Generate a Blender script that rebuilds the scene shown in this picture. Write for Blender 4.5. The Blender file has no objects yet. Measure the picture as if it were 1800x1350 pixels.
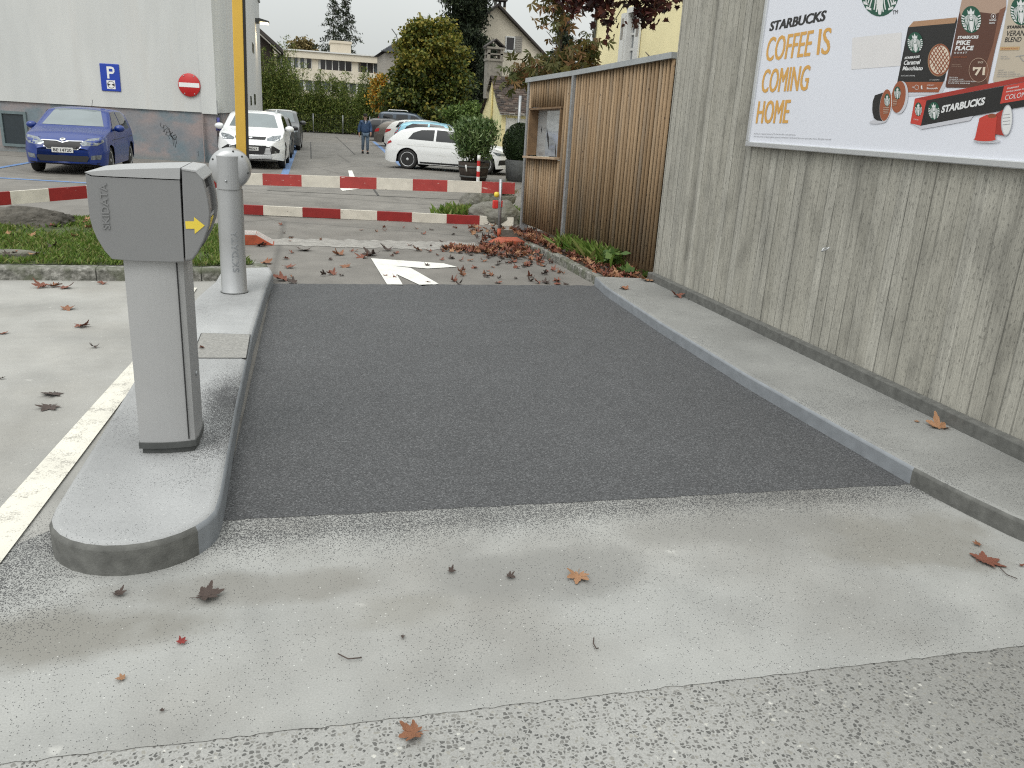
import bpy, bmesh, math, random
import numpy as np
from mathutils import Vector, Matrix
from mathutils.bvhtree import BVHTree
from mathutils.geometry import tessellate_polygon

random.seed(7)
rng = np.random.default_rng(7)
SC = bpy.context.scene
COL = SC.collection
PI = math.pi
R = math.radians

# ------------------------------------------------------------------ camera
FPX, CAMH = 1430.0, 1.72
def cam_rot():
    d = lambda x, y: Vector((x - 900, -(y - 675), -FPX))
    p1 = d(520, 191); p2 = d(1520, 191 + 58.8)
    up = p1.cross(p2).normalized()
    if up.y < 0: up = -up
    yf = p1.normalized(); xr = yf.cross(up)
    return Matrix((xr, yf, up))
CR = cam_rot()
CAM = Vector((0, 0, CAMH))
cd = bpy.data.cameras.new('camera')
cd.sensor_width = 36; cd.sensor_fit = 'HORIZONTAL'; cd.lens = 36 * FPX / 1800
cd.clip_start = .05; cd.clip_end = 3000
cam = bpy.data.objects.new('camera', cd); COL.objects.link(cam)
cam.matrix_world = Matrix.Translation(CAM) @ CR.to_4x4()
SC.camera = cam

# ------------------------------------------------------------------ world, sun, exposure
SUN_EL, SUN_AZ = R(52), R(215)     # azimuth measured clockwise from +Y
w = bpy.data.worlds.new('World'); SC.world = w; w.use_nodes = True
nt = w.node_tree; nt.nodes.clear()
out = nt.nodes.new('ShaderNodeOutputWorld'); bg = nt.nodes.new('ShaderNodeBackground')
sky = nt.nodes.new('ShaderNodeTexSky'); sky.sky_type = 'NISHITA'; sky.sun_disc = False
sky.sun_elevation = SUN_EL; sky.sun_rotation = SUN_AZ
sky.air_density = 1.0; sky.dust_density = 3.0; sky.ozone_density = 1.0
hs = nt.nodes.new('ShaderNodeHueSaturation'); hs.inputs['Saturation'].default_value = .10
mx = nt.nodes.new('ShaderNodeMix'); mx.data_type = 'RGBA'
mx.inputs[0].default_value = .62
nz = nt.nodes.new('ShaderNodeTexNoise'); nz.inputs['Scale'].default_value = 2.2; nz.inputs['Detail'].default_value = 4
tcw = nt.nodes.new('ShaderNodeTexCoord')
rp = nt.nodes.new('ShaderNodeValToRGB')
rp.color_ramp.elements[0].position = .3; rp.color_ramp.elements[0].color = (9.3, 9.8, 9.6, 1)
rp.color_ramp.elements[1].position = .7; rp.color_ramp.elements[1].color = (10.6, 11.0, 10.7, 1)
nt.links.new(tcw.outputs['Generated'], nz.inputs['Vector']); nt.links.new(nz.outputs['Fac'], rp.inputs['Fac'])
nt.links.new(sky.outputs[0], hs.inputs['Color'])
nt.links.new(hs.outputs[0], mx.inputs[6]); nt.links.new(rp.outputs[0], mx.inputs[7])
# overcast sky: about three times brighter overhead than at the horizon
sp_ = nt.nodes.new('ShaderNodeSeparateXYZ'); nt.links.new(tcw.outputs['Generated'], sp_.inputs[0])
mr = nt.nodes.new('ShaderNodeMapRange'); mr.inputs[1].default_value = 0; mr.inputs[2].default_value = 1; mr.inputs[3].default_value = .078; mr.inputs[4].default_value = .078 * 3.1
nt.links.new(sp_.outputs[2], mr.inputs[0]); nt.links.new(mr.outputs[0], bg.inputs['Strength'])
nt.links.new(mx.outputs[2], bg.inputs['Color']); nt.links.new(bg.outputs[0], out.inputs[0])
sd = bpy.data.lights.new('sun', 'SUN'); sd.energy = .8; sd.angle = R(24); sd.color = (1, .97, .92)
so = bpy.data.objects.new('sun', sd); COL.objects.link(so)
sdir = Vector((math.sin(SUN_AZ) * math.cos(SUN_EL), math.cos(SUN_AZ) * math.cos(SUN_EL), math.sin(SUN_EL)))
so.rotation_euler = sdir.to_track_quat('Z', 'Y').to_euler(); so.location = (0, 0, 30)
vs = SC.view_settings
vs.view_transform = 'Standard'; vs.look = 'None'; vs.gamma = 1; vs.use_curve_mapping = False
vs.exposure = 0.0
SC.cycles.max_bounces = 6
SC.cycles.filter_width = 1.15
SC.cycles.use_denoising = False

# ------------------------------------------------------------------ survey helpers (photo measurement -> metres)
def ray(px, py): return CR @ Vector((px - 900, -(py - 675), -FPX))
def G(px, py, z=0.0):
    v = ray(px, py); return CAM + v * ((z - CAMH) / v.z)
def AX(px, py, X):
    v = ray(px, py); return CAM + v * (X / v.x)
def AY(px, py, Y):
    v = ray(px, py); return CAM + v * (Y / v.y)

# ------------------------------------------------------------------ materials
def new_mat(name):
    m = bpy.data.materials.new(name); m.use_nodes = True
    nt = m.node_tree; b = nt.nodes['Principled BSDF']
    return m, nt, b
class N:
    def __init__(s, nt): s.nt = nt; s.co = None
    def n(s, t, **kw):
        o = s.nt.nodes.new('ShaderNode' + t)
        for k, v in kw.items(): setattr(o, k, v)
        return o
    def link(s, a, b): s.nt.links.new(a, b)
    def coord(s):
        if s.co is None: s.co = s.n('TexCoord').outputs['Object']
        return s.co
    def map(s, scale=(1, 1, 1), loc=(0, 0, 0), rot=(0, 0, 0)):
        m = s.n('Mapping'); m.inputs['Scale'].default_value = scale; m.inputs['Location'].default_value = loc; m.inputs['Rotation'].default_value = rot
        s.link(s.coord(), m.inputs['Vector']); return m.outputs[0]
    def noise(s, scale, detail=3, vec=None, rough=.55):
        o = s.n('TexNoise'); o.inputs['Scale'].default_value = scale; o.inputs['Detail'].default_value = detail
        o.inputs['Roughness'].default_value = rough
        s.link(vec if vec is not None else s.coord(), o.inputs['Vector']); return o.outputs['Fac']
    def voro(s, scale, vec=None, feature='F1', out='Distance', rnd=1):
        o = s.n('TexVoronoi'); o.feature = feature; o.inputs['Scale'].default_value = scale; o.inputs['Randomness'].default_value = rnd
        s.link(vec if vec is not None else s.coord(), o.inputs['Vector']); return o.outputs[out]
    def ramp(s, fac, stops, interp='LINEAR'):
        o = s.n('ValToRGB'); cr = o.color_ramp; cr.interpolation = interp
        while len(cr.elements) < len(stops): cr.elements.new(.5)
        for e, (p, c) in zip(cr.elements, stops):
            e.position = p; e.color = (c, c, c, 1) if not isinstance(c, tuple) else (*c, 1)
        s.link(fac, o.inputs['Fac']); return o.outputs['Color']
    def mix(s, a, b, fac, mode='MIX'):
        o = s.n('Mix'); o.data_type = 'RGBA'; o.blend_type = mode
        for v, i in ((fac, 0), (a, 6), (b, 7)):
            if isinstance(v, (int, float)):
                o.inputs[i].default_value = v if i == 0 else (v, v, v, 1)
            elif isinstance(v, tuple): o.inputs[i].default_value = (*v, 1)
            else: s.link(v, o.inputs[i])
        return o.outputs[2]
    def math(s, op, a, b=None, clamp=False):
        o = s.n('Math'); o.operation = op; o.use_clamp = clamp
        for v, i in ((a, 0), (b, 1)):
            if v is None: continue
            if isinstance(v, (int, float)): o.inputs[i].default_value = v
            else: s.link(v, o.inputs[i])
        return o.outputs[0]
    def sep(s, vec=None):
        o = s.n('SeparateXYZ'); s.link(vec if vec is not None else s.coord(), o.inputs[0]); return o.outputs
    def bump(s, h, strength, dist, b):
        o = s.n('Bump'); o.inputs['Strength'].default_value = strength; o.inputs['Distance'].default_value = dist
        s.link(h, o.inputs['Height']); s.link(o.outputs[0], b.inputs['Normal'])
    def smooth(s, v, lo, hi):
        o = s.n('MapRange'); o.interpolation_type = 'SMOOTHSTEP'
        o.inputs[1].default_value = lo; o.inputs[2].default_value = hi
        s.link(v, o.inputs[0]); return o.outputs[0]

def mul(c, k): return tuple(min(1, x * k) for x in c)
def plain(name, col, rough=.5, metal=0, var=.12, vs=8, bump=0, bs=150, coat=0, spec=.5):
    m, nt, b = new_mat(name); q = N(nt)
    b.inputs['Roughness'].default_value = rough; b.inputs['Metallic'].default_value = metal
    b.inputs['Specular IOR Level'].default_value = spec
    if coat: b.inputs['Coat Weight'].default_value = coat; b.inputs['Coat Roughness'].default_value = .04
    f = q.noise(vs, 4)
    c = q.ramp(f, [(.3, mul(col, 1 - var)), (.7, mul(col, 1 + var))])
    q.link(c, b.inputs['Base Color'])
    if bump: q.bump(q.noise(bs, 2), bump, .002, b)
    return m
def island(name, cols, rough=.6, transl=.0, spec=.3):
    """colour varies from one loose piece (leaf, slat, blade) to the next"""
    m, nt, b = new_mat(name); q = N(nt)
    g = q.n('NewGeometry').outputs['Random Per Island']
    k = len(cols) - 1
    c = q.ramp(g, [(i / k, tuple(cc)) for i, cc in enumerate(cols)])
    q.link(c, b.inputs['Base Color']); b.inputs['Roughness'].default_value = rough
    b.inputs['Specular IOR Level'].default_value = spec
    if transl:
        t = q.n('BsdfTranslucent'); q.link(c, t.inputs['Color'])
        ms = q.n('MixShader'); ms.inputs[0].default_value = transl
        q.link(b.outputs[0], ms.inputs[1]); q.link(t.outputs[0], ms.inputs[2])
        q.link(ms.outputs[0], nt.nodes['Material Output'].inputs[0])
    return m

M = {}
def ground_mats():
    # old lot asphalt
    m, nt, b = new_mat('old_asphalt'); q = N(nt)
    big = q.noise(.35, 5); mid = q.noise(2.2, 5); fine = q.noise(140, 2); st = q.noise(1.0, 4, q.map((1.3, .35, 1)))
    c = q.ramp(big, [(.3, (.165, .153, .137)), (.7, (.210, .197, .180))])
    c = q.mix(c, q.ramp(mid, [(.35, .72), (.65, 1.12)]), .6, 'MULTIPLY')
    c = q.mix(c, q.ramp(st, [(.52, 1.0), (.68, .62)]), .55, 'MULTIPLY')
    c = q.mix(c, q.ramp(fine, [(.35, .7), (.65, 1.25)]), .7, 'MULTIPLY')
    cr = q.voro(.23, q.mix(q.coord(), q.n('TexNoise').outputs['Color'], .04), 'DISTANCE_TO_EDGE')
    c = q.mix(c, q.ramp(cr, [(.0, .45), (.012, 1.0)]), .6, 'MULTIPLY')
    q.link(c, b.inputs['Base Color']); b.inputs['Roughness'].default_value = .85
    q.bump(fine, .5, .004, b); M['lot'] = m
    # dark new patch
    m, nt, b = new_mat('dark_asphalt'); q = N(nt)
    fine = q.noise(118, 4, rough=.76)
    c = q.ramp(fine, [(.36, (.018, .0185, .020)), (.45, (.058, .059, .0615)), (.54, (.084, .085, .088)), (.65, (.20, .202, .207))])
    cl = q.n('SeparateColor'); q.link(q.voro(155, out='Color'), cl.inputs[0])
    c = q.mix(c, q.ramp(cl.outputs[0], [(0, (.028, .029, .031)), (.45, (.066, .067, .070)), (.8, (.100, .101, .105)), (1, (.21, .212, .218))]), .6)
    c = q.mix(c, q.ramp(q.noise(.8, 4), [(.3, .9), (.7, 1.08)]), .8, 'MULTIPLY')
    c = q.mix(c, q.ramp(q.noise(5, 4), [(.3, .93), (.7, 1.06)]), .8, 'MULTIPLY')
    q.link(c, b.inputs['Base Color']); b.inputs['Roughness'].default_value = .8
    q.bump(fine, 1.0, .006, b); M['patch'] = m
    # pale coated concrete apron, dusted with black grit
    def coated(name, base, tint, grit_field, stains=()):
        m, nt, b = new_mat(name); q = N(nt)
        x, y, z = q.sep()
        n1 = q.noise(1.1, 5); n2 = q.noise(4.5, 5); fine = q.noise(160, 2)
        c = q.ramp(n1, [(.32, mul(base, .80)), (.5, base), (.68, mul(base, 1.12))])
        c = q.mix(c, tint, q.ramp(q.noise(.75, 4, q.map(loc=(3, 7, 0))), [(.45, 0), (.68, .55)]))
        c = q.mix(c, q.ramp(n2, [(.3, .9), (.7, 1.06)]), .8, 'MULTIPLY')
        c = q.mix(c, q.ramp(fine, [(.3, .88), (.7, 1.1)]), .8, 'MULTIPLY')
        # pale scuffs
        c = q.mix(c, (.62, .61, .57), q.ramp(q.noise(7, 3, q.map(loc=(9, 2, 0))), [(.69, 0), (.76, .35)]))
        for (sx, sy, rx, ry, col, k) in stains:
            dx = q.math('DIVIDE', q.math('SUBTRACT', x, sx), rx); dy = q.math('DIVIDE', q.math('SUBTRACT', y, sy), ry)
            rr = q.math('ADD', q.math('MULTIPLY', dx, dx), q.math('MULTIPLY', dy, dy))
            rr = q.math('ADD', rr, q.math('MULTIPLY', q.math('SUBTRACT', q.noise(3.2, 5, q.map(loc=(sx, sy, 0))), .5), 2.6))
            c = q.mix(c, col, q.math('MULTIPLY', q.smooth(rr, 1.25, .1), k))
        dens = grit_field(q, x, y)
        for sc_, th, k, off in ((175, .36, .9, 0), (260, .40, .85, 3), (95, .20, .8, 7)):
            vec = q.map(loc=(off, off * 2, 0)); sp = q.voro(sc_, vec); cell = q.voro(sc_, vec, out='Color')
            rnd = q.n('SeparateColor'); q.link(cell, rnd.inputs[0])
            on = q.math('LESS_THAN', rnd.outputs[0], q.math('MULTIPLY', q.math('SUBTRACT', dens, .28 if sc_ > 200 else 0), 1.15 if sc_ > 200 else (.95 if sc_ > 100 else .5)))
            sz = q.math('LESS_THAN', sp, q.math('ADD', q.math('MULTIPLY', dens, .30), th - .06))
            c = q.mix(c, (.042, .042, .044), q.math('MULTIPLY', q.math('MULTIPLY', on, sz), k))
        pale = q.voro(120, q.map(loc=(2, 9, 0))); pc = q.voro(120, q.map(loc=(2, 9, 0)), out='Color'); pr = q.n('SeparateColor'); q.link(pc, pr.inputs[0])
        c = q.mix(c, (.60, .60, .57), q.math('MULTIPLY', q.math('MULTIPLY', q.math('LESS_THAN', pr.outputs[1], .012), q.math('LESS_THAN', pale, .3)), .7))
        q.link(c, b.inputs['Base Color']); b.inputs['Roughness'].default_value = .82
        q.bump(fine, .35, .003, b); return m
    def f_apron(q, x, y):
        a = q.smooth(y, 2.72, 3.36)                                    # towards the fresh patch
        l = q.math('MULTIPLY', q.smooth(x, -.55, -1.15), q.smooth(y, 2.35, 3.05))   # beside the island nose
        d = q.math('MAXIMUM', q.math('MULTIPLY', q.math('POWER', a, 2.2), .85), q.math('MULTIPLY', l, .62))
        n = q.ramp(q.noise(1.6, 4, q.map(loc=(1, 4, 0))), [(.36, 0), (.70, .20)])
        return q.math('MINIMUM', q.math('ADD', q.math('ADD', d, n), .055), .74)
    M['apron'] = coated('grey_coated_concrete', (.322, .322, .308), (.225, .212, .19), f_apron, [(-1.05, 2.62, .75, .20, (.17, .16, .138), .75), (-.25, 2.80, .55, .13, (.18, .17, .15), .6), (.95, 2.74, .55, .22, (.21, .207, .195), .75), (.35, 2.55, .2, .12, (.20, .19, .165), .5), (2.7, 2.75, .55, .30, (.21, .20, .175), .7), (1.9, 2.98, .6, .16, (.22, .215, .2), .6), (-1.9, 2.45, .6, .22, (.17, .16, .14), .6)])
    def f_side(q, x, y):
        n = q.ramp(q.noise(1.3, 4), [(.36, 0.10), (.68, .42)])
        return q.math('ADD', q.math('MULTIPLY', q.smooth(y, 4.6, 2.6), .1), n)
    M['side'] = coated('grey_gritty_pavement', (.255, .255, .243), (.19, .188, .178), f_side)
    def f_isl(q, x, y):
        n = q.ramp(q.noise(2.2, 4, q.map(loc=(5, 1, 0))), [(.38, 0.04), (.68, .36)])
        near = q.math('MULTIPLY', q.smooth(y, 3.5, 4.3), q.smooth(y, 5.6, 4.6))
        near = q.math('MULTIPLY', near, q.smooth(x, -.62, -.42))
        return q.math('ADD', q.math('MULTIPLY', near, .75), n)
    M['isl'] = coated('grey_coated_kerb_top', (.335, .338, .338), (.27, .27, .27), f_isl)
    def f_lane(q, x, y):
        a = q.math('MULTIPLY', q.smooth(y, 4.0, 2.9), .55)
        return q.math('ADD', a, q.ramp(q.noise(1.5, 4), [(.5, 0), (.75, .08)]))
    M['lane'] = coated('pale_worn_concrete', (.325, .318, .298), (.265, .25, .222), f_lane)
    # exposed aggregate road
    m, nt, b = new_mat('exposed_aggregate'); q = N(nt)
    x, y, z = q.sep()
    wv = q.mix(q.coord(), q.n('TexNoise').outputs['Color'], .0)
    nzv = q.n('TexNoise'); nzv.inputs['Scale'].default_value = 130; q.link(q.coord(), nzv.inputs['Vector'])
    vec = q.mix(q.coord(), nzv.outputs['Color'], .010, 'ADD')
    d = q.voro(68, vec); cc = q.voro(68, vec, out='Color'); ed = q.voro(68, vec, 'DISTANCE_TO_EDGE')
    sc = q.n('SeparateColor'); q.link(cc, sc.inputs[0])
    keep = q.math('LESS_THAN', sc.outputs[1], .68)
    stone = q.math('MULTIPLY', q.math('GREATER_THAN', ed, q.math('ADD', q.math('MULTIPLY', sc.outputs[2], .20), .07)), keep)
    mat_c = q.ramp(q.noise(1.3, 4), [(.3, (.265, .262, .248)), (.7, (.34, .337, .322))])
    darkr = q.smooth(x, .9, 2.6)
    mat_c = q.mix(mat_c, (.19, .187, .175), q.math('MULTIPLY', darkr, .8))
    sc_c = q.ramp(sc.outputs[0], [(0, (.055, .055, .052)), (.45, (.11, .107, .10)), (.8, (.19, .185, .17)), (.96, (.26, .25, .22)), (1, (.52, .51, .47))])
    c = q.mix(mat_c, sc_c, q.math('MULTIPLY', stone, .92))
    c = q.mix(c, q.ramp(q.noise(170, 2), [(.3, .8), (.7, 1.18)]), .8, 'MULTIPLY')
    c = q.mix(c, (.62, .6, .55), q.math('MULTIPLY', q.math('GREATER_THAN', q.math('MULTIPLY', q.voro(23, out='Distance'), 1), 1.05), .8))
    q.link(c, b.inputs['Base Color']); b.inputs['Roughness'].default_value = .75
    q.bump(q.math('ADD', stone, q.noise(170, 2)), .3, .003, b); M['agg'] = m
    # kerb faces
    M['kerbface'] = plain('grey_cement_kerb_face', (.118, .118, .110), .9, var=.25, vs=18, bump=.9, bs=110)
    M['kerbpaint'] = plain('blue_grey_kerb_coating', (.235, .25, .268), .6, var=.14, vs=9, bump=.3, bs=90)
    m, nt, b = new_mat('mossy_granite_kerb'); q = N(nt)
    c = q.ramp(q.noise(22, 5), [(.3, (.07, .07, .058)), (.5, (.185, .18, .16)), (.7, (.37, .36, .33))])
    xx, yy_, zz_ = q.sep(); fx = q.math('FRACT', q.math('DIVIDE', xx, .97)); c = q.mix(c, (.03, .03, .025), q.math('LESS_THAN', fx, .012))
    c = q.mix(c, (.09, .1, .06), q.ramp(q.noise(5, 4), [(.44, 0), (.60, .75)]))
    q.link(c, b.inputs['Base Color']); b.inputs['Roughness'].default_value = .9
    q.bump(q.noise(60, 4), .8, .01, b); M['granite'] = m
    # paints on the ground
    def wornpaint(name, col, wear, under):
        m, nt, b = new_mat(name); q = N(nt)
        f = q.noise(9, 6, rough=.75); g = q.noise(120, 2)
        a = q.ramp(q.math('ADD', q.math('MULTIPLY', f, .6), q.math('MULTIPLY', g, .4)), [(wear, 1), (wear + .08, 0)])
        c = q.mix(col, under, a); c = q.mix(c, q.ramp(q.noise(3, 4), [(.3, .88), (.7, 1.05)]), 1, 'MULTIPLY')
        q.link(c, b.inputs['Base Color']); b.inputs['Roughness'].default_value = .7
        q.bump(g, .4, .002, b); return m
    M['wline'] = wornpaint('worn_white_road_paint', (.68, .65, .57), .40, (.36, .34, .3))
    M['warrow'] = wornpaint('white_road_paint', (.74, .73, .68), .36, (.3, .29, .27))
    M['bline'] = wornpaint('worn_blue_road_paint', (.10, .21, .44), .42, (.19, .2, .22))
    M['strip'] = wornpaint('pale_dusty_concrete', (.33, .315, .29), .46, (.22, .208, .19))
    m, nt, b = new_mat('leaf_mould_soil'); q = N(nt)
    c = q.ramp(q.noise(30, 5), [(.3, (.02, .014, .01)), (.6, (.07, .05, .035)), (.8, (.13, .085, .06))])
    q.link(c, b.inputs['Base Color']); b.inputs['Roughness'].default_value = .95; q.bump(q.noise(40, 4), .8, .02, b); M['soil'] = m
ground_mats()

def building_mats():
    # board-marked concrete; object space: x = thickness, y along the wall, z up
    m, nt, b = new_mat('board_marked_concrete'); q = N(nt)
    x, y, z = q.sep()
    yw = q.math('ADD', y, q.math('MULTIPLY', q.math('SUBTRACT', q.noise(1.1, 2, q.map((1, 1.4, .25))), .5), .035))
    bd = q.math('DIVIDE', yw, .108)
    idx = q.math('FLOOR', bd); fr = q.math('FRACT', bd)
    wn = q.n('TexWhiteNoise'); wn.noise_dimensions = '1D'; q.link(idx, wn.inputs['W'])
    wn2 = q.n('TexWhiteNoise'); wn2.noise_dimensions = '1D'; q.link(q.math('ADD', idx, 37.3), wn2.inputs['W'])
    edge = q.math('ABSOLUTE', q.math('SUBTRACT', fr, .5))
    line = q.smooth(edge, .415, .492)
    brk = q.ramp(q.noise(1.0, 4, q.map((1, 6, .9))), [(.36, .05), (.60, 1)])
    line = q.math('MULTIPLY', q.math('MULTIPLY', line, brk), q.math('ADD', q.math('MULTIPLY', wn2.outputs[0], .7), .3))
    grain = q.noise(1, 5, q.map((30, 105, 3.2)), .72)
    grain2 = q.noise(1, 4, q.map((9, 19, .7), (0, 5, 1)), .6)
    blot = q.noise(1.7, 5); blot2 = q.noise(5, 5, q.map((1, 1, .45)))
    c = q.ramp(wn.outputs[0], [(0, (.350, .335, .288)), (1, (.415, .400, .352))])
    c = q.mix(c, q.ramp(grain, [(.3, .70), (.5, 1.0), (.72, 1.32)]), 1.0, 'MULTIPLY')
    c = q.mix(c, q.ramp(grain2, [(.3, .82), (.7, 1.15)]), .5, 'MULTIPLY')
    c = q.mix(c, q.ramp(blot, [(.3, .88), (.7, 1.08)]), .8, 'MULTIPLY')
    c = q.mix(c, q.ramp(blot2, [(.50, 1), (.70, .55)]), .65, 'MULTIPLY')
    spk = q.noise(75, 3, q.map((1, 1, .45)), .7)
    c = q.mix(c, q.ramp(spk, [(.34, .4), (.45, 1)]), .75, 'MULTIPLY')
    c = q.mix(c, q.ramp(q.noise(1, 5, q.map((1, 4.2, .22), (2, 3, 0)), .62), [(.50, 1), (.66, .58)]), .7, 'MULTIPLY')
    c = q.mix(c, (.40, .385, .34), q.ramp(q.math('ADD', q.math('MULTIPLY', z, -.8), q.noise(2.2, 4)), [(.05, 0), (.5, .3)]))
    c = q.mix(c, (.075, .072, .062), q.math('MULTIPLY', line, .82))
    q.link(c, b.inputs['Base Color']); b.inputs['Roughness'].default_value = .9
    h = q.math('SUBTRACT', q.math('ADD', q.math('MULTIPLY', grain, .3), q.math('MULTIPLY', wn.outputs[0], .35)), q.math('MULTIPLY', line, .9))
    q.bump(h, .8, .012, b); M['board'] = m
    # graffiti-washed plinth of the big building
    m, nt, b = new_mat('spray_washed_plinth'); q = N(nt)
    x, y, z = q.sep()
    n1 = q.noise(.55, 4, q.map((1, 1, 1.6))); n2 = q.noise(1.3, 4, q.map((1, 1, 1.4), (4, 0, 2)))
    c = q.ramp(n1, [(.30, (.165, .19, .215)), (.42, (.23, .225, .235)), (.52, (.30, .25, .243)), (.66, (.325, .268, .255))])
    c = q.mix(c, (.15, .205, .235), q.ramp(n2, [(.5, 0), (.64, .75)]))
    c = q.mix(c, (.15, .20, .21), q.math('MULTIPLY', q.smooth(q.math('ADD', z, q.math('MULTIPLY', n2, .3)), .42, .1), .7))
    c = q.mix(c, q.ramp(q.noise(20, 4), [(.3, .9), (.7, 1.08)]), 1, 'MULTIPLY')
    q.link(c, b.inputs['Base Color']); b.inputs['Roughness'].default_value = .85; M['plinth'] = m
    m, nt, b = new_mat('white_render'); q = N(nt)
    c = q.ramp(q.noise(.5, 4, q.map((1, 1, .15))), [(.3, (.52, .53, .52)), (.7, (.585, .588, .57))])
    c = q.mix(c, (.55, .50, .45), q.ramp(q.noise(.9, 3, q.map((1, 1, .06))), [(.56, 0), (.72, .55)]))
    c = q.mix(c, q.ramp(q.noise(3, 4, q.map((1, 1, .2))), [(.3, .95), (.7, 1.03)]), 1, 'MULTIPLY')
    q.link(c, b.inputs['Base Color']); b.inputs['Roughness'].default_value = .8; M['render'] = m
    M['cream'] = plain('cream_render', (.66, .60, .49), .85, var=.06, vs=1)
    M['beige'] = plain('beige_render', (.52, .46, .37), .85, var=.07, vs=.8)
    M['yellow_render'] = plain('yellow_render', (.86, .77, .46), .85, var=.05, vs=1)
    M['yellow_gable'] = plain('pale_yellow_render', (.74, .65, .36), .85, var=.06, vs=1.5)
    m, nt, b = new_mat('brown_roof_tiles'); q = N(nt)
    g = q.n('NewGeometry').outputs['Random Per Island']
    c = q.ramp(g, [(0, (.022, .017, .015)), (.5, (.05, .036, .029)), (.85, (.085, .056, .042)), (1, (.13, .115, .095))])
    q.link(c, b.inputs['Base Color']); b.inputs['Roughness'].default_value = .85; M['tiles'] = m
    M['slate'] = plain('dark_slate_roof', (.085, .09, .10), .7, var=.3, vs=3)
    M['darkroof'] = plain('dark_brown_eaves', (.05, .042, .038), .8, var=.2)
    M['glassdark'] = plain('dark_window_glass', (.03, .026, .027), .12, var=.1, spec=.6)
    M['glassmid'] = plain('grey_window_glass', (.10, .115, .125), .1, var=.2, vs=3, spec=.6)
    M['whitetrim'] = plain('white_window_paint', (.66, .66, .64), .6, var=.04)
    M['greytrim'] = plain('grey_timber_shutter', (.30, .28, .25), .7, var=.1)
    M['oldwhite'] = plain('flaking_white_garage_paint', (.52, .52, .50), .75, var=.12, vs=2)
    m, nt, b = new_mat('weathered_white_wall'); q = N(nt)
    c = q.mix((.55, .55, .53), (.16, .15, .13), q.ramp(q.noise(3, 5, q.map((1.6, 1.6, .22)), .7), [(.50, 0), (.66, .85)]))
    q.link(c, b.inputs['Base Color']); b.inputs['Roughness'].default_value = .85; M['stained'] = m
    M['brickgrey'] = plain('grey_chimney_brick', (.24, .22, .19), .9, var=.25, vs=9, bump=.5, bs=40)
    M['zinc'] = plain('grey_zinc_cap', (.42, .44, .45), .45, .6, var=.08)
    M['steel'] = plain('galvanised_steel', (.36, .37, .38), .45, .7, var=.15, vs=20)
    M['alu'] = plain('satin_aluminium', (.62, .63, .64), .35, .7, var=.04)
    M['black'] = plain('black_rubber', (.012, .012, .012), .7, var=.1)
    M['recess'] = plain('dark_recess', (.02, .02, .021), .8)
    M['seam'] = plain('dark_panel_gap', (.02, .02, .02), .8)
    m, nt, b = new_mat('larch_slats'); q = N(nt)
    g = q.n('NewGeometry').outputs['Random Per Island']
    c = q.ramp(g, [(0, (.215, .140, .074)), (.5, (.27, .18, .10)), (1, (.32, .222, .13))])
    c = q.mix(c, q.ramp(q.noise(1, 4, q.map((40, 40, 2.2)), .65), [(.3, .7), (.7, 1.2)]), .8, 'MULTIPLY')
    c = q.mix(c, (.16, .15, .13), q.ramp(q.noise(1.2, 4, q.map((6, 6, .8))), [(.5, 0), (.75, .55)]))
    kn = q.voro(5.5, q.map((2.2, 2.2, 1)))
    c = q.mix(c, (.035, .02, .012), q.ramp(kn, [(.06, .9), (.10, 0)]))
    q.link(c, b.inputs['Base Color']); b.inputs['Roughness'].default_value = .75; M['slat'] = m
    M['timber'] = plain('brown_timber_frame', (.17, .105, .055), .7, var=.2, vs=12)
    M['timberpale'] = plain('pale_timber_sill', (.38, .28, .19), .7, var=.15, vs=12)
    # chipped boom paint
    def chipped(name, col, chip, th):
        m, nt, b = new_mat(name); q = N(nt)
        f = q.noise(1, 5, q.map((7, 7, 26)), .72)
        a = q.ramp(f, [(th, 0), (th + .03, 1)])
        c = q.mix(col, chip, a); c = q.mix(c, q.ramp(q.noise(6, 4), [(.3, .85), (.7, 1.08)]), 1, 'MULTIPLY')
        q.link(c, b.inputs['Base Color']); b.inputs['Roughness'].default_value = .6; return m
    M['boomred'] = chipped('faded_red_boom_paint', (.37, .042, .036), (.62, .45, .40), .62)
    M['boomred2'] = chipped('deep_red_boom_paint', (.26, .013, .011), (.55, .42, .36), .66)
    M['boomwhite'] = chipped('chipped_white_boom_paint', (.62, .58, .50), (.16, .14, .11), .64)
    M['orange'] = plain('orange_kerb_paint', (.34, .070, .030), .7, var=.3, vs=9)
    M['lockred'] = plain('red_padlock_box', (.55, .035, .03), .45)
    M['yarm'] = plain('yellow_barrier_arm', (.60, .37, .05), .5, var=.10, vs=1.5)
    M['dark_grey'] = plain('housing_grey', (.215, .216, .218), .42, .15, var=.02, bump=.08, bs=900)
    M['lid'] = plain('light_grey_lid', (.36, .362, .365), .45, .1, var=.02, bump=.08, bs=900)
    M['colgrey'] = plain('silver_grey_column', (.40, .40, .40), .40, .3, var=.02, bump=.06, bs=900)
    M['boll'] = plain('silver_bollard_paint', (.40, .405, .41), .36, .45, var=.05, vs=3, bump=.05, bs=700)
    M['bollhead'] = plain('silver_head_paint', (.36, .365, .37), .42, .3, var=.03, vs=3)
    M['decal_grey'] = plain('grey_lettering', (.23, .24, .25), .5)
    M['foot'] = plain('dark_column_foot', (.065, .068, .066), .6, var=.2)
    M['yellow'] = plain('yellow_sticker', (.72, .55, .06), .5, var=.03)
    M['plate'] = plain('ribbed_steel_cover', (.27, .262, .245), .6, .2, var=.25, vs=60, bump=.6, bs=120)
    M['signblue'] = plain('blue_sign_face', (.010, .045, .36), .4, var=.03)
    M['signred'] = plain('red_sign_face', (.48, .018, .018), .4, var=.04)
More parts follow.
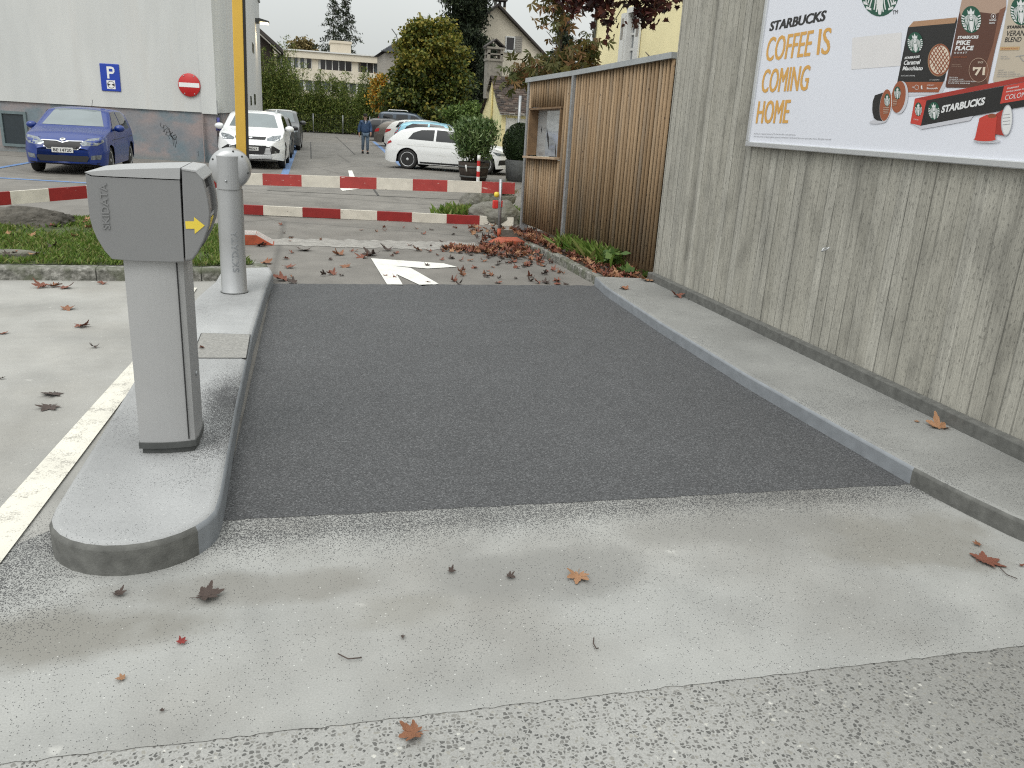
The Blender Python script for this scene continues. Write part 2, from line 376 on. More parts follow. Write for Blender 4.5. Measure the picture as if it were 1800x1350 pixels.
    M['signwhite'] = plain('white_sign_face', (.76, .76, .75), .4, var=.02)
    M['ink'] = plain('black_ink', (.02, .02, .022), .6)
    M['rock'] = None
building_mats()
def rock_mat(name, a, bcol, moss):
    m, nt, b = new_mat(name); q = N(nt)
    c = q.ramp(q.noise(7, 6, rough=.7), [(.3, a), (.7, bcol)])
    c = q.mix(c, moss, q.ramp(q.noise(3, 5), [(.45, 0), (.65, .6)]))
    c = q.mix(c, (.5, .5, .46), q.ramp(q.noise(20, 4, rough=.7), [(.66, 0), (.72, .7)]))
    q.link(c, b.inputs['Base Color']); b.inputs['Roughness'].default_value = .9
    q.bump(q.noise(25, 5), .9, .03, b); return m
M['rock'] = rock_mat('dark_lichen_rock', (.055, .05, .042), (.16, .145, .12), (.04, .036, .03))
M['boulder'] = rock_mat('grey_boulder', (.105, .10, .085), (.20, .19, .165), (.12, .12, .08))

# car and product paints
def paint(name, col, rough=.28, metal=0.0): return plain(name, col, rough, metal, var=.02, vs=3, coat=.25)
M['c_blue'] = paint('blue_car_paint', (.007, .030, .185), .26, 0)
M['c_white'] = paint('white_car_paint', (.74, .75, .75))
M['c_offwhite'] = paint('pearl_white_car_paint', (.60, .60, .58))
M['c_sky'] = paint('light_blue_car_paint', (.20, .42, .52), .3, .2)
M['c_black'] = paint('black_car_paint', (.018, .018, .021))
M['c_grey'] = paint('dark_grey_car_paint', (.085, .088, .092), .3, .4)
M['c_brown'] = paint('brown_grey_car_paint', (.14, .125, .11), .3, .4)
M['c_slate'] = paint('slate_blue_car_paint', (.055, .075, .10), .35, .3)
M['carglass'] = plain('tinted_car_glass', (.012, .013, .015), .04, var=.05, spec=.5)
M['windscreen'] = plain('pale_reflecting_windscreen', (.16, .19, .20), .05, var=.10, vs=2, spec=.8)  # pale base colour stands for the sky mirrored in the glass
M['tyre'] = plain('tyre_rubber', (.018, .018, .018), .8)
M['rim'] = plain('alloy_rim', (.55, .56, .57), .35, .35, var=.05)
M['chrome'] = plain('chrome_trim', (.75, .76, .78), .12, .9, var=.02)
M['lampglass'] = plain('clear_lamp_glass', (.20, .22, .235), .08, .3, var=.6, vs=14)
M['taillamp'] = plain('red_tail_lamp', (.36, .012, .016), .12, var=.2, vs=20)
M['trim'] = plain('black_plastic_trim', (.015, .015, .016), .55)
M['plateface'] = plain('white_number_plate', (.62, .62, .60), .5, var=.03)

# ------------------------------------------------------------------ object helpers
def tag(o, label=None, cat=None, group=None, kind=None):
    if label: o['label'] = label
    if cat: o['category'] = cat
    if group: o['group'] = group
    if kind: o['kind'] = kind
    return o
def thing(name, label, cat, loc=(0, 0, 0), rz=0, group=None):
    o = bpy.data.objects.new(name, None); COL.objects.link(o)
    o.location = loc; o.rotation_euler = (0, 0, rz); o.empty_display_size = .2
    return tag(o, label, cat, group)
def world_of(o):
    m = Matrix.Translation(o.location) @ o.rotation_euler.to_matrix().to_4x4()
    return (world_of(o.parent) @ m) if o.parent else m

class MB:
    def __init__(s): s.v = []; s.f = []; s.m = []; s.sm = []
    def add(s, vs, fs, mi=0, smooth=False):
        o = len(s.v); s.v += [Vector(p) for p in vs]
        for f in fs: s.f.append([i + o for i in f]); s.m.append(mi); s.sm.append(smooth)
        return s
    def box(s, lo, hi, mi=0):
        x0, y0, z0 = lo; x1, y1, z1 = hi
        return s.add([(x0,y0,z0),(x1,y0,z0),(x1,y1,z0),(x0,y1,z0),(x0,y0,z1),(x1,y0,z1),(x1,y1,z1),(x0,y1,z1)],
                     [(0,3,2,1),(4,5,6,7),(0,1,5,4),(1,2,6,5),(2,3,7,6),(3,0,4,7)], mi)
    def obox(s, c, ax, ay, az, mi=0):
        c, ax, ay, az = map(Vector, (c, ax, ay, az))
        p = [c + ax*i + ay*j + az*k for k in (-1, 1) for (i, j) in ((-1,-1),(1,-1),(1,1),(-1,1))]
        return s.add(p, [(0,3,2,1),(4,5,6,7),(0,1,5,4),(1,2,6,5),(2,3,7,6),(3,0,4,7)], mi)
    def bar(s, a, b, wd, h, mi=0):
        a, b = Vector(a), Vector(b); d = b - a; L = d.length; d /= L
        u = Vector((0, 0, 1)) if abs(d.z) < .95 else Vector((0, 1, 0))
        sd = d.cross(u).normalized(); u = sd.cross(d)
        return s.obox((a + b) / 2, d * L / 2, sd * wd / 2, u * h / 2, mi)
    def prism(s, poly, ext, mi=0, smooth=False, mi_side=None):
        """poly: list of 3-D points (one plane); ext: vector"""
        poly = [Vector(p) for p in poly]; ext = Vector(ext); n = len(poly)
        tri = tessellate_polygon([poly])
        nrm = sum(((poly[i]).cross(poly[(i+1) % n]) for i in range(n)), Vector())
        flip = nrm.dot(ext) > 0
        fs = []
        for t in tri:
            a, b, c = t
            nn = (poly[b]-poly[a]).cross(poly[c]-poly[a])
            if nn.dot(ext) > 0: t = (a, c, b)
            fs.append(tuple(t)); fs.append(tuple(i + n for i in reversed(t)))
        s.add(poly + [p + ext for p in poly], fs, mi, False)
        o = len(s.v) - 2 * n; ms = mi if mi_side is None else mi_side
        for i in range(n):
            j = (i + 1) % n
            q = [o+i, o+j, o+j+n, o+i+n]
            s.f.append(q if flip else q[::-1]); s.m.append(ms); s.sm.append(smooth)
        return s
    def flat(s, poly, mi=0):
        poly = [Vector(p) for p in poly]
        return s.add(poly, [tuple(t) for t in tessellate_polygon([poly])], mi)
    def tube(s, pts, r, n=8, mi=0, caps=True, smooth=True):
        pts = [Vector(p) for p in pts]; rs = r if isinstance(r, (list, tuple)) else [r] * len(pts)
        o = len(s.v); prev = None
        for i, p in enumerate(pts):
            d = (pts[min(i+1, len(pts)-1)] - pts[max(i-1, 0)]).normalized()
            if prev is None:
                u = Vector((0, 0, 1)) if abs(d.z) < .9 else Vector((1, 0, 0))
                a = d.cross(u).normalized()
            else: a = (prev - d * prev.dot(d)).normalized()
            prev = a; b = d.cross(a)
            for k in range(n):
                t = 2 * PI * k / n; s.v.append(p + (a * math.cos(t) + b * math.sin(t)) * rs[i])
        for i in range(len(pts) - 1):
            for k in range(n):
                k2 = (k + 1) % n
                s.f.append([o+i*n+k, o+i*n+k2, o+(i+1)*n+k2, o+(i+1)*n+k]); s.m.append(mi); s.sm.append(smooth)
        if caps:
            s.f.append([o + k for k in reversed(range(n))]); s.m.append(mi); s.sm.append(False)
            e = o + (len(pts)-1) * n
            s.f.append([e + k for k in range(n)]); s.m.append(mi); s.sm.append(False)
        return s
    def lathe(s, prof, base=(0, 0, 0), axis=(0, 0, 1), n=32, mi=0, smooth=True):
        base = Vector(base); az = Vector(axis).normalized()
        ax = az.orthogonal().normalized(); ay = az.cross(ax); o = len(s.v)
        for (r, h) in prof:
            for k in range(n):
                t = 2 * PI * k / n; s.v.append(base + az * h + (ax * math.cos(t) + ay * math.sin(t)) * r)
        for i in range(len(prof) - 1):
            for k in range(n):
                k2 = (k + 1) % n
                s.f.append([o+i*n+k, o+i*n+k2, o+(i+1)*n+k2, o+(i+1)*n+k]); s.m.append(mi); s.sm.append(smooth)
        for e, rev in ((0, True), (len(prof) - 1, False)):
            if prof[e][0] > 1e-4:
                c = [o + e*n + k for k in range(n)]
                s.f.append(c[::-1] if rev else c); s.m.append(mi); s.sm.append(False)
        return s
    def ball(s, c, r, n=12, mi=0):
        c = Vector(c); rx, ry, rz = r if isinstance(r, (tuple, list)) else (r, r, r)
        o = len(s.v); m = n // 2
        for i in range(m + 1):
            a = PI * i / m
            for k in range(n):
                t = 2 * PI * k / n
                s.v.append(c + Vector((rx*math.sin(a)*math.cos(t), ry*math.sin(a)*math.sin(t), -rz*math.cos(a))))
        for i in range(m):
            for k in range(n):
                k2 = (k + 1) % n
                s.f.append([o+i*n+k, o+i*n+k2, o+(i+1)*n+k2, o+(i+1)*n+k]); s.m.append(mi); s.sm.append(True)
        return s
    def build(s, name, mats, parent=None, local=False, loc=None, bevel=0, merge=False):
        me = bpy.data.meshes.new(name)
        vs = s.v; o = bpy.data.objects.new(name, me)
        if parent is not None:
            o.parent = parent
            if not local:
                inv = world_of(parent).inverted(); vs = [inv @ p for p in vs]
        elif loc is not None:
            loc = Vector(loc); vs = [p - loc for p in vs]; o.location = loc
        me.from_pydata([tuple(p) for p in vs], [], s.f)
        if not isinstance(mats, (list, tuple)): mats = [mats]
        for m in mats: me.materials.append(m)
        me.polygons.foreach_set('material_index', s.m); me.polygons.foreach_set('use_smooth', s.sm)
        if merge:
            bm = bmesh.new(); bm.from_mesh(me); bmesh.ops.remove_doubles(bm, verts=bm.verts, dist=1e-4); bm.to_mesh(me); bm.free()
        me.update(); COL.objects.link(o)
        if bevel:
            md = o.modifiers.new('bevel', 'BEVEL'); md.width = bevel; md.segments = 2; md.limit_method = 'ANGLE'; md.angle_limit = R(35)
        return o
def struct(name, mb, mat, bevel=0, label=None):
    o = mb.build(name, mat, bevel=bevel); o['kind'] = 'structure'
    if label: o['label'] = label
    return o

def text_tris(txt, bold=.0):
    cu = bpy.data.curves.new('t', 'FONT'); cu.body = txt; cu.offset = bold; cu.resolution_u = 3
    ob = bpy.data.objects.new('t', cu); COL.objects.link(ob)
    bpy.context.view_layer.update()
    me = bpy.data.meshes.new_from_object(ob.evaluated_get(bpy.context.evaluated_depsgraph_get()))
    v = [p.co.copy() for p in me.vertices]; f = [list(p.vertices) for p in me.polygons]
    bpy.data.objects.remove(ob); bpy.data.curves.remove(cu); bpy.data.meshes.remove(me)
    if not v: return [], [], 1, 1
    x0 = min(p.x for p in v); x1 = max(p.x for p in v)
    caps = [p.y for p in v]; y0 = 0 if min(caps) > -.06 else min(caps); y0 = min(caps); y1 = max(caps)
    return [((p.x - x0) / (x1 - x0), (p.y - y0) / (y1 - y0)) for p in v], f, x1 - x0, y1 - y0
def text_on(mb, txt, o, u, v, mi=0, bold=.015, fn=None, thick=None):
    """letters fill the parallelogram o + s*u + t*v"""
    uv, fs, _, _ = text_tris(txt, bold)
    o, u, v = Vector(o), Vector(u), Vector(v)
    pts = [o + u * a + v * b for a, b in uv]
    if fn: pts = [fn(p) for p in pts]
    mb.add(pts, fs, mi)
    if thick is not None:
        t = Vector(thick); n = len(pts)
        mb.add([p + t for p in pts], fs, mi)
        edges = {}
        for f in fs:
            for a, b in zip(f, f[1:] + f[:1]):
                edges[(a, b)] = True
        base = len(mb.v) - 2 * n
        for (a, b) in edges:
            if (b, a) not in edges:
                mb.f.append([base+a, base+b, base+b+n, base+a+n]); mb.m.append(mi); mb.sm.append(False)

# ------------------------------------------------------------------ leaf and foliage helpers
def fast_mesh(name, verts, faces4, mats, mat_idx=None, parent=None, loc=None):
    me = bpy.data.meshes.new(name); nv, nf = len(verts), len(faces4)
    if loc is not None and parent is None: verts = verts - np.array(loc)
    if parent is not None: verts = verts - np.array(world_of(parent).translation)
    me.vertices.add(nv); me.vertices.foreach_set('co', verts.astype(np.float32).ravel())
    k = faces4.shape[1]
    me.loops.add(nf * k); me.loops.foreach_set('vertex_index', faces4.astype(np.int32).ravel())
    me.polygons.add(nf); me.polygons.foreach_set('loop_start', np.arange(0, nf * k, k, dtype=np.int32))
    me.polygons.foreach_set('loop_total', np.full(nf, k, dtype=np.int32))
    for m in (mats if isinstance(mats, (list, tuple)) else [mats]): me.materials.append(m)
    if mat_idx is not None: me.polygons.foreach_set('material_index', mat_idx.astype(np.int32))
    me.update(calc_edges=True); me.validate()
    o = bpy.data.objects.new(name, me); COL.objects.link(o)
    if parent is not None: o.parent = parent
    elif loc is not None: o.location = loc
    return o
def unit(a): return a / np.maximum(np.linalg.norm(a, axis=1, keepdims=True), 1e-9)
def cards(centers, length, width, droop=0.0, out_from=None, up=.35, jitter=.25):
    """folded leaf cards: 2 quads (6 verts) each -> verts, faces"""
    n = len(centers)
    d = rng.normal(size=(n, 3))
    if out_from is not None: d += 1.0 * unit(centers - out_from)
    d[:, 2] -= droop
    d = unit(d)
    nr = rng.normal(size=(n, 3)) + np.array([0, 0, up * 3]); s = unit(np.cross(d, nr)); nn = unit(np.cross(s, d))
    L = (length * (1 + jitter * rng.normal(size=n)))[:, None]; Wd = (width * (1 + jitter * rng.normal(size=n)))[:, None]
    a = centers - d * L * .5; e = centers + d * L * .5
    m1 = centers + s * Wd * .5 + nn * Wd * .18 - d * L * .05; m2 = centers - s * Wd * .5 + nn * Wd * .18 - d * L * .05
    v = np.stack([a, m1, e, m2], axis=1).reshape(-1, 3)
    i = np.arange(n)[:, None] * 4
    f = np.concatenate([i + np.array([[0, 1, 2, 3]])])
    return v, f
def clump_points(blobs, nclump, per, sig, shell=.75):
    """blobs: (cx,cy,cz,rx,ry,rz); clumps sit mostly near the blob surface"""
    B = np.array(blobs, float); vol = (B[:, 3] * B[:, 4] * B[:, 5]) ** (2 / 3); p = vol / vol.sum()
    k = rng.choice(len(B), nclump, p=p)
    d = unit(rng.normal(size=(nclump, 3))); r = shell + (1 - shell) * rng.random(nclump) ** .7
    r = np.where(rng.random(nclump) < .22, rng.random(nclump) * shell, r)
    c = B[k, :3] + d * B[k, 3:] * r[:, None]
    sc = (.6 + .8 * rng.random(nclump))
    n = (per * sc).astype(int)
    idx = np.repeat(np.arange(nclump), n)
    pts = c[idx] + rng.normal(size=(len(idx), 3)) * (sig * sc[idx])[:, None] * np.array([1, 1, .75])
    return pts, B[k, :3][idx]
def limbs(mb, base, top, r0, n, spread, seed, mi=0):
    rd = random.Random(seed); base, top = Vector(base), Vector(top); H = (top - base).length
    pts = [base.lerp(top, t) + Vector((rd.uniform(-.03, .03), rd.uniform(-.03, .03), 0)) * H * (t > 0) for t in (0, .15, .35, .6, 1)]
    mb.tube(pts, [r0 * 1.25, r0, r0 * .8, r0 * .5, r0 * .12], 8, mi)
    for i in range(n):
        t = rd.uniform(.3, .9); p = base.lerp(top, t); a = rd.uniform(0, 2 * PI)
        L = spread * (1.15 - t) * rd.uniform(.7, 1.1)
        q1 = p + Vector((math.cos(a), math.sin(a), .55)) * L * .5; q2 = p + Vector((math.cos(a + .2), math.sin(a + .2), .75)) * L
        mb.tube([p, q1, q2], [r0 * .4 * (1.1 - t), r0 * .25 * (1.1 - t), r0 * .05], 5, mi)
M['bark'] = plain('brown_bark', (.075, .06, .048), .9, var=.3, vs=10, bump=.8, bs=30)
def tree(name, label, cat, base, top, r0, blobs, nclump, per, sig, leaf, mats, trunk=True, group=None, droop=0, nl=10, spread=1.5, fname='crown', probs=None):
    t = thing(name, label, cat, base, 0, group)
    pts, ctr = clump_points(blobs, nclump, per, sig)
    v, f = cards(pts, leaf[0], leaf[1], droop, ctr)
    mi = rng.choice(len(mats), len(f), p=probs) if len(mats) > 1 else None
    fast_mesh(fname, v, f, mats, mi, parent=t)
    if trunk:
        mb = MB(); limbs(mb, base, top, r0, nl, spread, sum(map(ord, name)) % 97 + 3); mb.build('trunk', M['bark'], t)
    return t

# ================================================================== SETTING: ground, patches, kerbs, markings
def sheet(name, poly, z, mat, label=None):
    """poly in plan (x,y); thin sheet lying at height z"""
    mb = MB(); mb.flat([(x, y, z) for x, y in poly]); return struct(name, mb, mat, label=label)
def wavy(p, q, n, amp, seed=1):
    rd = random.Random(seed); p, q = Vector(p), Vector(q); d = (q - p); nrm = Vector((-d.y, d.x)).normalized()
    return [tuple(p + d * (i / n) + nrm * (rd.uniform(-amp, amp) if 0 < i < n else 0)) for i in range(n)]
sheet('ground', [(-700, -60), (700, -60), (700, 1400), (-700, 1400)], 0, M['lot'])
patch_bl, patch_br, patch_tr, patch_tl = (-.36, 3.36), (3.16, 3.285), (3.24, 8.575), (-.27, 8.56)
sheet('asphalt_patch', wavy(patch_bl, patch_br, 60, .006, 1) + [patch_br, patch_tr] + wavy(patch_tr, patch_tl, 60, .014, 2) + [patch_tl], .008, M['patch'])
sheet('concrete_apron', wavy((-6, 2.10), (6, 1.92), 420, .0045, 3) + [(6, 1.92), (6, 3.31), (3.1, 3.31), (-.3, 3.40), (-.95, 3.45), (-1.25, 3.12), (-1.35, 3.05), (-6, 3.0)], .0065, M['apron'])
sheet('aggregate_road', [(-9, -6), (9, -6), (9, 2.6), (-9, 2.6)], .004, M['agg'])
sheet('left_lane', [(-9, 2.95), (-1.3, 3.02), (-.9, 3.35), (-.8, 8.7), (-9, 8.7)], .004, M['lane'])
sheet('joint_strip', wavy((-.42, 11.12), (2.5, 10.95), 40, .06, 5) + wavy((2.5, 11.75), (-.42, 11.75), 40, .10, 6), .004, M['strip'])
# white line beside the island
sheet('white_line', [(-1.32, 2.95), (-1.135, 3.02), (-1.02, 5.35), (-.97, 8.3), (-1.11, 8.3), (-1.12, 5.85)], .014, M['wline'])
# straight-on arrow, half hidden by the patch
sheet('road_arrow', [G(652, 455).xy[:], G(681, 502).xy[:], G(709, 503).xy[:], G(697, 483).xy[:], G(742, 504).xy[:], G(771, 500).xy[:], G(722, 472).xy[:], G(690, 468).xy[:], G(752, 473).xy[:], G(803, 470).xy[:], G(780, 464).xy[:]], .008, M['warrow'])
sheet('far_road_arrow', [G(598, 333).xy[:], G(602, 336).xy[:], G(660, 329).xy[:], G(620, 322).xy[:], G(627, 320).xy[:], G(619, 300).xy[:], G(612, 300).xy[:], G(616, 320).xy[:], G(600, 326).xy[:]], .008, M['warrow'])
def gline(name, pts, wd, z, mat):
    mb = MB()
    for p, q in zip(pts[:-1], pts[1:]):
        p, q = Vector((*p, z)), Vector((*q, z)); d = (q - p).normalized(); s = Vector((-d.y, d.x, 0)) * wd / 2
        mb.add([p - s, q - s, q + s, p + s], [(0, 1, 2, 3)])
    return struct(name, mb, mat)
gline('blue_bay_line', [(-.34, 23.5), (.33, 62)], .2, .006, M['bline'])
bq0, bq1 = G(708, 293), G(657, 249); gline('blue_bay_line', [bq0.xy[:], bq1.xy[:]], .2, .006, M['bline'])
for k, yy in enumerate((33.1, 38.3, 41.2, 46.0, 49.4, 57.5)):
    x0 = bq0.x + (yy - bq0.y) * (bq1.x - bq0.x) / (bq1.y - bq0.y)
    gline('blue_bay_line', [(x0, yy), (x0 + 4.6, yy - 1.8)], .16, .009, M['bline'])
gline('blue_bay_line', [(-8.5, 20.2), (-3.7, 18.9)], .2, .006, M['bline'])
gline('blue_bay_line', [(-6.9, 19.7), (-6.6, 27.5)], .16, .009, M['bline'])
mj, nt_, b_ = new_mat('tarred_joint'); b_.inputs['Base Color'].default_value = (.05, .048, .045, 1); b_.inputs['Roughness'].default_value = .8
for p, q in (((590, 240), (624, 272)), ((546, 250), (547, 279)), ((470, 335), (900, 356)), ((500, 318), (905, 340)), ((655, 330), (665, 344)), ((885, 324), (900, 332))):
    gline('tarred_joint', [G(*p).xy[:], G(*q).xy[:]], .05, .005, mj)

# traffic island with a rounded nose
ZI = .14
isl = [(-.86, 7.35), (-.97, 5.3), (-.985, 3.30)]
for k in range(1, 14):
    a = PI + PI * k / 14; isl.append((-.665 + .32 * math.cos(a), 3.28 + .325 * math.sin(a)))
isl += [(-.345, 3.36), (-.355, 4.5), (-.345, 6.0), (-.30, 7.8), (-.262, 8.5), (-.30, 8.78), (-.76, 8.66), (-.775, 8.0)]
mb = MB(); n = len(isl); P = [Vector((x, y, 0)) for x, y in isl]
def kerb_block(mb, P, h, side_mi, inset=.022):
    """solid slab with a rounded arris: bottom ring, top ring, inset ring, top fill"""
    n = len(P); ctr = []
    for i in range(n):
        a, b, c = P[i-1], P[i], P[(i+1) % n]
        n1 = Vector((b.y - a.y, a.x - b.x, 0)).normalized(); n2 = Vector((c.y - b.y, b.x - c.x, 0)).normalized()
        m = (n1 + n2); m = m.normalized() if m.length > 1e-6 else n1
        ctr.append(m)
    area = sum(P[i].x * P[(i+1) % n].y - P[(i+1) % n].x * P[i].y for i in range(n))
    sg = 1 if area > 0 else -1
    rings = [[p for p in P], [p + Vector((0, 0, h - inset)) for p in P],
             [p - ctr[i] * sg * inset * .35 + Vector((0, 0, h - inset * .3)) for i, p in enumerate(P)],
             [p - ctr[i] * sg * inset * 1.2 + Vector((0, 0, h)) for i, p in enumerate(P)]]
    o = len(mb.v)
    for r in rings: mb.v += r
    for k in range(3):
        for i in range(n):
            j = (i + 1) % n; f = [o+k*n+i, o+k*n+j, o+(k+1)*n+j, o+(k+1)*n+i]
            mb.f.append(f if sg > 0 else f[::-1]); mb.sm.append(k > 0)
            mb.m.append(side_mi((P[i] + P[j]) / 2) if k < 2 else 0)
    for t in tessellate_polygon([rings[3]]):
        a, b, c = [rings[3][i] for i in t]
        t = t if (b - a).cross(c - a).z > 0 else t[::-1]
        mb.f.append([o + 3*n + i for i in t]); mb.m.append(0); mb.sm.append(False)
kerb_block(mb, P, ZI, lambda c: 2 if (c.x > -.42 and c.y > 3.04) or c.y > 8.4 else 1, .03)
struct('traffic_island', mb, [M['isl'], M['kerbface'], M['kerbpaint']])
# right-hand pavement under the concrete wall
ZS = .11
pav = [(3.23, 8.60), (3.15, 8.0), (3.085, 6.5), (3.06, 4.95), (3.085, 4.0), (3.11, 3.29), (3.125, 3.1), (3.15, 2.92), (3.185, 2.72), (3.25, 2.5), (3.36, 2.25), (3.6, 1.95), (3.95, 1.75), (4.6, 1.7), (4.6, 8.50), (3.93, 8.50)]
mb = MB(); kerb_block(mb, [Vector((x, y, 0)) for x, y in pav], ZS, lambda c: 2 if c.y > 3.25 else 1, .025)
struct('pavement', mb, [M['side'], M['kerbface'], M['kerbpaint']])
# granite kerb running on to the orange block, soil bed behind it
mb = MB()
gk = [(3.27, 8.62), (3.25, 9.2), (3.24, 9.9), (3.19, 10.6), (3.10, 11.2)]
for i, (p, q) in enumerate(zip(gk[:-1], gk[1:])):
    p, q = Vector((*p, .045)), Vector((*q, .045)); d = (q - p); s = Vector((d.y, -d.x, 0)).normalized() * .055
    mb.obox((p + q) / 2 + s * .9 + Vector((0, 0, random.uniform(-.004, .006))), d / 2 - d.normalized() * .004, s, (0, 0, .055))
struct('granite_kerb', mb, M['granite'], bevel=.012)
sheet('soil_bed', [(3.36, 8.52), (4.4, 8.52), (4.4, 12.7), (3.0, 12.7), (2.9, 11.5), (3.2, 11.2), (3.32, 10.0)], .07, M['soil'])
# grass bed on the left with its granite kerb
bed = [(-9, 8.62), (-1.0, 8.66), (-.78, 8.70), (-.34, 8.80), (-.33, 9.0), (-.60, 9.45), (-.72, 10.2), (-.85, 11.9), (-1.6, 12.3), (-9, 13.2)]
mb = MB(); kerb_block(mb, [Vector((x, y, 0)) for x, y in bed], .13, lambda c: 0, .03)
struct('grass_bed_kerb', mb, M['granite'])
M['turf'] = plain('mossy_turf_soil', (.055, .07, .022), .95, var=.4, vs=9, bump=.8, bs=60)
mb = MB(); NX, NY = 60, 24
inner = [(-9, 8.78), (-.98, 8.80), (-.50, 8.92), (-.47, 8.98), (-.72, 9.42), (-.83, 10.2), (-.98, 11.8), (-1.65, 12.15), (-9, 13.0)]
mb.flat([(x, y, .136) for x, y in inner])
# mound: a gentle swell under the grass
def bed_z(x, y):
    return .135 + .10 * max(0, min(1, (y - 8.9) / 1.6)) * max(0, min(1, (12.1 - y) / .8)) * max(0, min(1, (-.9 - x) / .8))
gx = np.linspace(-8.5, -.75, NX); gy = np.linspace(8.85, 12.1, NY); o0 = len(mb.v)
for yy in gy:
    for xx in gx: mb.v.append(Vector((xx, yy, bed_z(xx, yy) + .004)))
for j in range(NY - 1):
    for i in range(NX - 1):
        if gx[i] > -1.05 and gy[j] > 9.2: continue
        mb.f.append([o0+j*NX+i, o0+j*NX+i+1, o0+(j+1)*NX+i+1, o0+(j+1)*NX+i]); mb.m.append(0); mb.sm.append(True)
struct('grass_bed', mb, M['turf'])
M['blade'] = island('grass_blades', [(.06, .115, .018), (.11, .185, .03), (.165, .235, .048), (.24, .22, .09)], .6, .3)
def grass(name, pts, h, wd, label):
    n = len(pts); d = unit(np.c_[rng.normal(size=(n, 2)) * .55, np.ones(n)]); a = rng.random(n) * 2 * PI
    s = np.c_[np.cos(a), np.sin(a), np.zeros(n)]; L = h * (.5 + rng.random(n)); bend = unit(np.c_[rng.normal(size=(n, 2)), np.zeros(n)]) * (L * .35)[:, None]
    v = np.stack([pts - s * wd, pts + s * wd, pts + d * (L * .6)[:, None] + s * wd * .7, pts + d * L[:, None] + bend], 1).reshape(-1, 3)
    i = np.arange(n)[:, None] * 4
    f = i + np.array([[0, 1, 2, 3]])
    o = fast_mesh(name, v, f, M['blade']); return tag(o, label, 'grass', kind='stuff')
def in_poly(x, y, poly):
    c = np.zeros(len(x), bool); j = len(poly) - 1
    for i in range(len(poly)):
        xi, yi = poly[i]; xj, yj = poly[j]
        c ^= ((yi > y) != (yj > y)) & (x < (xj - xi) * (y - yi) / (yj - yi + 1e-12) + xi); j = i
    return c
xs = rng.uniform(-6, -.4, 60000); ys = rng.uniform(8.8, 12.6, 60000)
k = in_poly(xs, ys, inner); xs, ys = xs[k], ys[k]
dens = .5 + .5 * np.sin(xs * 2.1 + 1) * np.cos(ys * 2.7) + .35 * rng.random(len(xs)); k = dens > .34
k &= ~((xs < -2.6) & (ys > 8.98) & (ys < 9.22) & (xs > -4.2))
xs, ys = xs[k], ys[k]
zs = np.array([bed_z(a, b) for a, b in zip(xs, ys)])
grass('grass', np.c_[xs, ys, zs], .055, .0045, 'short green grass with weeds growing in the kerbed bed on the left')
def tuft_pts(c, rx, ry, n, z):
    return np.c_[c[0] + rng.normal(size=n) * rx, c[1] + rng.normal(size=n) * ry, np.full(n, z)]
grass('weeds', np.vstack([tuft_pts((3.70, 9.95), .06, .25, 620, .07), tuft_pts((3.56, 10.6), .05, .16, 330, .07), tuft_pts((3.78, 9.6), .04, .12, 260, .07)]), .19, .0035, 'tall green grass and weeds along the foot of the slatted fence')
grass('weeds', np.vstack([tuft_pts((2.92, 14.65), .20, .16, 1500, .0), tuft_pts((3.3, 14.45), .25, .08, 500, 0), tuft_pts((3.80, 14.6), .10, .2, 800, 0)]), .20, .007, 'green weeds growing round the two grey boulders')

# ================================================================== THINGS: concrete wall, billboard
XW = 3.87
mb = MB(); mb.box((XW, -6, .05), (XW + .30, 8.46, 4.3))
wall = mb.build('concrete_wall', M['board'], bevel=.006)
tag(wall, 'board marked grey concrete wall on the right, carrying the big billboard', 'wall')
mb = MB(); mb.box((XW - .075, -6, .06), (XW - .002, 8.44, .195)); mb.build('skirting', M['kerbface'], wall, bevel=.008)
mb = MB(); hp = AX(1455, 435, XW)
mb.tube([hp + Vector((.01, 0, 0)), hp + Vector((-.03, .01, -.01)), hp + Vector((-.045, -.0, -.03)), hp + Vector((-.04, -.04, -.012)), hp + Vector((-.035, -.07, .01))], .006, 6)
mb.build('wire_hook', M['alu'], wall)

XP = XW - .05
fl = AX(1310, 257, XP); BY1, BZ0 = fl.y, fl.z; BY0, BZ1 = BY1 - 4.3, BZ0 + 1.62
bb = thing('billboard', 'large white coffee advertising billboard in an aluminium frame on the concrete wall', 'billboard', (XW - .004, (BY0 + BY1) / 2, BZ0))
mb = MB(); mb.box((XP + .012, BY0 + .03, BZ0 + .03), (XW - .003, BY1 - .03, BZ1 - .03))
M['poster'] = plain('white_poster_print', (.72, .735, .80), .35, var=.02, vs=.7)
panel = mb.build('panel', M['poster'], bb)
mb = MB()
for a, b in (((XP - .006, BY0, BZ0), (XW - .003, BY1, BZ0 + .042)), ((XP - .006, BY0, BZ1 - .042), (XW - .003, BY1, BZ1)),
             ((XP - .006, BY0, BZ0 + .043), (XW - .003, BY0 + .042, BZ1 - .043)), ((XP - .006, BY1 - .042, BZ0 + .043), (XW - .003, BY1, BZ1 - .043))):
    mb.box(a, b)
mb.build('frame', M['alu'], bb, bevel=.006)

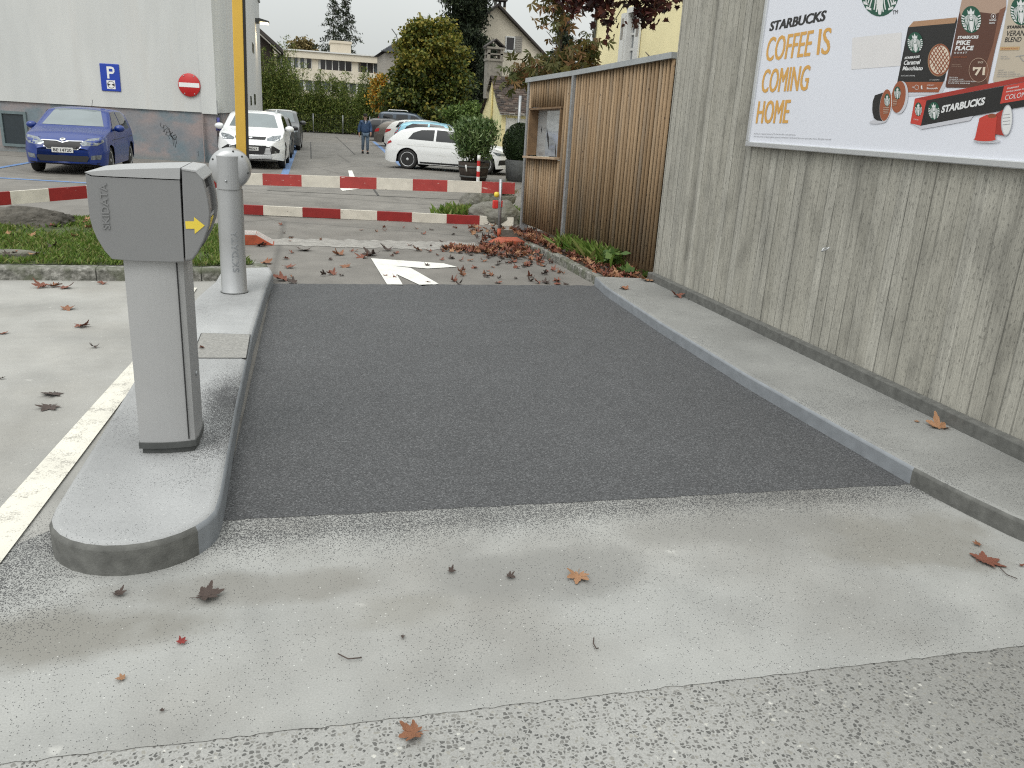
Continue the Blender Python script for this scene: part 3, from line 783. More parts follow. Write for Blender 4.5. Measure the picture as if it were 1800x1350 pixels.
PC = {}
def pcol(name, c, rough=.4):
    if name not in PC: PC[name] = plain('print_' + name, c, rough, var=.02)
    return PC[name]
for nm, c in dict(black=(.012, .011, .011), amber=(.66, .36, .085), green=(.004, .075, .042), white=(.72, .72, .72), brown=(.095, .034, .020), lightbrown=(.42, .29, .22), midbrown=(.20, .085, .05), beige=(.50, .43, .34),
                  tan=(.40, .23, .13), rust=(.30, .085, .035), red=(.52, .048, .032), darkred=(.35, .03, .02), cream=(.66, .56, .45), caramel=(.25, .065, .025), peach=(.71, .69, .69), silver=(.42, .43, .46), grey=(.30, .30, .31), gold=(.50, .33, .16), shade=(.55, .55, .59)).items(): pcol(nm, c)
PN = list(PC.keys()); PM = [PC[k] for k in PN]; PI_ = {k: i for i, k in enumerate(PN)}
class Art:
    """flat print on the poster plane, every new shape a hair further out"""
    def __init__(s, lvl=0): s.mb = MB(); s.l = lvl
    def P(s, x, y): return AX(x, y, XP + .0108 - .00010 * s.l)
    def poly(s, pts, col, z5=True):
        s.l += 1
        s.mb.flat([s.P(*( (1480 + x / 5.194, y / 5.194) if z5 else (x, y))) for x, y in pts], PI_[col]); return s
    def ell(s, cx, cy, rx, ry, col, tilt=0, n=28, z5=True, a0=0, a1=2 * PI):
        ct, st = math.cos(tilt), math.sin(tilt); pts = []
        for k in range(n):
            a = a0 + (a1 - a0) * k / n; u, v = rx * math.cos(a), ry * math.sin(a)
            pts.append((cx + u * ct - v * st, cy + u * st + v * ct))
        return s.poly(pts, col, z5)
    def ring(s, cx, cy, rx, ry, wd, col, tilt=0, n=36):
        s.l += 1; ct, st = math.cos(tilt), math.sin(tilt); vs = []; fs = []
        for k in range(n):
            a = 2 * PI * k / n
            for r in (1, 1 - wd):
                u, v = rx * r * math.cos(a), ry * r * math.sin(a); vs.append(s.P(1480 + (cx + u * ct - v * st) / 5.194, (cy + u * st + v * ct) / 5.194))
        for k in range(n):
            j = (k + 1) % n; fs.append((2*k, 2*j, 2*j+1, 2*k+1))
        s.mb.add(vs, fs, PI_[col]); return s
    def line(s, pts, wd, col):
        for (x0, y0), (x1, y1) in zip(pts[:-1], pts[1:]):
            d = math.hypot(x1 - x0, y1 - y0) or 1; nx, ny = -(y1 - y0) / d * wd / 2, (x1 - x0) / d * wd / 2
            s.poly([(x0 - nx, y0 - ny), (x1 - nx, y1 - ny), (x1 + nx, y1 + ny), (x0 + nx, y0 + ny)], col); s.l -= 1
        s.l += 1; return s
    def text(s, txt, bl, br, tl, col, bold=.02, z5=True):
        s.l += 1; f = (lambda p: (1480 + p[0] / 5.194, p[1] / 5.194)) if z5 else (lambda p: p)
        o, a, b = s.P(*f(bl)), s.P(*f(br)), s.P(*f(tl))
        text_on(s.mb, txt, o, a - o, b - o, PI_[col], bold); return s
    def emblem(s, cx, cy, rx, ry, cr=0.0):
        """round green seal, pale crowned figure with wavy hair and striped tails"""
        s.ell(cx, cy, rx, ry, 'green')
        T = lambda u, v: (cx + rx * (u + cr * v), cy - ry * v)
        for sg in (-1, 1):
            for k in range(5):      # wavy hair strands
                x0 = .16 + .105 * k; top = .42 - .07 * k; a, b = [], []
                for i in range(9):
                    t = i / 8; v = top - t * (1.25 - .16 * k); u = x0 * (1 - .12 * t) + .05 * math.sin(t * 6.5 + k * .5) + .12 * t * (k > 1)
                    a.append(T(sg * u, v)); b.append(T(sg * (u + .058), v))
                s.poly(a + b[::-1], 'white'); s.l -= 1
            for k in range(6):      # striped tails along the rim
                v0 = .28 - .19 * k; r0 = math.sqrt(max(.02, .93 - v0 * v0))
                s.poly([T(sg * (r0 - .26), v0 - .02), T(sg * r0, v0 + .07), T(sg * r0, v0 - .04), T(sg * (r0 - .26), v0 - .10)], 'white'); s.l -= 1
        s.l += 1
        s.ell(*T(0, .18), rx * .17, ry * .24, 'white', n=16)
        s.poly([T(-.30, .40), T(-.36, .72), T(-.17, .56), T(0, .86), T(.17, .56), T(.36, .72), T(.30, .40)], 'white')
        s.poly([T(-.13, -.1), T(.13, -.1), T(.17, -.5), T(.06, -.93), T(-.06, -.93), T(-.17, -.5)], 'white')
        for u, v, a in ((-.06, .22, .03), (.06, .22, .03), (0, .08, .04)): s.ell(*T(u, v), rx * a, ry * .02, 'green', n=8); s.l -= 1
        s.l += 2; return s
    def done(s, name): return s.mb.build(name, PM, panel)
z8 = lambda x, y: (1290 + x / 5.19, y / 5.19)
a = Art()
for sh_ in (-3, 0, 3): a.text('STARBUCKS', z8(322 + sh_, 286), z8(826 + sh_, 190), z8(341 + sh_, 197), 'black', .02, z5=False)
for sh_ in (-3.5, 0, 3.5): a.text('COFFEE', z8(285 + sh_, 563), z8(690 + sh_, 513), z8(318 + sh_, 342), 'amber', .0, z5=False)
for sh_ in (-3.5, 0, 3.5): a.text('IS', z8(756 + sh_, 503), z8(868 + sh_, 494), z8(782 + sh_, 262), 'amber', .0, z5=False)
for sh_ in (-3.5, 0, 3.5): a.text('COMING', z8(245 + sh_, 848), z8(665 + sh_, 826), z8(275 + sh_, 634), 'amber', .0, z5=False)
for sh_ in (-3.5, 0, 3.5): a.text('HOME', z8(200 + sh_, 1128), z8(487 + sh_, 1126), z8(228 + sh_, 922), 'amber', .0, z5=False)
a.text('Pike Place is a registered trademark of The Pike Place PDA, used under license.', z8(182, 1228), z8(562, 1240), z8(184, 1212), 'grey', 0, z5=False)
a.text('Starbucks and the Starbucks logo are registered trademarks of Starbucks Corporation used under license. All rights reserved.', z8(180, 1253), z8(886, 1282), z8(182, 1237), 'grey', 0, z5=False)
a.done('headline')
Art().poly([(95, 345), (545, 295), (535, 600), (85, 635)], 'peach').done('ghost_reflection')  # pale peach rectangle: a ghost reflection put into the poster colour
a = Art(1); a.emblem(345, -88, 178, 238); a.text('TM', (458, 132), (508, 124), (462, 96), 'black', 0); a.done('seal_emblem')
a = Art(1)   # coffee box
a.poly([(490, 858), (880, 848), (930, 720), (960, 760), (905, 862), (600, 880)], 'shade')
a.poly([(606, 250), (652, 196), (1050, 158), (1030, 212)], 'tan')
a.poly([(1030, 212), (1050, 158), (1052, 190), (935, 740), (925, 745)], 'black')
a.poly([(604, 248), (1030, 211), (928, 748), (505, 748)], 'black')
a.poly([(505, 748), (928, 748), (882, 843), (490, 843)], 'rust')
a.ell(888, 548, 104, 150, 'tan', .12); a.ell(890, 545, 96, 140, 'cream', .12)
def chord(sl, off):
    P_ = []
    for k in range(41):
        u = -1.2 + 2.4 * k / 40; v = sl * u + off
        if u * u + v * v < .93: P_.append((890 + 92 * u, 545 + 136 * v))
    return P_
for off in (-.95, -.57, -.19, .19, .57, .95):
    for sl in (1.15, -1.0):
        P_ = chord(sl, off); a.line([P_[0], P_[-1]], 8, 'caramel') if len(P_) > 2 else None
a.ring(890, 545, 99, 145, .09, 'caramel', .12)
a.emblem(668, 388, 70, 96, -.1)
a.text('STARBUCKS', (570, 541), (706, 528), (576, 519), 'white', .05)
a.text('Caramel', (560, 594), (708, 586), (572, 552), 'white', .03)
a.text('Macchiato', (550, 643), (733, 642), (564, 605), 'white', .03)
a.text('OUR CLASSIC CARAMEL', (538, 697), (668, 696), (540, 686), 'white', 0)
a.text('12 capsules', (800, 736), (888, 735), (803, 724), 'white', 0)
a.ell(735, 797, 15, 20, 'white', 0, 16, True, PI * .5, PI * 1.5); a.ring(682, 797, 20, 22, .12, 'white')
a.text('12', (640, 803), (656, 803), (641, 790), 'white', .02); a.text('Smooth', (772, 815), (872, 814), (776, 797), 'white', .02)
a.text('INTENSITY', (776, 784), (842, 783), (778, 773), 'white', 0)
a.done('coffee_box')
a = Art(12)   # brown bag
a.poly([(1106, -60), (1500, -60), (1497, 60), (1400, 440), (1330, 772), (1190, 802), (955, 800), (945, 780), (1060, 170), (1085, 60)], 'brown')
a.poly([(1106, -60), (1500, -60), (1497, 85), (1400, 128), (1240, 108), (1085, 150), (1075, 90)], 'lightbrown')
a.poly([(1440, 90), (1497, 60), (1400, 440), (1330, 772), (1300, 640), (1380, 400)], 'midbrown')
a.emblem(1180, 178, 92, 124, -.05)
a.text('STARBUCKS', (1054, 356), (1243, 352), (1060, 328), 'white', .05)
a.text('PIKE', (1040, 412), (1165, 410), (1050, 370), 'white', .04)
a.text('PLACE', (1030, 461), (1195, 459), (1042, 420), 'white', .04)
a.text('R O A S T', (1024, 490), (1140, 489), (1028, 474), 'white', .02)
a.text('MEDIUM ROAST', (1016, 529), (1140, 528), (1018, 516), 'rust', .03)
a.text('SMOOTH WITH', (1002, 592), (1082, 596), (1004, 584), 'lightbrown', 0); a.text('COCOA NOTES', (1000, 608), (1096, 612), (1002, 600), 'lightbrown', 0)
a.ring(1248, 640, 90, 112, .045, 'lightbrown'); a.text("'71", (1188, 690), (1302, 688), (1196, 612), 'cream', .05)
a.text('SINCE', (1240, 578), (1290, 577), (1241, 560), 'cream', 0)
for k, (tx, ln) in enumerate((('WHOLE BEAN', 80), ('100% ARABICA COFFEE', 130), ('NET WT MEDIUM ROAST COFFEE BEANS', 240), ('CAFE EN GRAINS', 190))):
    a.text(tx, (978 - k * 3, 712 + k * 17), (978 + ln, 714 + k * 18), (980 - k * 3, 701 + k * 17), 'white', 0)
a.ring(1383, 150, 24, 26, .12, 'white'); a.ell(1383, 150, 7, 12, 'white')
a.text('WHOLE', (1342, 193), (1408, 191), (1344, 178), 'white', .02); a.text('BEAN', (1346, 217), (1396, 216), (1348, 203), 'white', .02)
a.done('brown_coffee_bag')
a = Art(12)   # beige bag
a.poly([(1530, -60), (1930, -60), (1890, 300), (1800, 700), (1385, 752), (1380, 720), (1480, 250)], 'beige')
a.emblem(1635, 100, 98, 130, -.05)
a.text('STARBUCKS', (1505, 262), (1722, 256), (1511, 234), 'black', .05)
a.text('VERANDA', (1494, 330), (1745, 324), (1508, 280), 'black', .01)
a.text('BLEND', (1484, 384), (1632, 381), (1496, 340), 'black', .01)
a.poly([(1446, 428), (1624, 425), (1618, 457), (1440, 460)], 'gold'); a.text('BLONDE ROAST', (1456, 452), (1606, 450), (1459, 438), 'rust', .02)
a.text('MELLOW &', (1450, 522), (1510, 521), (1451, 512), 'grey', 0); a.text('SOFT COCOA', (1448, 541), (1530, 540), (1450, 531), 'grey', 0)
a.line([(1585, 515), (1662, 505)], 5, 'grey'); a.line([(1620, 512), (1650, 555), (1690, 560)], 6, 'grey')
for k, ln in enumerate((55, 150, 200, 240)): a.text('GROUND COFFEE ARABICA'[:8 + 4 * k], (1424 - k * 4, 647 + k * 19), (1424 + ln, 645 + k * 18), (1426 - k * 4, 636 + k * 19), 'grey', 0)
a.done('beige_coffee_bag')
a = Art(28)   # long capsule sleeve
a.poly([(640, 1128), (718, 1150), (1200, 1058), (1170, 1100), (730, 1180)], 'shade')
a.poly([(665, 900), (1950, 640), (1950, 690), (772, 917)], 'darkred')
a.poly([(665, 900), (772, 917), (720, 1146), (624, 1126)], 'red')
a.poly([(772, 917), (1480, 786), (1950, 692), (1950, 930), (1662, 972), (720, 1146)], 'black')
a.poly([(1480, 786), (1950, 692), (1950, 862), (1443, 947)], 'red')
a.emblem(697, 998, 33, 64); a.text('STARBUCKS', (654, 1092), (696, 1100), (656, 1082), 'white', .0)
a.emblem(840, 1012, 52, 82, -.1)
a.text('STARBUCKS', (903, 1033), (1298, 957), (917, 965), 'white', .045)
a.text('STARBUCKS', (1506, 816), (1614, 796), (1509, 802), 'white', .02); a.text('SINGLE-ORIGIN COFFEE', (1498, 846), (1710, 810), (1500, 833), 'white', .02)
a.text('COLOMBIA', (1484, 914), (1760, 868), (1496, 868), 'white', -.004)
a.done('capsule_sleeve')
a = Art(28)   # capsules
a.ell(330, 1110, 80, 20, 'shade', -.1)
a.poly([(375, 845), (300, 870), (280, 930), (276, 1010), (290, 1075), (320, 1100), (380, 1108)], 'black')
a.ell(535, 890, 68, 150, 'shade', .12); a.ell(516, 885, 64, 146, 'rust', .14); a.ell(400, 960, 54, 150, 'white', .12); a.ell(398, 960, 51, 146, 'rust', .12)
a.emblem(412, 915, 26, 60); a.emblem(506, 848, 30, 58)
for k in range(4):
    a.line([(375 + k, 985 + k * 16), (430 - k * 2, 982 + k * 16)], 7, 'lightbrown'); a.line([(465, 915 + k * 15), (506 - k * 3, 912 + k * 15)], 7, 'lightbrown')
a.done('round_capsules')
a = Art(52)
a.ell(1330, 1290, 120, 16, 'shade')
a.poly([(1390, 1050), (1470, 1000), (1490, 1240), (1400, 1225)], 'darkred')
a.ell(1505, 1098, 52, 143, 'silver', .08); a.ell(1507, 1098, 44, 132, 'white', .08)
for k in range(4): a.line([(1468, 1050 + k * 30), (1535, 1042 + k * 30)], 6, 'grey')
a.ell(1305, 1275, 106, 24, 'silver'); a.ell(1305, 1270, 100, 20, 'red')
a.poly([(1255, 1078), (1320, 1048), (1370, 1045), (1416, 1062), (1394, 1278), (1212, 1272)], 'red'); a.ell(1370, 1058, 40, 20, 'caramel')
a.done('red_capsules')

# ================================================================== THINGS: slatted fence with a display window
fa, fb, fc = Vector((3.95, 8.66, .06)), Vector((3.64, 11.06, .05)), Vector((3.40, 12.45, .0))
ft1 = AY(1183, 97, 8.66).z; ft3 = AY(925, 141, 12.45).z
fence = thing('slatted_fence', 'brown vertical slat timber fence with metal cap and a small display window', 'fence', fb)
FL = [(fa, fb), (fb, fc)]
def fpt(s):      # distance along the fence from the wall end
    L1 = (fb - fa).length
    return fa.lerp(fb, s / L1) if s <= L1 else fb.lerp(fc, (s - L1) / (fc - fb).length)
FT = (fb - fa).length + (fc - fb).length
def ftop(s): return ft1 + (ft3 - ft1) * s / FT
def on_fence(px, py, off=0):
    """where the sight line meets the far fence plane"""
    d = (fc - fb).normalized(); nrm = Vector((-d.y, d.x, 0)); nrm = -nrm if nrm.x > 0 else nrm
    v = ray(px, py); t = (fb + nrm * off - CAM).dot(nrm) / v.dot(nrm); return CAM + v * t
w_tl, w_tr, w_bl, w_br = on_fence(934, 191), on_fence(989, 190), on_fence(926, 273), on_fence(985, 281)
L1 = (fb - fa).length
ws0 = L1 + (w_tr - fb).xy.length; ws1 = L1 + (w_tl - fb).xy.length
wz0, wz1 = (w_bl.z + w_br.z) / 2 + .01, (w_tl.z + w_tr.z) / 2
mb = MB(); pitch = .080; s = .03; rd = random.Random(3)
while s < FT - .03:
    p = fpt(s); r = .0222 * rd.uniform(.94, 1.05); top = ftop(s) - .02
    zb = .085 if s < L1 - .05 else .16 + .05 * (s - L1)
    off = Vector((rd.uniform(-.003, .003), 0, 0))
    segs = [(zb, top)]
    if ws0 - .02 < s < ws1 + .02: segs = [(zb, wz0 - .02), (wz1 + .01, top)]
    if abs(s - L1) > .05:
        for z0, z1 in segs: mb.tube([(p.x + off.x, p.y, z0), (p.x + off.x, p.y, z1)], r, 10)
    s += pitch * rd.uniform(.97, 1.03)
mb.build('slats', M['slat'], fence)
mb = MB()      # added dark sheet standing for the shade behind the slats
for a_, b_, s0, s1, gap in ((fa, fb, 0, L1, None), (fb, fc, L1, FT, (ws0 - .02, ws1 + .02))):
    d = (b_ - a_).normalized(); o_ = Vector((-d.y, d.x, 0)); o_ = o_ if o_.x > 0 else -o_
    for (u0_, u1_, zlo, zhi) in ([(s0, s1, .2, None)] if gap is None else [(s0, gap[0], .2, None), (gap[1], s1, .2, None), (gap[0], gap[1], .2, wz0 - .03), (gap[0], gap[1], wz1 + .02, None)]):
        p, q_ = fpt(u0_ + .001) + o_ * .030, fpt(u1_ - .001) + o_ * .030
        zt0, zt1 = (ftop(u0_) - .05, ftop(u1_) - .05) if zhi is None else (zhi, zhi)
        mb.add([(p.x, p.y, zlo), (q_.x, q_.y, zlo), (q_.x, q_.y, zt1), (p.x, p.y, zt0)], [(0, 1, 2, 3)])
mb.build('slat_gap_shade', plain('dark_gap_shade', (.05, .034, .02), .9), fence)
dn = (fc - fb).normalized(); nn = Vector((dn.y, -dn.x, 0)); nn = nn if nn.x > 0 else -nn   # towards the back
mb = MB()
for (a_, b_) in FL:
    for z in (.35, 1.3, 2.05):
        d = (b_ - a_).normalized(); o_ = Vector((-d.y, d.x, 0)); o_ = o_ if o_.x > 0 else -o_
        mb.bar(Vector((a_.x, a_.y, z)) + o_ * .07, Vector((b_.x, b_.y, z)) + o_ * .07, .05, .09) if not (z == 1.3 and a_ is fb) else None
mb.build('rail', M['timber'], fence)
mb = MB(); mb.box((fb.x - .055, fb.y - .03, -.0), (fb.x + .01, fb.y + .03, ftop(L1) - .02)); mb.build('post', M['steel'], fence, bevel=.006)
mb = MB(); q = fc + dn * .035; mb.box((q.x - .03, q.y - .03, 0), (q.x + .10, q.y + .03, ftop(FT) - .02)); mb.build('post', M['steel'], fence, bevel=.006)
mb = MB(); e0 = fpt(-.0) ; e1 = fc + dn * .09
for p, q_, s0, s1 in ((fa, fb, 0, L1), (fb, e1, L1, FT)):
    d = (q_ - p).normalized(); sd_ = Vector((-d.y, d.x, 0)) * .085; z0, z1 = ftop(s0) - .03, ftop(s1) - .03; back = nn * .03
    P8 = []
    for zz in (0, .062):
        P8 += [Vector((p.x, p.y, z0 + zz)) - sd_ + back, Vector((q_.x, q_.y, z1 + zz)) - sd_ + back, Vector((q_.x, q_.y, z1 + zz)) + sd_ + back, Vector((p.x, p.y, z0 + zz)) + sd_ + back]
    mb.add(P8, [(0,3,2,1),(4,5,6,7),(0,1,5,4),(1,2,6,5),(2,3,7,6),(3,0,4,7)])
mb.build('cap', M['zinc'], fence)
# display window: timber reveal, sill, glazed board
A_, B_ = fpt(ws0), fpt(ws1); A_.z = B_.z = 0
up = Vector((0, 0, 1)); mb = MB(); dpt = .17
fr = lambda s_, z, b: fpt(s_).xy.to_3d() + up * z + nn * b
mb.obox((fr(ws0 + .008, (wz0 + wz1) / 2, dpt / 2 - .03)), dn * .011, nn * dpt / 2, up * (wz1 - wz0) / 2)
mb.obox((fr(ws1 - .008, (wz0 + wz1) / 2, dpt / 2 - .03)), dn * .011, nn * dpt / 2, up * (wz1 - wz0) / 2)
mb.obox((fr((ws0 + ws1) / 2, wz1 + .0, dpt / 2 - .03)), dn * ((ws1 - ws0) / 2 + .018), nn * dpt / 2, up * .012)
mb.build('window_frame', M['timber'], fence)
mb = MB(); mb.obox((fr((ws0 + ws1) / 2, wz0 - .015, dpt / 2 - .07)), dn * ((ws1 - ws0) / 2 + .03), nn * (dpt / 2 + .02), up * .016); mb.build('window_sill', M['timberpale'], fence, bevel=.004)
m, nt_, b_ = new_mat('hazy_acrylic'); q = N(nt_)
c = q.mix((.34, .36, .37), (.20, .21, .22), q.ramp(q.noise(1, 4, q.map((3, 3, 9))), [(.5, 0), (.7, 1)]))
q.link(c, b_.inputs['Base Color']); b_.inputs['Roughness'].default_value = .07; b_.inputs['Specular IOR Level'].default_value = 1.0; b_.inputs['Coat Weight'].default_value = .6; b_.inputs['Coat IOR'].default_value = 1.9
M['acrylic'] = m
mb = MB(); mb.obox((fr((ws0 + ws1) / 2, (wz0 + wz1) / 2, dpt - .045)), dn * ((ws1 - ws0) / 2 - .02), nn * .008, up * ((wz1 - wz0) / 2 - .012)); pane = mb.build('window_pane', M['acrylic'], fence)
for (u_, v_, sx, sz, tl) in ((.62, .38, .035, .16, .3), (.27, .62, .03, .10, -.4), (.35, .12, .02, .13, .1), (.85, .55, .02, .05, .2)):
    mb = MB(); c_ = fr(ws1 - (1 - u_) * 0 - (ws1 - ws0) * (1 - u_), wz0 + (wz1 - wz0) * v_, dpt - .056)
    dd = dn * sx; uu = up * sz + dn * tl * sz
    mb.flat([c_ - dd * .3 - uu, c_ + dd * .1 - uu * .6, c_ + dd * .8 + uu * .2, c_ + dd * .3 + uu, c_ - dd * .2 + uu * .5, c_ - dd + uu * .1])
    mb.build('peeling_mark', M['ink'], pane)

# ================================================================== THINGS: ticket terminal
YF, YB = 3.79, 4.19
term = thing('ticket_terminal', 'grey parking ticket terminal with a wide rounded head and yellow arrow on the island', 'ticket machine', (-.62, 3.95, ZI))
def front(pts, y=YF): return [AY(px, py, y) for px, py in pts]
def fscale(pts, k, c): return [c + (p - c) * k for p in pts]
ext = Vector((0, YB - YF, 0))
mb = MB()
mb.prism(front([(150, 305), (160, 310), (200, 312), (316, 317), (323.5, 460), (300, 460.5), (240, 459), (197, 455.5), (184, 441), (171, 420), (163, 402), (157.5, 382), (154, 350)]), ext)
hous = mb.build('housing', M['dark_grey'], term, bevel=.007)
mb = MB(); mb.prism(front([(148, 302.5), (175, 299.5), (200, 298), (260, 296), (316.5, 295), (316.2, 315.5), (200, 310.5), (161, 308.3), (152, 304.5)], YF - .004), ext + Vector((0, .01, 0)))
mb.build('lid', [M['lid']], term, bevel=.008)
bez_o = front([(318.5, 295), (345, 299), (356, 314), (361, 332), (366, 352), (369, 378), (367.5, 398), (358, 425), (347, 446), (338, 458), (325.5, 460)])
for o_y in (0, YB - YF - .055):
    mb = MB(); mb.prism([p + Vector((0, o_y, 0)) for p in bez_o], (0, .055, 0)); mb.build('bezel', M['dark_grey'], term, bevel=.007)
cen = sum(bez_o, Vector()) / len(bez_o)
ins = [Vector((p.x if p.x < cen.x else p.x - .018, p.y + .054, p.z - (.012 if p.z > cen.z else -.004))) for p in bez_o]
mb = MB(); mb.prism(ins, (0, YB - YF - .108, 0)); mb.build('reader_panel', M['recess'], term)
mb = MB()      # lid nose over the reader
nose = front([(318.5, 294.5), (345, 298.5), (357.5, 314.5), (358, 318), (343, 303), (318.7, 299)], YF - .003); mb.prism(nose, ext + Vector((0, .006, 0))); mb.build('lid_nose', M['lid'], term, bevel=.004)
xs_ = AY(368.5, 380, YF).x
def side_patch(z0, z1, y0, y1, mat, name, par, out=.004):
    mb = MB(); n = 6; prof = sorted([(p.z, p.x) for p in bez_o if p.x > cen.x])
    def xat(z):
        for (a, xa), (b, xb) in zip(prof[:-1], prof[1:]):
            if a <= z <= b: return xa + (xb - xa) * (z - a) / (b - a + 1e-9)
        return prof[0][1]
    for i in range(n):
        za, zb_ = z0 + (z1 - z0) * i / n, z0 + (z1 - z0) * (i + 1) / n; xa, xb = xat(za) - .018 + out, xat(zb_) - .018 + out
        mb.add([(xa, y0, za), (xa, y1, za), (xb, y1, zb_), (xb, y0, zb_), (xa - .01, y0, za), (xa - .01, y1, za), (xb - .01, y1, zb_), (xb - .01, y0, zb_)], [(0,1,2,3),(0,3,7,4),(1,5,6,2)])
    mb.add([(xat(z1) - .018 + out, y0, z1), (xat(z1) - .018 + out, y1, z1), (xat(z1) - .03, y1, z1), (xat(z1) - .03, y0, z1)], [(0,1,2,3)])
    return mb.build(name, mat, par)
side_patch(1.25, 1.36, YF + .07, YB - .07, M['glassdark'], 'display', term)
side_patch(1.232, 1.243, YF + .06, YB - .06, M['alu'], 'slot_strip', term, .008)
side_patch(1.155, 1.225, YF + .07, YB - .07, M['dark_grey'], 'button_panel', term, .006)
side_patch(1.165, 1.225, YF + .20, YF + .29, M['yellow'], 'side_arrow', term, .010)
mb = MB(); mb.prism([p + Vector((0, -.0025, 0)) for p in front([(325.6, 389), (341, 389), (341, 381.5), (359.8, 396.5), (342.5, 411), (342, 402), (326.6, 402)])], (0, .004, 0)); mb.build('arrow_sticker', M['yellow'], term)
mb = MB(); o_, u_, v_ = AY(194, 403, YF - .002), AY(187.5, 322, YF - .002), AY(180.5, 403, YF - .002)
text_on(mb, 'SKIDATA', o_, u_ - o_, v_ - o_, 0, .012, thick=(0, -.003, 0)); mb.build('lettering', M['dark_grey'], hous)
mb = MB()
for px, py in ((316, 370), (319, 420)): pass
c0, c1 = AY(255, 455, YF), AY(255, 780, YF)
# column with a slightly bowed front
cz1 = AY(270, 459, 3.83).z + .015
cols = []
for k in range(9):
    t = k / 8; cols.append(Vector((-.742 + .222 * t, 3.83 - .012 * math.sin(PI * t), 0)))
cols += [Vector((-.500, 3.84, 0)), Vector((-.490, 3.90, 0)), Vector((-.486, 4.02, 0)), Vector((-.492, 4.09, 0)), Vector((-.74, 4.09, 0))]
mb = MB(); mb.prism([p + Vector((0, 0, ZI + .055)) for p in cols], (0, 0, cz1 - ZI - .055)); colo = mb.build('column', M['colgrey'], term, bevel=.006)
mb = MB(); mb.box((-.528, 3.8215, ZI + .07), (-.523, 3.832, cz1 - .02)); mb.build('door_gap', M['seam'], colo)
mb = MB(); mb.lathe([(.0, -.002), (.011, -.002), (.011, .006), (.006, .007), (0, .007)], (-.489, 3.93, .50), (1, 0, 0), 14); mb.build('lock', M['steel'], colo)
mb = MB(); mb.prism([Vector((p.x * 1.0, p.y, 0)) + (Vector((p.x + .61, p.y - 3.96, 0))) * .035 + Vector((0, 0, ZI + .028)) for p in cols], (0, 0, .030))
mb.prism([p + (Vector((p.x + .61, p.y - 3.96, 0))) * -.06 + Vector((0, 0, ZI - .002)) for p in cols], (0, 0, .029)); mb.build('foot', M['foot'], term, bevel=.003)

# ================================================================== THINGS: barrier post with its raised arm
BX, BY = -.566, 7.40 + .109
bar = thing('barrier_post', 'silver cylindrical barrier post with round head and raised yellow arm', 'barrier', (BX, BY, ZI))
mb = MB(); mb.lathe([(.1125, ZI), (.1125, ZI + .012), (.108, ZI + .018), (.1075, .6), (.109, .85), (.1095, 1.025), (.1095, 1.0345), (.1095, 1.035)], (BX, BY, 0), n=48); bcol = mb.build('column', M['boll'], bar)
mb = MB(); mb.lathe([(.118, ZI + .001), (.118, ZI + .006), (.113, ZI + .008)], (BX, BY, 0), n=40); mb.build('base_ring', M['foot'], bar)
hc = Vector((BX + .012, 7.44, 1.205))
mb = MB(); mb.lathe([(0, -.01), (.10, -.008), (.140, .004), (.158, .022), (.168, .045), (.170, .06), (.170, .17), (.160, .19), (0, .19)], hc, (.0, 1, 0), 48); head = mb.build('head', M['boll'], bar)
mb = MB(); pr = []
for k in range(17):
    a = PI + PI * k / 16; pr.append(Vector((BX + .1005 * math.cos(a), BY + .1005 * math.sin(a) - .02, 0)))
pr += [Vector((BX + .1005, BY + .05, 0)), Vector((BX - .1005, BY + .05, 0))]
mb.prism([p + Vector((0, 0, 1.037)) for p in pr], (0, 0, .275), smooth=False); mb.build('head_block', M['bollhead'], bar, bevel=.012)
for px, py in ((410, 264.5), (369, 277), (422.5, 278), (437, 304)):
    p = AY(px, py, 7.445); d_ = (p - hc); d_.y = 0; p = hc + d_.normalized() * .150
    mb = MB(); mb.lathe([(.008, 0), (.008, .012), (0, .013)], p + Vector((0, .016, 0)), (0, -1, 0), 10); mb.build('bolt', M['foot'], head)
mb = MB(); p = AY(397, 318, 7.39); mb.lathe([(.009, 0), (.009, .01), (0, .011)], p, (0, -1, 0), 12); mb.build('lock', M['steel'], bar)
def on_cyl(p, r=.1095):
    dx = max(-.99, min(.99, (p.x - BX) / r)); return Vector((p.x, BY - r * math.sqrt(1 - dx * dx), p.z))
mb = MB(); o_, u_, v_ = AY(421.0, 478, 7.41), AY(417.0, 405, 7.41), AY(409.5, 478.5, 7.41)
text_on(mb, 'SKIDATA', o_, u_ - o_, v_ - o_, 0, .02, fn=on_cyl); mb.build('lettering', M['decal_grey'], bcol)
a0, a1 = AY(415.5, 270, 7.70), AY(407.5, 0, 7.70); dv = (a1 - a0) / (a1.z - a0.z)
base_ = a0 + dv * (1.12 - a0.z); topp = a0 + dv * (4.4 - a0.z)
mb = MB(); s_ = Vector((.083, 0, 0)); t_ = Vector((0, .05, 0))
mb.add([base_, base_ + s_, base_ + s_ + t_, base_ + t_, topp, topp + s_, topp + s_ + t_, topp + t_], [(0,3,2,1),(4,5,6,7),(0,1,5,4),(1,2,6,5),(2,3,7,6),(3,0,4,7)])
arm = mb.build('arm', M['yarm'], bar, bevel=.006)
mb = MB(); b2 = base_ + s_ * 1.0 + Vector((.0005, .002, 0)); t2 = topp + s_ + Vector((.0005, .002, 0)); s2 = Vector((.020, 0, 0)); t3 = Vector((0, .045, 0))
mb.add([b2, b2 + s2, b2 + s2 + t3, b2 + t3, t2, t2 + s2, t2 + s2 + t3, t2 + t3], [(0,3,2,1),(4,5,6,7),(0,1,5,4),(1,2,6,5),(2,3,7,6),(3,0,4,7)]); mb.build('rubber_edge', M['black'], arm)
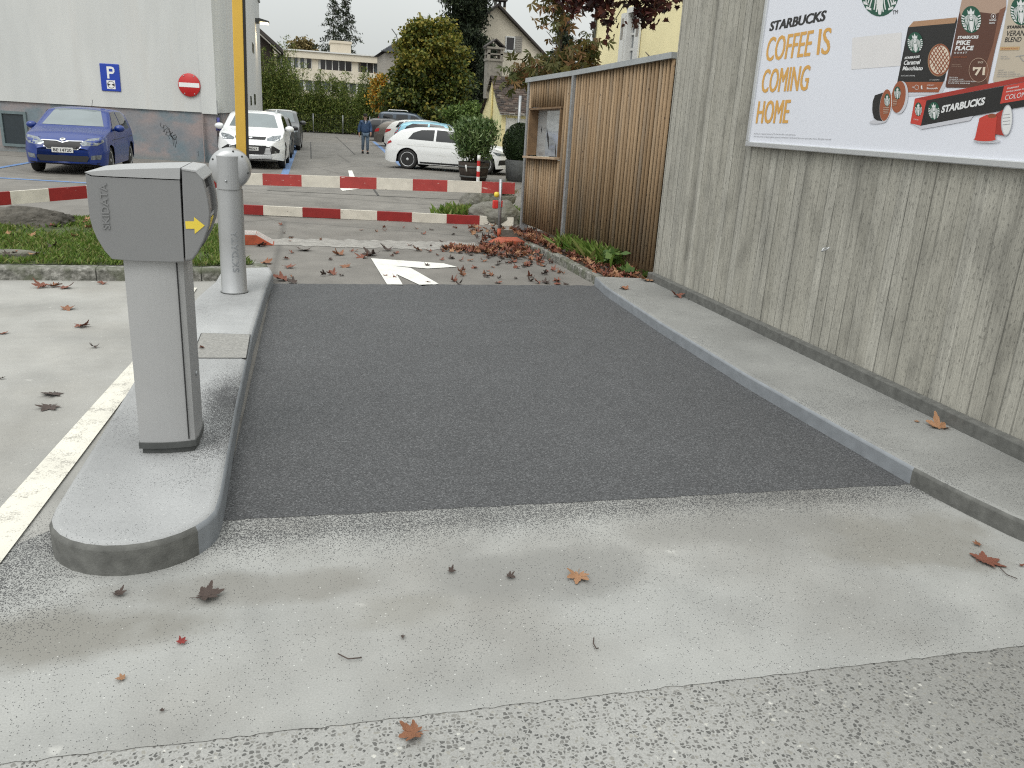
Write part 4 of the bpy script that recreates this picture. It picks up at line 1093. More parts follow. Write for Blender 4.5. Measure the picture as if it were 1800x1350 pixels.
mb = MB(); mb.lathe([(.05, 0), (.05, .09), (.0, .09)], (hc.x + .015, 7.62, 1.2), (0, 1, 0), 20); mb.build('arm_hub', M['steel'], bar)

# cover plate let into the island
mb = MB(); q4 = [(-.695, 6.05), (-.362, 6.0), (-.357, 5.40), (-.69, 5.42)]
mb.prism([Vector((x, y, ZI - .01)) for x, y in q4[::-1]], (0, 0, .0145))
cp = mb.build('cover_plate', M['plate'], loc=(-.53, 5.7, ZI)); tag(cp, 'square ribbed metal cover plate let into the grey traffic island', 'manhole cover')
mb = MB()
for p, q_ in zip(q4, q4[1:] + q4[:1]): mb.bar(Vector((*p, ZI + .001)), Vector((*q_, ZI + .001)), .012, .006)
mb.build('frame_gap', M['seam'], cp)

# ================================================================== THINGS: red and white booms
def boom(name, label, p0, p1, h, th, cuts, first, group, mats, ends=(0, 1)):
    """p0,p1: top front corners; cuts: fractions where the colour changes"""
    t = thing(name, label, 'barrier boom', (p0 + p1) / 2 - Vector((0, 0, h)), 0, group)
    d = p1 - p0; bk = Vector((-d.y, d.x, 0)).normalized() * th; bk = bk if bk.y > 0 else -bk
    cs = [0] + cuts + [1]; mb = MB(); col = first
    for a_, b_ in zip(cs[:-1], cs[1:]):
        q0, q1 = p0 + d * a_, p0 + d * b_
        dn_ = Vector((0, 0, -h))
        mb.add([q0, q1, q1 + bk, q0 + bk, q0 + dn_, q1 + dn_, q1 + bk + dn_, q0 + bk + dn_], [(0,1,2,3),(4,7,6,5),(0,4,5,1),(2,6,7,3)] + ([(0,3,7,4)] if a_ == 0 else []) + ([(1,5,6,2)] if b_ == 1 else []), col); col = 1 - col
    mb.build('plank', mats, t, merge=False, bevel=0)
    return t
def depth_pt(px, py, dep): return CAM + ray(px, py) * (dep / FPX)
u0, u1 = AY(395, 303.0, 13.15), AY(905.5, 321.5, 12.28)
fr_ = lambda x: (x - 395) / 510.5
bt = boom('boom_barrier', 'long red and white plank boom held at waist height on steel posts across the lane', u0, u1, .168, .05, [fr_(x) for x in (460, 528, 595, 659.5, 723.5, 785, 846)], 1, 'red and white plank booms', [M['boomred'], M['boomwhite']])
pb_ = AY(877, 418, 12.17); 
mb = MB(); tp = AY(880.5, 315, 12.17); mb.tube([(pb_.x, pb_.y, .06), (tp.x, pb_.y, tp.z)], .026, 12); post_ = mb.build('post', M['steel'], bt)
mb = MB(); mb.tube([(pb_.x, pb_.y, .0), (pb_.x, pb_.y, .16)], .031, 12); mb.build('painted_foot', M['orange'], post_)
mb = MB(); lk = AY(871, 359, 12.12); mb.box((lk.x - .045, lk.y - .03, lk.z - .065), (lk.x + .04, lk.y + .025, lk.z + .06)); mb.build('lock_box', M['lockred'], bt, bevel=.015)
mb = MB(); mb.box((lk.x + .06, lk.y + .03, lk.z - .05), (lk.x + .12, lk.y + .075, lk.z + .055)); mb.build('lock_box', M['lockred'], bt, bevel=.012)
mb = MB(); yk = AY(873, 342, 12.12); mb.lathe([(0, -.045), (.035, -.03), (.042, 0), (.03, .035), (0, .04)], yk, (0, 0, 1), 12); mb.build('lock_cap', M['yellow'], bt)
mb = MB(); mb.tube([(u0.x + .12, u0.y + .1, 0), (u0.x + .12, u0.y + .1, .85)], .026, 10); mb.build('post', M['steel'], bt)
l0, l1 = AY(400, 360.5, 14.35), AY(903, 383.5, 13.75); l0.z = .165; l1.z = .145
bl_ = boom('ground_boom', 'red and white plank boom lying just above the asphalt behind the waist high one', l0, l1, .152, .07, [(x - 400) / 503 for x in (460, 527, 593, 657, 719, 781, 841)], 0, 'red and white plank booms', [M['boomred2'], M['boomwhite']])
for lo_, hi_ in (((l0.x + .05, l0.y + .06, 0), (l0.x + .2, l0.y + .15, .02)), ((l1.x - .5, l1.y + .08, 0), (l1.x - .35, l1.y + .17, .012))):
    mb = MB(); mb.box(lo_, hi_); mb.build('foot', M['black'], bl_)
k0, k1 = depth_pt(-140, 348, 10.2), depth_pt(385, 310, 12.75)
bo = boom('boom_barrier', 'red and white plank boom behind the dark rock, ending at the barrier post', k0, k1, .172, .05, [fr2 for fr2 in (.17, .255, .375, .50, .63, .76, .88)], 1, 'red and white plank booms', [M['boomred2'], M['boomwhite']])
for tt in (.03, .62, .97):
    p = k0.lerp(k1, tt); mb = MB(); mb.tube([(p.x, p.y + .08, 0), (p.x, p.y + .08, p.z + .03)], .026, 10); mb.build('post', M['steel'], bo)

def kerb_ramp(name, label, x0, x1, y, dy, h, sl0, sl1, ribs):
    t = thing(name, label, 'kerb block', ((x0 + x1) / 2, y, 0))
    mb = MB(); mb.prism([Vector((x0, y, 0)), Vector((x1, y, 0)), Vector((x1 - sl1, y, h)), Vector((x0 + sl0, y, h))], (0, dy, 0)); mb.build('block', M['orange'], t, bevel=.008)
    mb = MB()
    for k in range(ribs):
        yy = y + .02 + (dy - .04) * k / max(1, ribs - 1); z = h + .0
        mb.bar((x0 + sl0 + .01, yy, z + .006), (x1 - sl1 - .01, yy, z + .006), .022, .014)
        if sl1: mb.bar((x1 - sl1 - .005, yy, z + .004), (x1 - .02, yy, .018), .022, .012)
    mb.build('rib', M['oldwhite'], t) if ribs else None
    return t
g0 = G(440, 431); kerb_ramp('orange_kerb_block', 'orange kerb block with ribbed sloping top by the barrier post', g0.x - .5, g0.x + .30, g0.y, .35, .13, .1, .22, 5)
kerb_ramp('orange_kerb_block', 'orange kerb block under the steel boom post, heaped with brown leaves', 2.62, 3.22, 11.28, .42, .10, .22, .10, 0)

# ================================================================== THINGS: rocks, boulders, planters by the lot
def rock(name, label, c, r, mat, seed, cat='rock', flat=.0, ang=0, rough=.6):
    rd = random.Random(seed); bm = bmesh.new(); bmesh.ops.create_icosphere(bm, subdivisions=5, radius=1)
    from mathutils import noise
    pl = [(Vector((rd.gauss(0, 1), rd.gauss(0, 1), rd.gauss(0, .8))).normalized(), rd.uniform(.62, .9)) for _ in range(14)]
    for v in bm.verts:
        d = v.co.normalized(); k = 1 + .24 * noise.noise(d * 1.6 + Vector((seed, 0, 0))) + rough * (.14 * noise.noise(d * 4.5 + Vector((0, seed, 0))) + .09 * abs(noise.noise(d * 9)) + .05 * noise.noise(d * 19))
        if flat:
            for nr, dd in pl:
                s_ = d.dot(nr)
                if s_ > 0: k = min(k, k * (1 - flat) + flat * dd / s_)
        v.co = Vector((d.x * r[0], d.y * r[1], d.z * r[2])) * k
        v.co = Matrix.Rotation(ang, 3, 'Z') @ v.co
    me = bpy.data.meshes.new(name); bm.to_mesh(me); bm.free()
    for p in me.polygons: p.use_smooth = True
    me.materials.append(mat); o = bpy.data.objects.new(name, me); COL.objects.link(o); o.location = c; return tag(o, label, cat)
rk = G(62, 402, .2); rock('rock', 'dark craggy rock on the grass in front of the left red and white boom', (rk.x - .22, rk.y + .10, .235), (.70, .34, .205), M['rock'], 11, flat=.6, rough=1.7)
sl = G(20, 447, .16); rock('stone_slab', 'flat pale stone slab sunk in the grass bed at the left edge', (sl.x - .1, sl.y + .02, .165), (.52, .12, .045), M['boulder'], 5, flat=.6)
b1 = G(836, 384); rock('boulder', 'smaller grey boulder on the left, in the green weeds behind the booms', (b1.x + .12, b1.y + .45, .16), (.33, .30, .33), M['boulder'], 21)
b2_ = G(872, 396); rock('boulder', 'larger mossy boulder behind the steel boom post', (b2_.x + .05, b2_.y + .3, .13), (.42, .36, .26), M['boulder'], 33)
# low stone bowl with dried plants
bp = AY(872, 350, 16.2); bowl = thing('stone_bowl', 'low stone planting bowl of dried plants behind the boulders', 'plant pot', (bp.x, bp.y, 0))
mb = MB(); mb.lathe([(.16, 0), (.28, .06), (.38, .18), (.41, .30), (.36, .32), (.33, .27), (0, .25)], (bp.x, bp.y, 0), n=28); mb.build('bowl', M['boulder'], bowl)
M['dryleaf'] = island('dried_foliage', [(.10, .075, .045), (.2, .16, .1), (.09, .10, .04), (.28, .24, .17)], .8, .1)
pts = np.c_[bp.x + rng.normal(size=700) * .18, bp.y + rng.normal(size=700) * .18, .33 + np.abs(rng.normal(size=700)) * .07]
v, f = cards(pts, .12, .022); fast_mesh('dried_plants', v, f, M['dryleaf'], parent=bowl)
# barrel planter with an oleander
op = G(836, 319); op = Vector((op.x, op.y + .35, 0)); pl_ = thing('barrel_planter', 'bushy green oleander in a dark half barrel planter in front of the white hatchback', 'potted shrub', op)
mb = MB(); mb.lathe([(.36, 0), (.43, .25), (.46, .52), (.43, .53), (.41, .47), (0, .46)], op, n=30); pot = mb.build('barrel', plain('dark_barrel_staves', (.035, .024, .018), .8, var=.4, vs=14, bump=.5, bs=25), pl_)
mb = MB()
for z, r in ((.12, .403), (.40, .452)): mb.lathe([(r, z - .025), (r + .008, z - .025), (r + .008, z + .025), (r, z + .025)], op, n=30)
mb.build('barrel_hoop', M['foot'], pot)
M['oleander'] = island('oleander_leaves', [(.035, .075, .02), (.08, .14, .042), (.135, .20, .065), (.21, .27, .12)], .45, .15, .5)
blobs = [(op.x, op.y, 1.25, .62, .6, .50), (op.x + .2, op.y, 1.48, .36, .4, .30), (op.x - .28, op.y, 1.40, .34, .4, .30), (op.x, op.y, .85, .45, .45, .32), (op.x - .1, op.y - .1, 1.2, .5, .4, .4)]
pts, ctr = clump_points(blobs, 420, 19, .085, .55); v, f = cards(pts, .15, .038, -.5, np.tile(np.array([[op.x, op.y, .6]]), (len(pts), 1))); fast_mesh('foliage', v, f, M['oleander'], parent=pl_)
mb = MB()
for k in range(11):
    a = k * 2.4; r = .10 + .02 * k; mb.tube([(op.x + r * .6 * math.cos(a), op.y + r * .6 * math.sin(a), .45), (op.x + r * 1.3 * math.cos(a), op.y + r * 1.3 * math.sin(a), .95), (op.x + r * 2.6 * math.cos(a), op.y + r * 2.6 * math.sin(a), 1.45)], [.018, .014, .005], 5)
mb.build('stem', M['bark'], pl_)
# red and white marker post
mp = AY(840, 319, 23.6); t = thing('marker_post', 'short red and white striped marker post beside the barrel planter', 'post', (mp.x, 23.6, 0))
mb = MB()
for k in range(5): mb.tube([(mp.x, 23.6, .0 + k * .15), (mp.x, 23.6, .0 + (k + 1) * .15)], .05, 12, k % 2, caps=(k == 4))
mb.build('pole', [M['signwhite'], M['signred']], t)
mb = MB(); mb.tube([(AY(819.5, 310, 23.75).x, 23.72, .28), (AY(818, 298, 23.75).x, 23.70, .46)], .02, 8, 0); ws_ = mb.build('reflector_strip', M['signwhite'], pot)
# clipped box ball in a grey tub
xp = AY(912, 318, 24.6); t = thing('box_planter', 'clipped round dark green box shrub in a grey tub beside the fence', 'potted shrub', (xp.x, 24.6, 0))
mb = MB(); mb.lathe([(.40, 0), (.43, .4), (.44, .62), (.40, .63), (.38, .56), (0, .55)], (xp.x, 24.6, 0), n=28); mb.build('tub', plain('grey_timber_tub', (.10, .105, .105), .8, var=.3, vs=14), t)
M['box'] = island('box_leaves', [(.010, .022, .008), (.022, .042, .013), (.04, .07, .02)], .6, .1)
d_ = unit(rng.normal(size=(9000, 3))); rr = 1 - .25 * rng.random((9000, 1)) ** 2
pts = np.array([[xp.x, 24.6, 1.08]]) + d_ * rr * np.array([.56, .56, .62]); v, f = cards(pts, .05, .03); fast_mesh('foliage', v, f, M['box'], parent=t)
mb = MB(); mb.ball((xp.x, 24.6, 1.06), (.47, .47, .52), 16); mb.build('stem', M['box'], t)

# ================================================================== THINGS: big white building on the left
BA, BB, BC = Vector((-19, 31.3, 0)), Vector((-2.9, 27.3, 0)), Vector((-2.28, 27.12, 0))
BD = Vector((AY(461.5, 190, 62).x, 62, 0))
HB = 8.3
def plane_pt(px, py, P, Q, off=0.0):
    d = (Q - P).normalized(); nr = Vector((-d.y, d.x, 0)); nr = nr if (CAM - P).xy.to_3d().dot(nr) > 0 else -nr
    v = ray(px, py); return CAM + v * ((P + nr * off - CAM).dot(nr) / v.dot(nr))
bld = thing('white_building', 'large windowless white rendered building with a graffiti washed plinth on the left', 'building', BC)
zb0, zb1 = plane_pt(0, 176, BA, BB).z, plane_pt(345, 198, BA, BB).z; zb = (zb0 + zb1) / 2
back = [Vector((-22, 64, 0)), Vector((-22, 32, 0))]
mb = MB(); ring_ = [BA, BC, BD] + back[:1] + back[1:]
mb.prism([p + Vector((0, 0, zb)) for p in ring_], (0, 0, HB - zb)); mb.build('wall', M['render'], bld)
nA = Vector((BC.y - BA.y, -(BC.x - BA.x), 0)).normalized(); nA = nA if nA.y < 0 else -nA
nD = Vector((1, .02, 0))
mb = MB(); ins_ = .07
pb = [BA - nA * ins_, BC - nA * ins_ - nD * ins_, BD - nD * ins_, back[0], back[1]]
mb.prism([p for p in pb], (0, 0, zb)); mb.build('plinth', M['plinth'], bld)
# slight fold in the facade, panel strip proud of the wall near the corner
mb = MB(); e0, e1 = plane_pt(350, 100, BA, BB), BC
mb.prism([Vector((p.x, p.y, zb - .03)) + nA * o for p, o in ((e0, .002), (e1, .002), (e1, .05), (e0, .05))], (0, 0, HB - zb)); mb.build('corner_panel', M['render'], bld)
mb = MB(); mb.box((e0.x - .012, e0.y - .14, 0), (e0.x + .012, e0.y - .02, zb - .04)); mb.build('downpipe', plain('grey_pink_pipe', (.30, .25, .24), .6), bld)
# parapet railing along the side wall roof edge
mb = MB()
for k in range(36):
    p = BC.lerp(BD, k / 35); mb.bar((p.x - .15, p.y, HB), (p.x - .15, p.y, HB + 1.05), .05, .05)
for z in (HB + .1, HB + .55, HB + 1.05): mb.bar((BC.x - .15, BC.y, z), (BD.x - .15, BD.y, z), .05, .05)
mb.box((BC.x - 1.0, BC.y, HB), (BC.x - .2, BC.y + .1, HB + 1)); 
mb.add([BC + Vector((-.18, 0, HB + .05)), BD + Vector((-.18, 0, HB + .05)), BD + Vector((-.18, 0, HB + 1.0)), BC + Vector((-.18, 0, HB + 1.0))], [(0,1,2,3)])
mb.build('roof_railing', M['foot'], bld)
mb = MB(); mb.prism([BC + Vector((-.3, 0, HB)), BC + Vector((.10, 0, HB)), BD + Vector((.10, 0, HB)), BD + Vector((-.3, 0, HB))], (0, 0, .12)); mb.build('roof_edge', M['zinc'], bld)
def side_pt(px, py, off=0): return plane_pt(px, py, BC, BD, off)
for (xa, ya, xb, yb) in ((443.5, 74, 447, 95), (440.5, 169, 443, 185), (447, 165, 450, 184)):
    p, q_ = side_pt(xa, ya, .02), side_pt(xb, yb, .02); z0, z1 = sorted((p.z, q_.z)); mb = MB()
    mb.prism([Vector((p.x, p.y, z0)), Vector((q_.x, q_.y, z0)), Vector((q_.x, q_.y, z1)), Vector((p.x, p.y, z1))], (-.05, 0, 0)); mb.build('slit_window', M['glassdark'], bld)
lp = side_pt(449, 36, 0.0)
mb = MB(); mb.box((lp.x - .05, lp.y - .5, lp.z - .14), (lp.x + .22, lp.y + .5, lp.z + .10)); mb.prism([Vector((lp.x + .2, lp.y - .55, lp.z + .12)), Vector((lp.x + .80, lp.y - .55, lp.z - .02)), Vector((lp.x + .78, lp.y - .55, lp.z - .10)), Vector((lp.x + .2, lp.y - .55, lp.z - .06))], (0, 1.1, 0)); lampo = mb.build('wall_lamp', M['foot'], bld)
ml, ntl, bl2 = new_mat('lit_lamp_glass'); bl2.inputs['Emission Color'].default_value = (1, .82, .5, 1); bl2.inputs['Emission Strength'].default_value = 9
mb = MB(); mb.box((lp.x + .28, lp.y - .45, lp.z - .15), (lp.x + .74, lp.y + .45, lp.z - .11)); mb.build('lamp_glass', ml, lampo)
pl2 = bpy.data.lights.new('wall_lamp_light', 'SPOT'); pl2.energy = 220; pl2.color = (1, .80, .55); pl2.spot_size = R(110); pl2.shadow_soft_size = .25
plo = bpy.data.objects.new('wall_lamp_light', pl2); COL.objects.link(plo); plo.location = (lp.x + .45, lp.y, lp.z - .25)
# vent opening in the plinth
va = [plane_pt(x, y, BA, BB, -.05) for x, y in ((3, 198), (44, 199), (51, 254), (9, 254))]
zz0, zz1 = min(p.z for p in va), max(p.z for p in va); pa, pb2 = va[3], va[2]; dx = (pb2 - pa); dx.z = 0
c_ = Vector(((pa.x + pb2.x) / 2, (pa.y + pb2.y) / 2, (zz0 + zz1) / 2)); hw = dx.length / 2; dxn = dx.normalized()
mb = MB(); mb.obox(c_ + nA * .012, dxn * hw, nA * .012, Vector((0, 0, (zz1 - zz0) / 2))); vent = mb.build('cellar_window', plain('dark_cellar_pane', (.025, .035, .042), .35), bld)
mb = MB()
for sx in (-1, 1): mb.obox(c_ + dxn * sx * (hw - .0) + nA * .03, dxn * .04, nA * .035, Vector((0, 0, (zz1 - zz0) / 2 + .04)))
for sz in (-1, 1): mb.obox(c_ + Vector((0, 0, sz * (zz1 - zz0) / 2)) + nA * .03, dxn * (hw - .041), nA * .034, Vector((0, 0, .04)))
mb.build('window_frame', plain('blue_grey_frame', (.13, .17, .18), .6), vent)
# spray tag on the plinth
def zz(x, y): return plane_pt(x / 3.75, y / 3.75, BA, BB, -.045)
mb = MB()
for st in ([(1062, 808), (1058, 830), (1075, 845), (1090, 822), (1112, 850)], [(1078, 825), (1085, 870)], [(1075, 868), (1100, 845)], [(1095, 885), (1108, 840), (1135, 905)], [(1100, 872), (1128, 868)], [(1118, 845), (1122, 892)], [(1092, 885), (1112, 895), (1118, 915)],
           [(1140, 872), (1118, 890), (1150, 915)], [(1142, 895), (1135, 908), (1142, 922), (1158, 918), (1165, 902), (1158, 888), (1142, 895)], [(1148, 898), (1150, 910), (1158, 906)], [(1140, 920), (1146, 960)], [(1152, 922), (1158, 972)], [(1162, 915), (1165, 950)], [(1128, 870), (1132, 885)], [(1302, 1005), (1310, 998), (1308, 1030)]):
    pts_ = [zz(*p) for p in st]; mb.tube(pts_, .020, 5, caps=True)
mb.build('spray_tag', M['ink'], bld)
mb = MB()
for st in ([(1437, 775), (1442, 820)], [(1442, 815), (1430, 835), (1433, 860)], [(1442, 815), (1453, 835), (1452, 862)]): mb.tube([zz(*p) for p in st], .045, 5)
mb.build('spray_tag', plain('blue_spray', (.08, .085, .3), .7), bld)
# signs on the white wall
def sign_plate(corners, off, name, label, mat, th=.025):
    P4 = [plane_pt(x, y, BA, BB, off) for x, y in corners]
    # square it up in the wall plane
    z0 = (P4[2].z + P4[3].z) / 2; z1 = (P4[0].z + P4[1].z) / 2; L = (P4[0] + P4[3]) / 2; Rr = (P4[1] + P4[2]) / 2; L.z = Rr.z = 0
    t = thing(name, label, 'sign', (L + Rr) / 2 + Vector((0, 0, z0)))
    mb = MB(); mb.prism([L + Vector((0, 0, z0)), Rr + Vector((0, 0, z0)), Rr + Vector((0, 0, z1)), L + Vector((0, 0, z1))], -nA * th); mb.build('plate', mat, t, bevel=.012)
    return t, L, Rr, z0, z1
t, L, Rr, z0, z1 = sign_plate([(174.5, 111), (208.5, 113), (212.5, 161), (178.5, 159.5)], .05, 'parking_sign', 'blue parking sign with white P and disc symbol on the white wall', M['signblue'])
def S(u, v, o=.004): return L.lerp(Rr, u) + Vector((0, 0, z0 + (z1 - z0) * v)) + nA * o
mb = MB()
P_out = [(.36, .46), (.36, .90), (.62, .90), (.71, .86), (.74, .78), (.71, .69), (.62, .65), (.48, .65), (.48, .46)]
mb.flat([S(.36, .46), S(.36, .90), S(.47, .90), S(.47, .46)]); mb.flat([S(.47, .90), S(.63, .90), S(.63, .82), S(.47, .82)]); mb.flat([S(.47, .715), S(.63, .715), S(.63, .635), S(.47, .635)])
mb.flat([S(.63, .90), S(.72, .87), S(.76, .80), S(.76, .735), S(.72, .665), S(.63, .635), S(.63, .70), S(.655, .72), S(.665, .765), S(.655, .81), S(.63, .82)])
mb.build('letter', M['signwhite'], t)
mb = MB(); mb.flat([S(.30, .08), S(.74, .08), S(.74, .40), S(.30, .40)]); sq = mb.build('disc_symbol', M['signwhite'], t)
mb = MB(); rr_ = []
for k in range(28):
    a = 2 * PI * k / 28; rr_.append((S(.52 + .19 * math.cos(a), .24 + .135 * math.sin(a), .007), S(.52 + .165 * math.cos(a), .24 + .117 * math.sin(a), .007)))
for k in range(28):
    j = (k + 1) % 28; mb.add([rr_[k][0], rr_[j][0], rr_[j][1], rr_[k][1]], [(0, 1, 2, 3)])
mb.flat([S(.36, .29, .007), S(.36, .19, .007), S(.50, .24, .007)]); mb.flat([S(.68, .29, .007), S(.68, .19, .007), S(.54, .24, .007)])
mb.build('disc_mark', M['ink'], sq)
nc = plane_pt(333, 149.5, BA, BB, .06); rN = (plane_pt(333, 129, BA, BB, .06).z - plane_pt(333, 170, BA, BB, .06).z) / 2
t = thing('no_entry_sign', 'round red no entry sign with a white bar on the white wall', 'sign', nc - Vector((0, 0, rN)))
mb = MB(); mb.lathe([(rN, 0), (rN, .02), (rN - .01, .028), (0, .028)], nc, nA, 40); mb.build('plate', M['signred'], t)
mb = MB(); dn2 = (BB - BA).normalized(); mb.obox(nc + nA * .030, dn2 * rN * .92, nA * .003, Vector((0, 0, rN * .19))); mb.build('bar', M['signwhite'], t)
for k in range(4): mb = MB(); mb.lathe([(.018, .029), (.018, .034), (0, .034)], nc + dn2 * rN * .45 * (1 if k % 2 else -1) + Vector((0, 0, rN * (.75 if k > 1 else -.75))), nA, 8); mb.build('bolt', M['steel'], t)
t_, L_, R_, za_, zb_ = sign_plate([(378, 176), (381.5, 176), (383, 199), (379.5, 199)], .06, 'small_wall_plate', 'narrow grey lettered plate near the building corner above the white off roader', M['steel'])

# ================================================================== THINGS: houses behind the lot
def gable_house(name, label, x0, x1, y0, y1, ze, zr, axis, wmat, rmat, over=.4, cat='house', th=.18):
    """axis 'x': ridge along x; 'y': ridge along y"""
    t = thing(name, label, cat, ((x0 + x1) / 2, y0, 0))
    mb = MB()
    if axis == 'x':
        ym = (y0 + y1) / 2; mb.prism([Vector((x0, y0, 0)), Vector((x0, y1, 0)), Vector((x0, y1, ze)), Vector((x0, ym, zr)), Vector((x0, y0, ze))], (x1 - x0, 0, 0))
    else:
        xm = (x0 + x1) / 2; mb.prism([Vector((x0, y0, 0)), Vector((x1, y0, 0)), Vector((x1, y0, ze)), Vector((xm, y0, zr)), Vector((x0, y0, ze))], (0, y1 - y0, 0))
    mb.build('wall', wmat, t)
    mb = MB()
    if axis == 'x':
        k = (zr - ze) / (ym - y0)
        for s_ in (-1, 1):
            ye = ym + s_ * (ym - y0 + over); zee = ze - k * over
            mb.prism([Vector((x0 - over, ym, zr + .02)), Vector((x0 - over, ye, zee + .02)), Vector((x0 - over, ye, zee + th)), Vector((x0 - over, ym, zr + th * 1.3))], (x1 - x0 + 2 * over, 0, 0))
    else:
        k = (zr - ze) / (xm - x0)
        for s_ in (-1, 1):
            xe = xm + s_ * (xm - x0 + over); zee = ze - k * over
            mb.prism([Vector((xm, y0 - over, zr + .02)), Vector((xe, y0 - over, zee + .02)), Vector((xe, y0 - over, zee + th)), Vector((xm, y0 - over, zr + th * 1.3))], (0, y1 - y0 + 2 * over, 0))
    rf = mb.build('roof', rmat, t); return t, rf
def window_on(t, c, ux, uz, nrm, frame=.06, glass=None, shutter=None, mull=True, depth=.1):
    """c centre, ux half-width vector, uz half-height vector"""
    mb = MB(); ul, vl = ux.normalized(), uz.normalized()
    for s_ in (-1, 1):
        mb.obox(c + ux * s_ + nrm * .03, ul * frame / 2, nrm * .05, uz + vl * frame / 2); mb.obox(c + uz * s_ + nrm * .03, ux - ul * frame * .52, nrm * .048, vl * frame / 2)
    if mull: mb.obox(c + nrm * .03, ul * frame * .4, nrm * .035, uz - vl * frame * .52)
    mb.obox(c - uz - vl * frame * 1.2 + nrm * .08, ux + ul * frame * 1.3, nrm * .10, vl * frame * .55)
    wf = mb.build('window', M['whitetrim'], t)
    mb = MB(); mb.obox(c + nrm * .012, ux - ul * frame * .5, nrm * .008, uz - vl * frame * .5); mb.build('pane', glass or M['glassdark'], wf)
    return wf
# cream gabled house in the middle
hy = 70.0
ap = AY(874, 12, hy); er = AY(990, 134, hy); hwid = er.x - ap.x
ch, rf = gable_house('cream_house', 'cream gabled house with a shuttered attic window and chimney behind the dark conifer', ap.x - hwid, er.x, hy, hy + 11, er.z, ap.z, 'y', M['cream'], M['darkroof'], .5)
wc = AY(896.5, 77, hy - .02); wu = AY(905, 77, hy - .02).x - AY(890, 77, hy - .02).x
window_on(ch, wc, Vector((wu / 2, 0, 0)), Vector((0, 0, (AY(896, 64, hy).z - AY(896, 88, hy).z) / 2)), Vector((0, -1, 0)), .1, mull=False)
mb = MB(); sc_ = AY(911, 78, hy - .06); mb.box((sc_.x - wu * .42, hy - .1, sc_.z - .6), (sc_.x + wu * .42, hy - .04, sc_.z + .6))
for k in range(7): mb.box((sc_.x - wu * .36, hy - .12, sc_.z - .52 + k * .15), (sc_.x + wu * .36, hy - .101, sc_.z - .42 + k * .15))
mb.build('shutter', M['greytrim'], ch)
cpx = AY(881, 5, hy + 1.5); mb = MB(); mb.box((cpx.x - .5, hy + 1.2, ap.z - 1.5), (cpx.x + .35, hy + 2.0, cpx.z - .35)); chim = mb.build('chimney', M['beige'], rf)
mb = MB(); mb.box((cpx.x - .6, hy + 1.1, cpx.z + .12), (cpx.x + .45, hy + 2.1, cpx.z + .25))
for sx in (-.5, -.12, .28): mb.box((cpx.x + sx, hy + 1.25, cpx.z - .35), (cpx.x + sx + .08, hy + 1.95, cpx.z + .12))
mb.build('chimney_cap', M['darkroof'], chim)
# slate roofed house behind the yellowing tree
sy = 92.0; sa, sb = AY(672, 107, sy), AY(735, 50, sy)
sh = thing('slate_house', 'grey house with a sweeping dark slate roof behind the yellowing tree', 'house', (sa.x + 5, sy, 0))
mb = MB(); mb.box((sa.x + .3, sy, 0), (sa.x + 16, sy + 9, AY(672, 92, sy).z)); mb.build('wall', M['greytrim'], sh)
mb = MB(); e_ = AY(671, 90, sy - .4); m1 = AY(705, 71, sy + 2); tp_ = AY(745, 38, sy + 4)
mb.add([(e_.x, e_.y, e_.z), (sa.x + 16, e_.y, e_.z), (sa.x + 16, m1.y, m1.z), (m1.x, m1.y, m1.z), (sa.x + 13, tp_.y, tp_.z), (tp_.x, tp_.y, tp_.z), (e_.x, sy + 9.4, e_.z), (sa.x + 16, sy + 9.4, e_.z)], [(0,1,2,3), (3,2,4,5), (0,3,5,6), (5,4,7,6), (1,7,4,2)])
for k in range(12):
    z = e_.z + (m1.z - e_.z) * k / 12; y = e_.y + (m1.y - e_.y) * k / 12; x0 = e_.x + (m1.x - e_.x) * k / 12
    mb.bar((x0 - .05, y - .03, z + .05), (sa.x + 16, y - .03, z + .05), .10, .10)
mb.build('roof', M['slate'], sh)
mb = MB(); an = AY(700, 64, sy + 2); mb.tube([(an.x, an.y, an.z - .6), (an.x - .2, an.y, an.z + .1), (an.x - .7, an.y, an.z + .7)], .05, 5); mb.build('roof_antenna', M['foot'], sh)
# long flat-roofed block behind the bamboo
fy = 105.0
fA, fB = AY(440, 89, fy), AY(735, 105, fy); fzt = (fA.z + fB.z) / 2 + .15
fb_ = thing('flat_block', 'long cream flat roofed office block behind the bamboo hedge', 'building', ((fA.x + fB.x) / 2, fy, 0))
X0, X1 = fA.x, fB.x
fz = lambda py, px=600: AY(px, py, fy).z
z_w1, z_w0 = fz(107), fz(124.5); z_l1, z_l0 = fz(145), fz(163); z_eave = fz(101)
mb = MB()
for z0, z1, o in ((z_w1, fzt, -.35), (z_l1, z_w0, 0), (0, z_l0, 0)): mb.box((X0, fy + o, z0), (X1, fy + 12 + o, z1))
mb.box((X0, fy + .7, .0), (X1, fy + 11.5, fzt - .1)); mb.build('wall', M['cream'], fb_)
mb = MB(); mb.box((X0 - .2, fy - .5, fzt), (X1 + .2, fy + 12, fzt + .14)); mb.build('roof_edge', M['whitetrim'], fb_)
pA, pB = AY(582, 71, fy + 3), AY(617, 96, fy + 3); mb = MB(); mb.box((pA.x, fy + 3, fzt + .1), (pB.x, fy + 7, pA.z)); mb.box((pA.x - .12, fy + 2.88, pA.z - .25), (pB.x + .12, fy + 7.1, pA.z + .02)); mb.build('roof_house', M['beige'], fb_)
win = [(485, 4, 'curt'), (502, 8, 'l'), (513.5, 8, 'l'), (525, 8, 'l'), (537, 8, 'd'), (549, 8, 'l')] + [(561 + 11.4 * k, 10.6, 'd') for k in range(6)] + [(634, 10, 'd'), (645, 10, 'd'), (656.5, 8, 'l'), (667, 9, 'd'), (678, 9, 'd')]
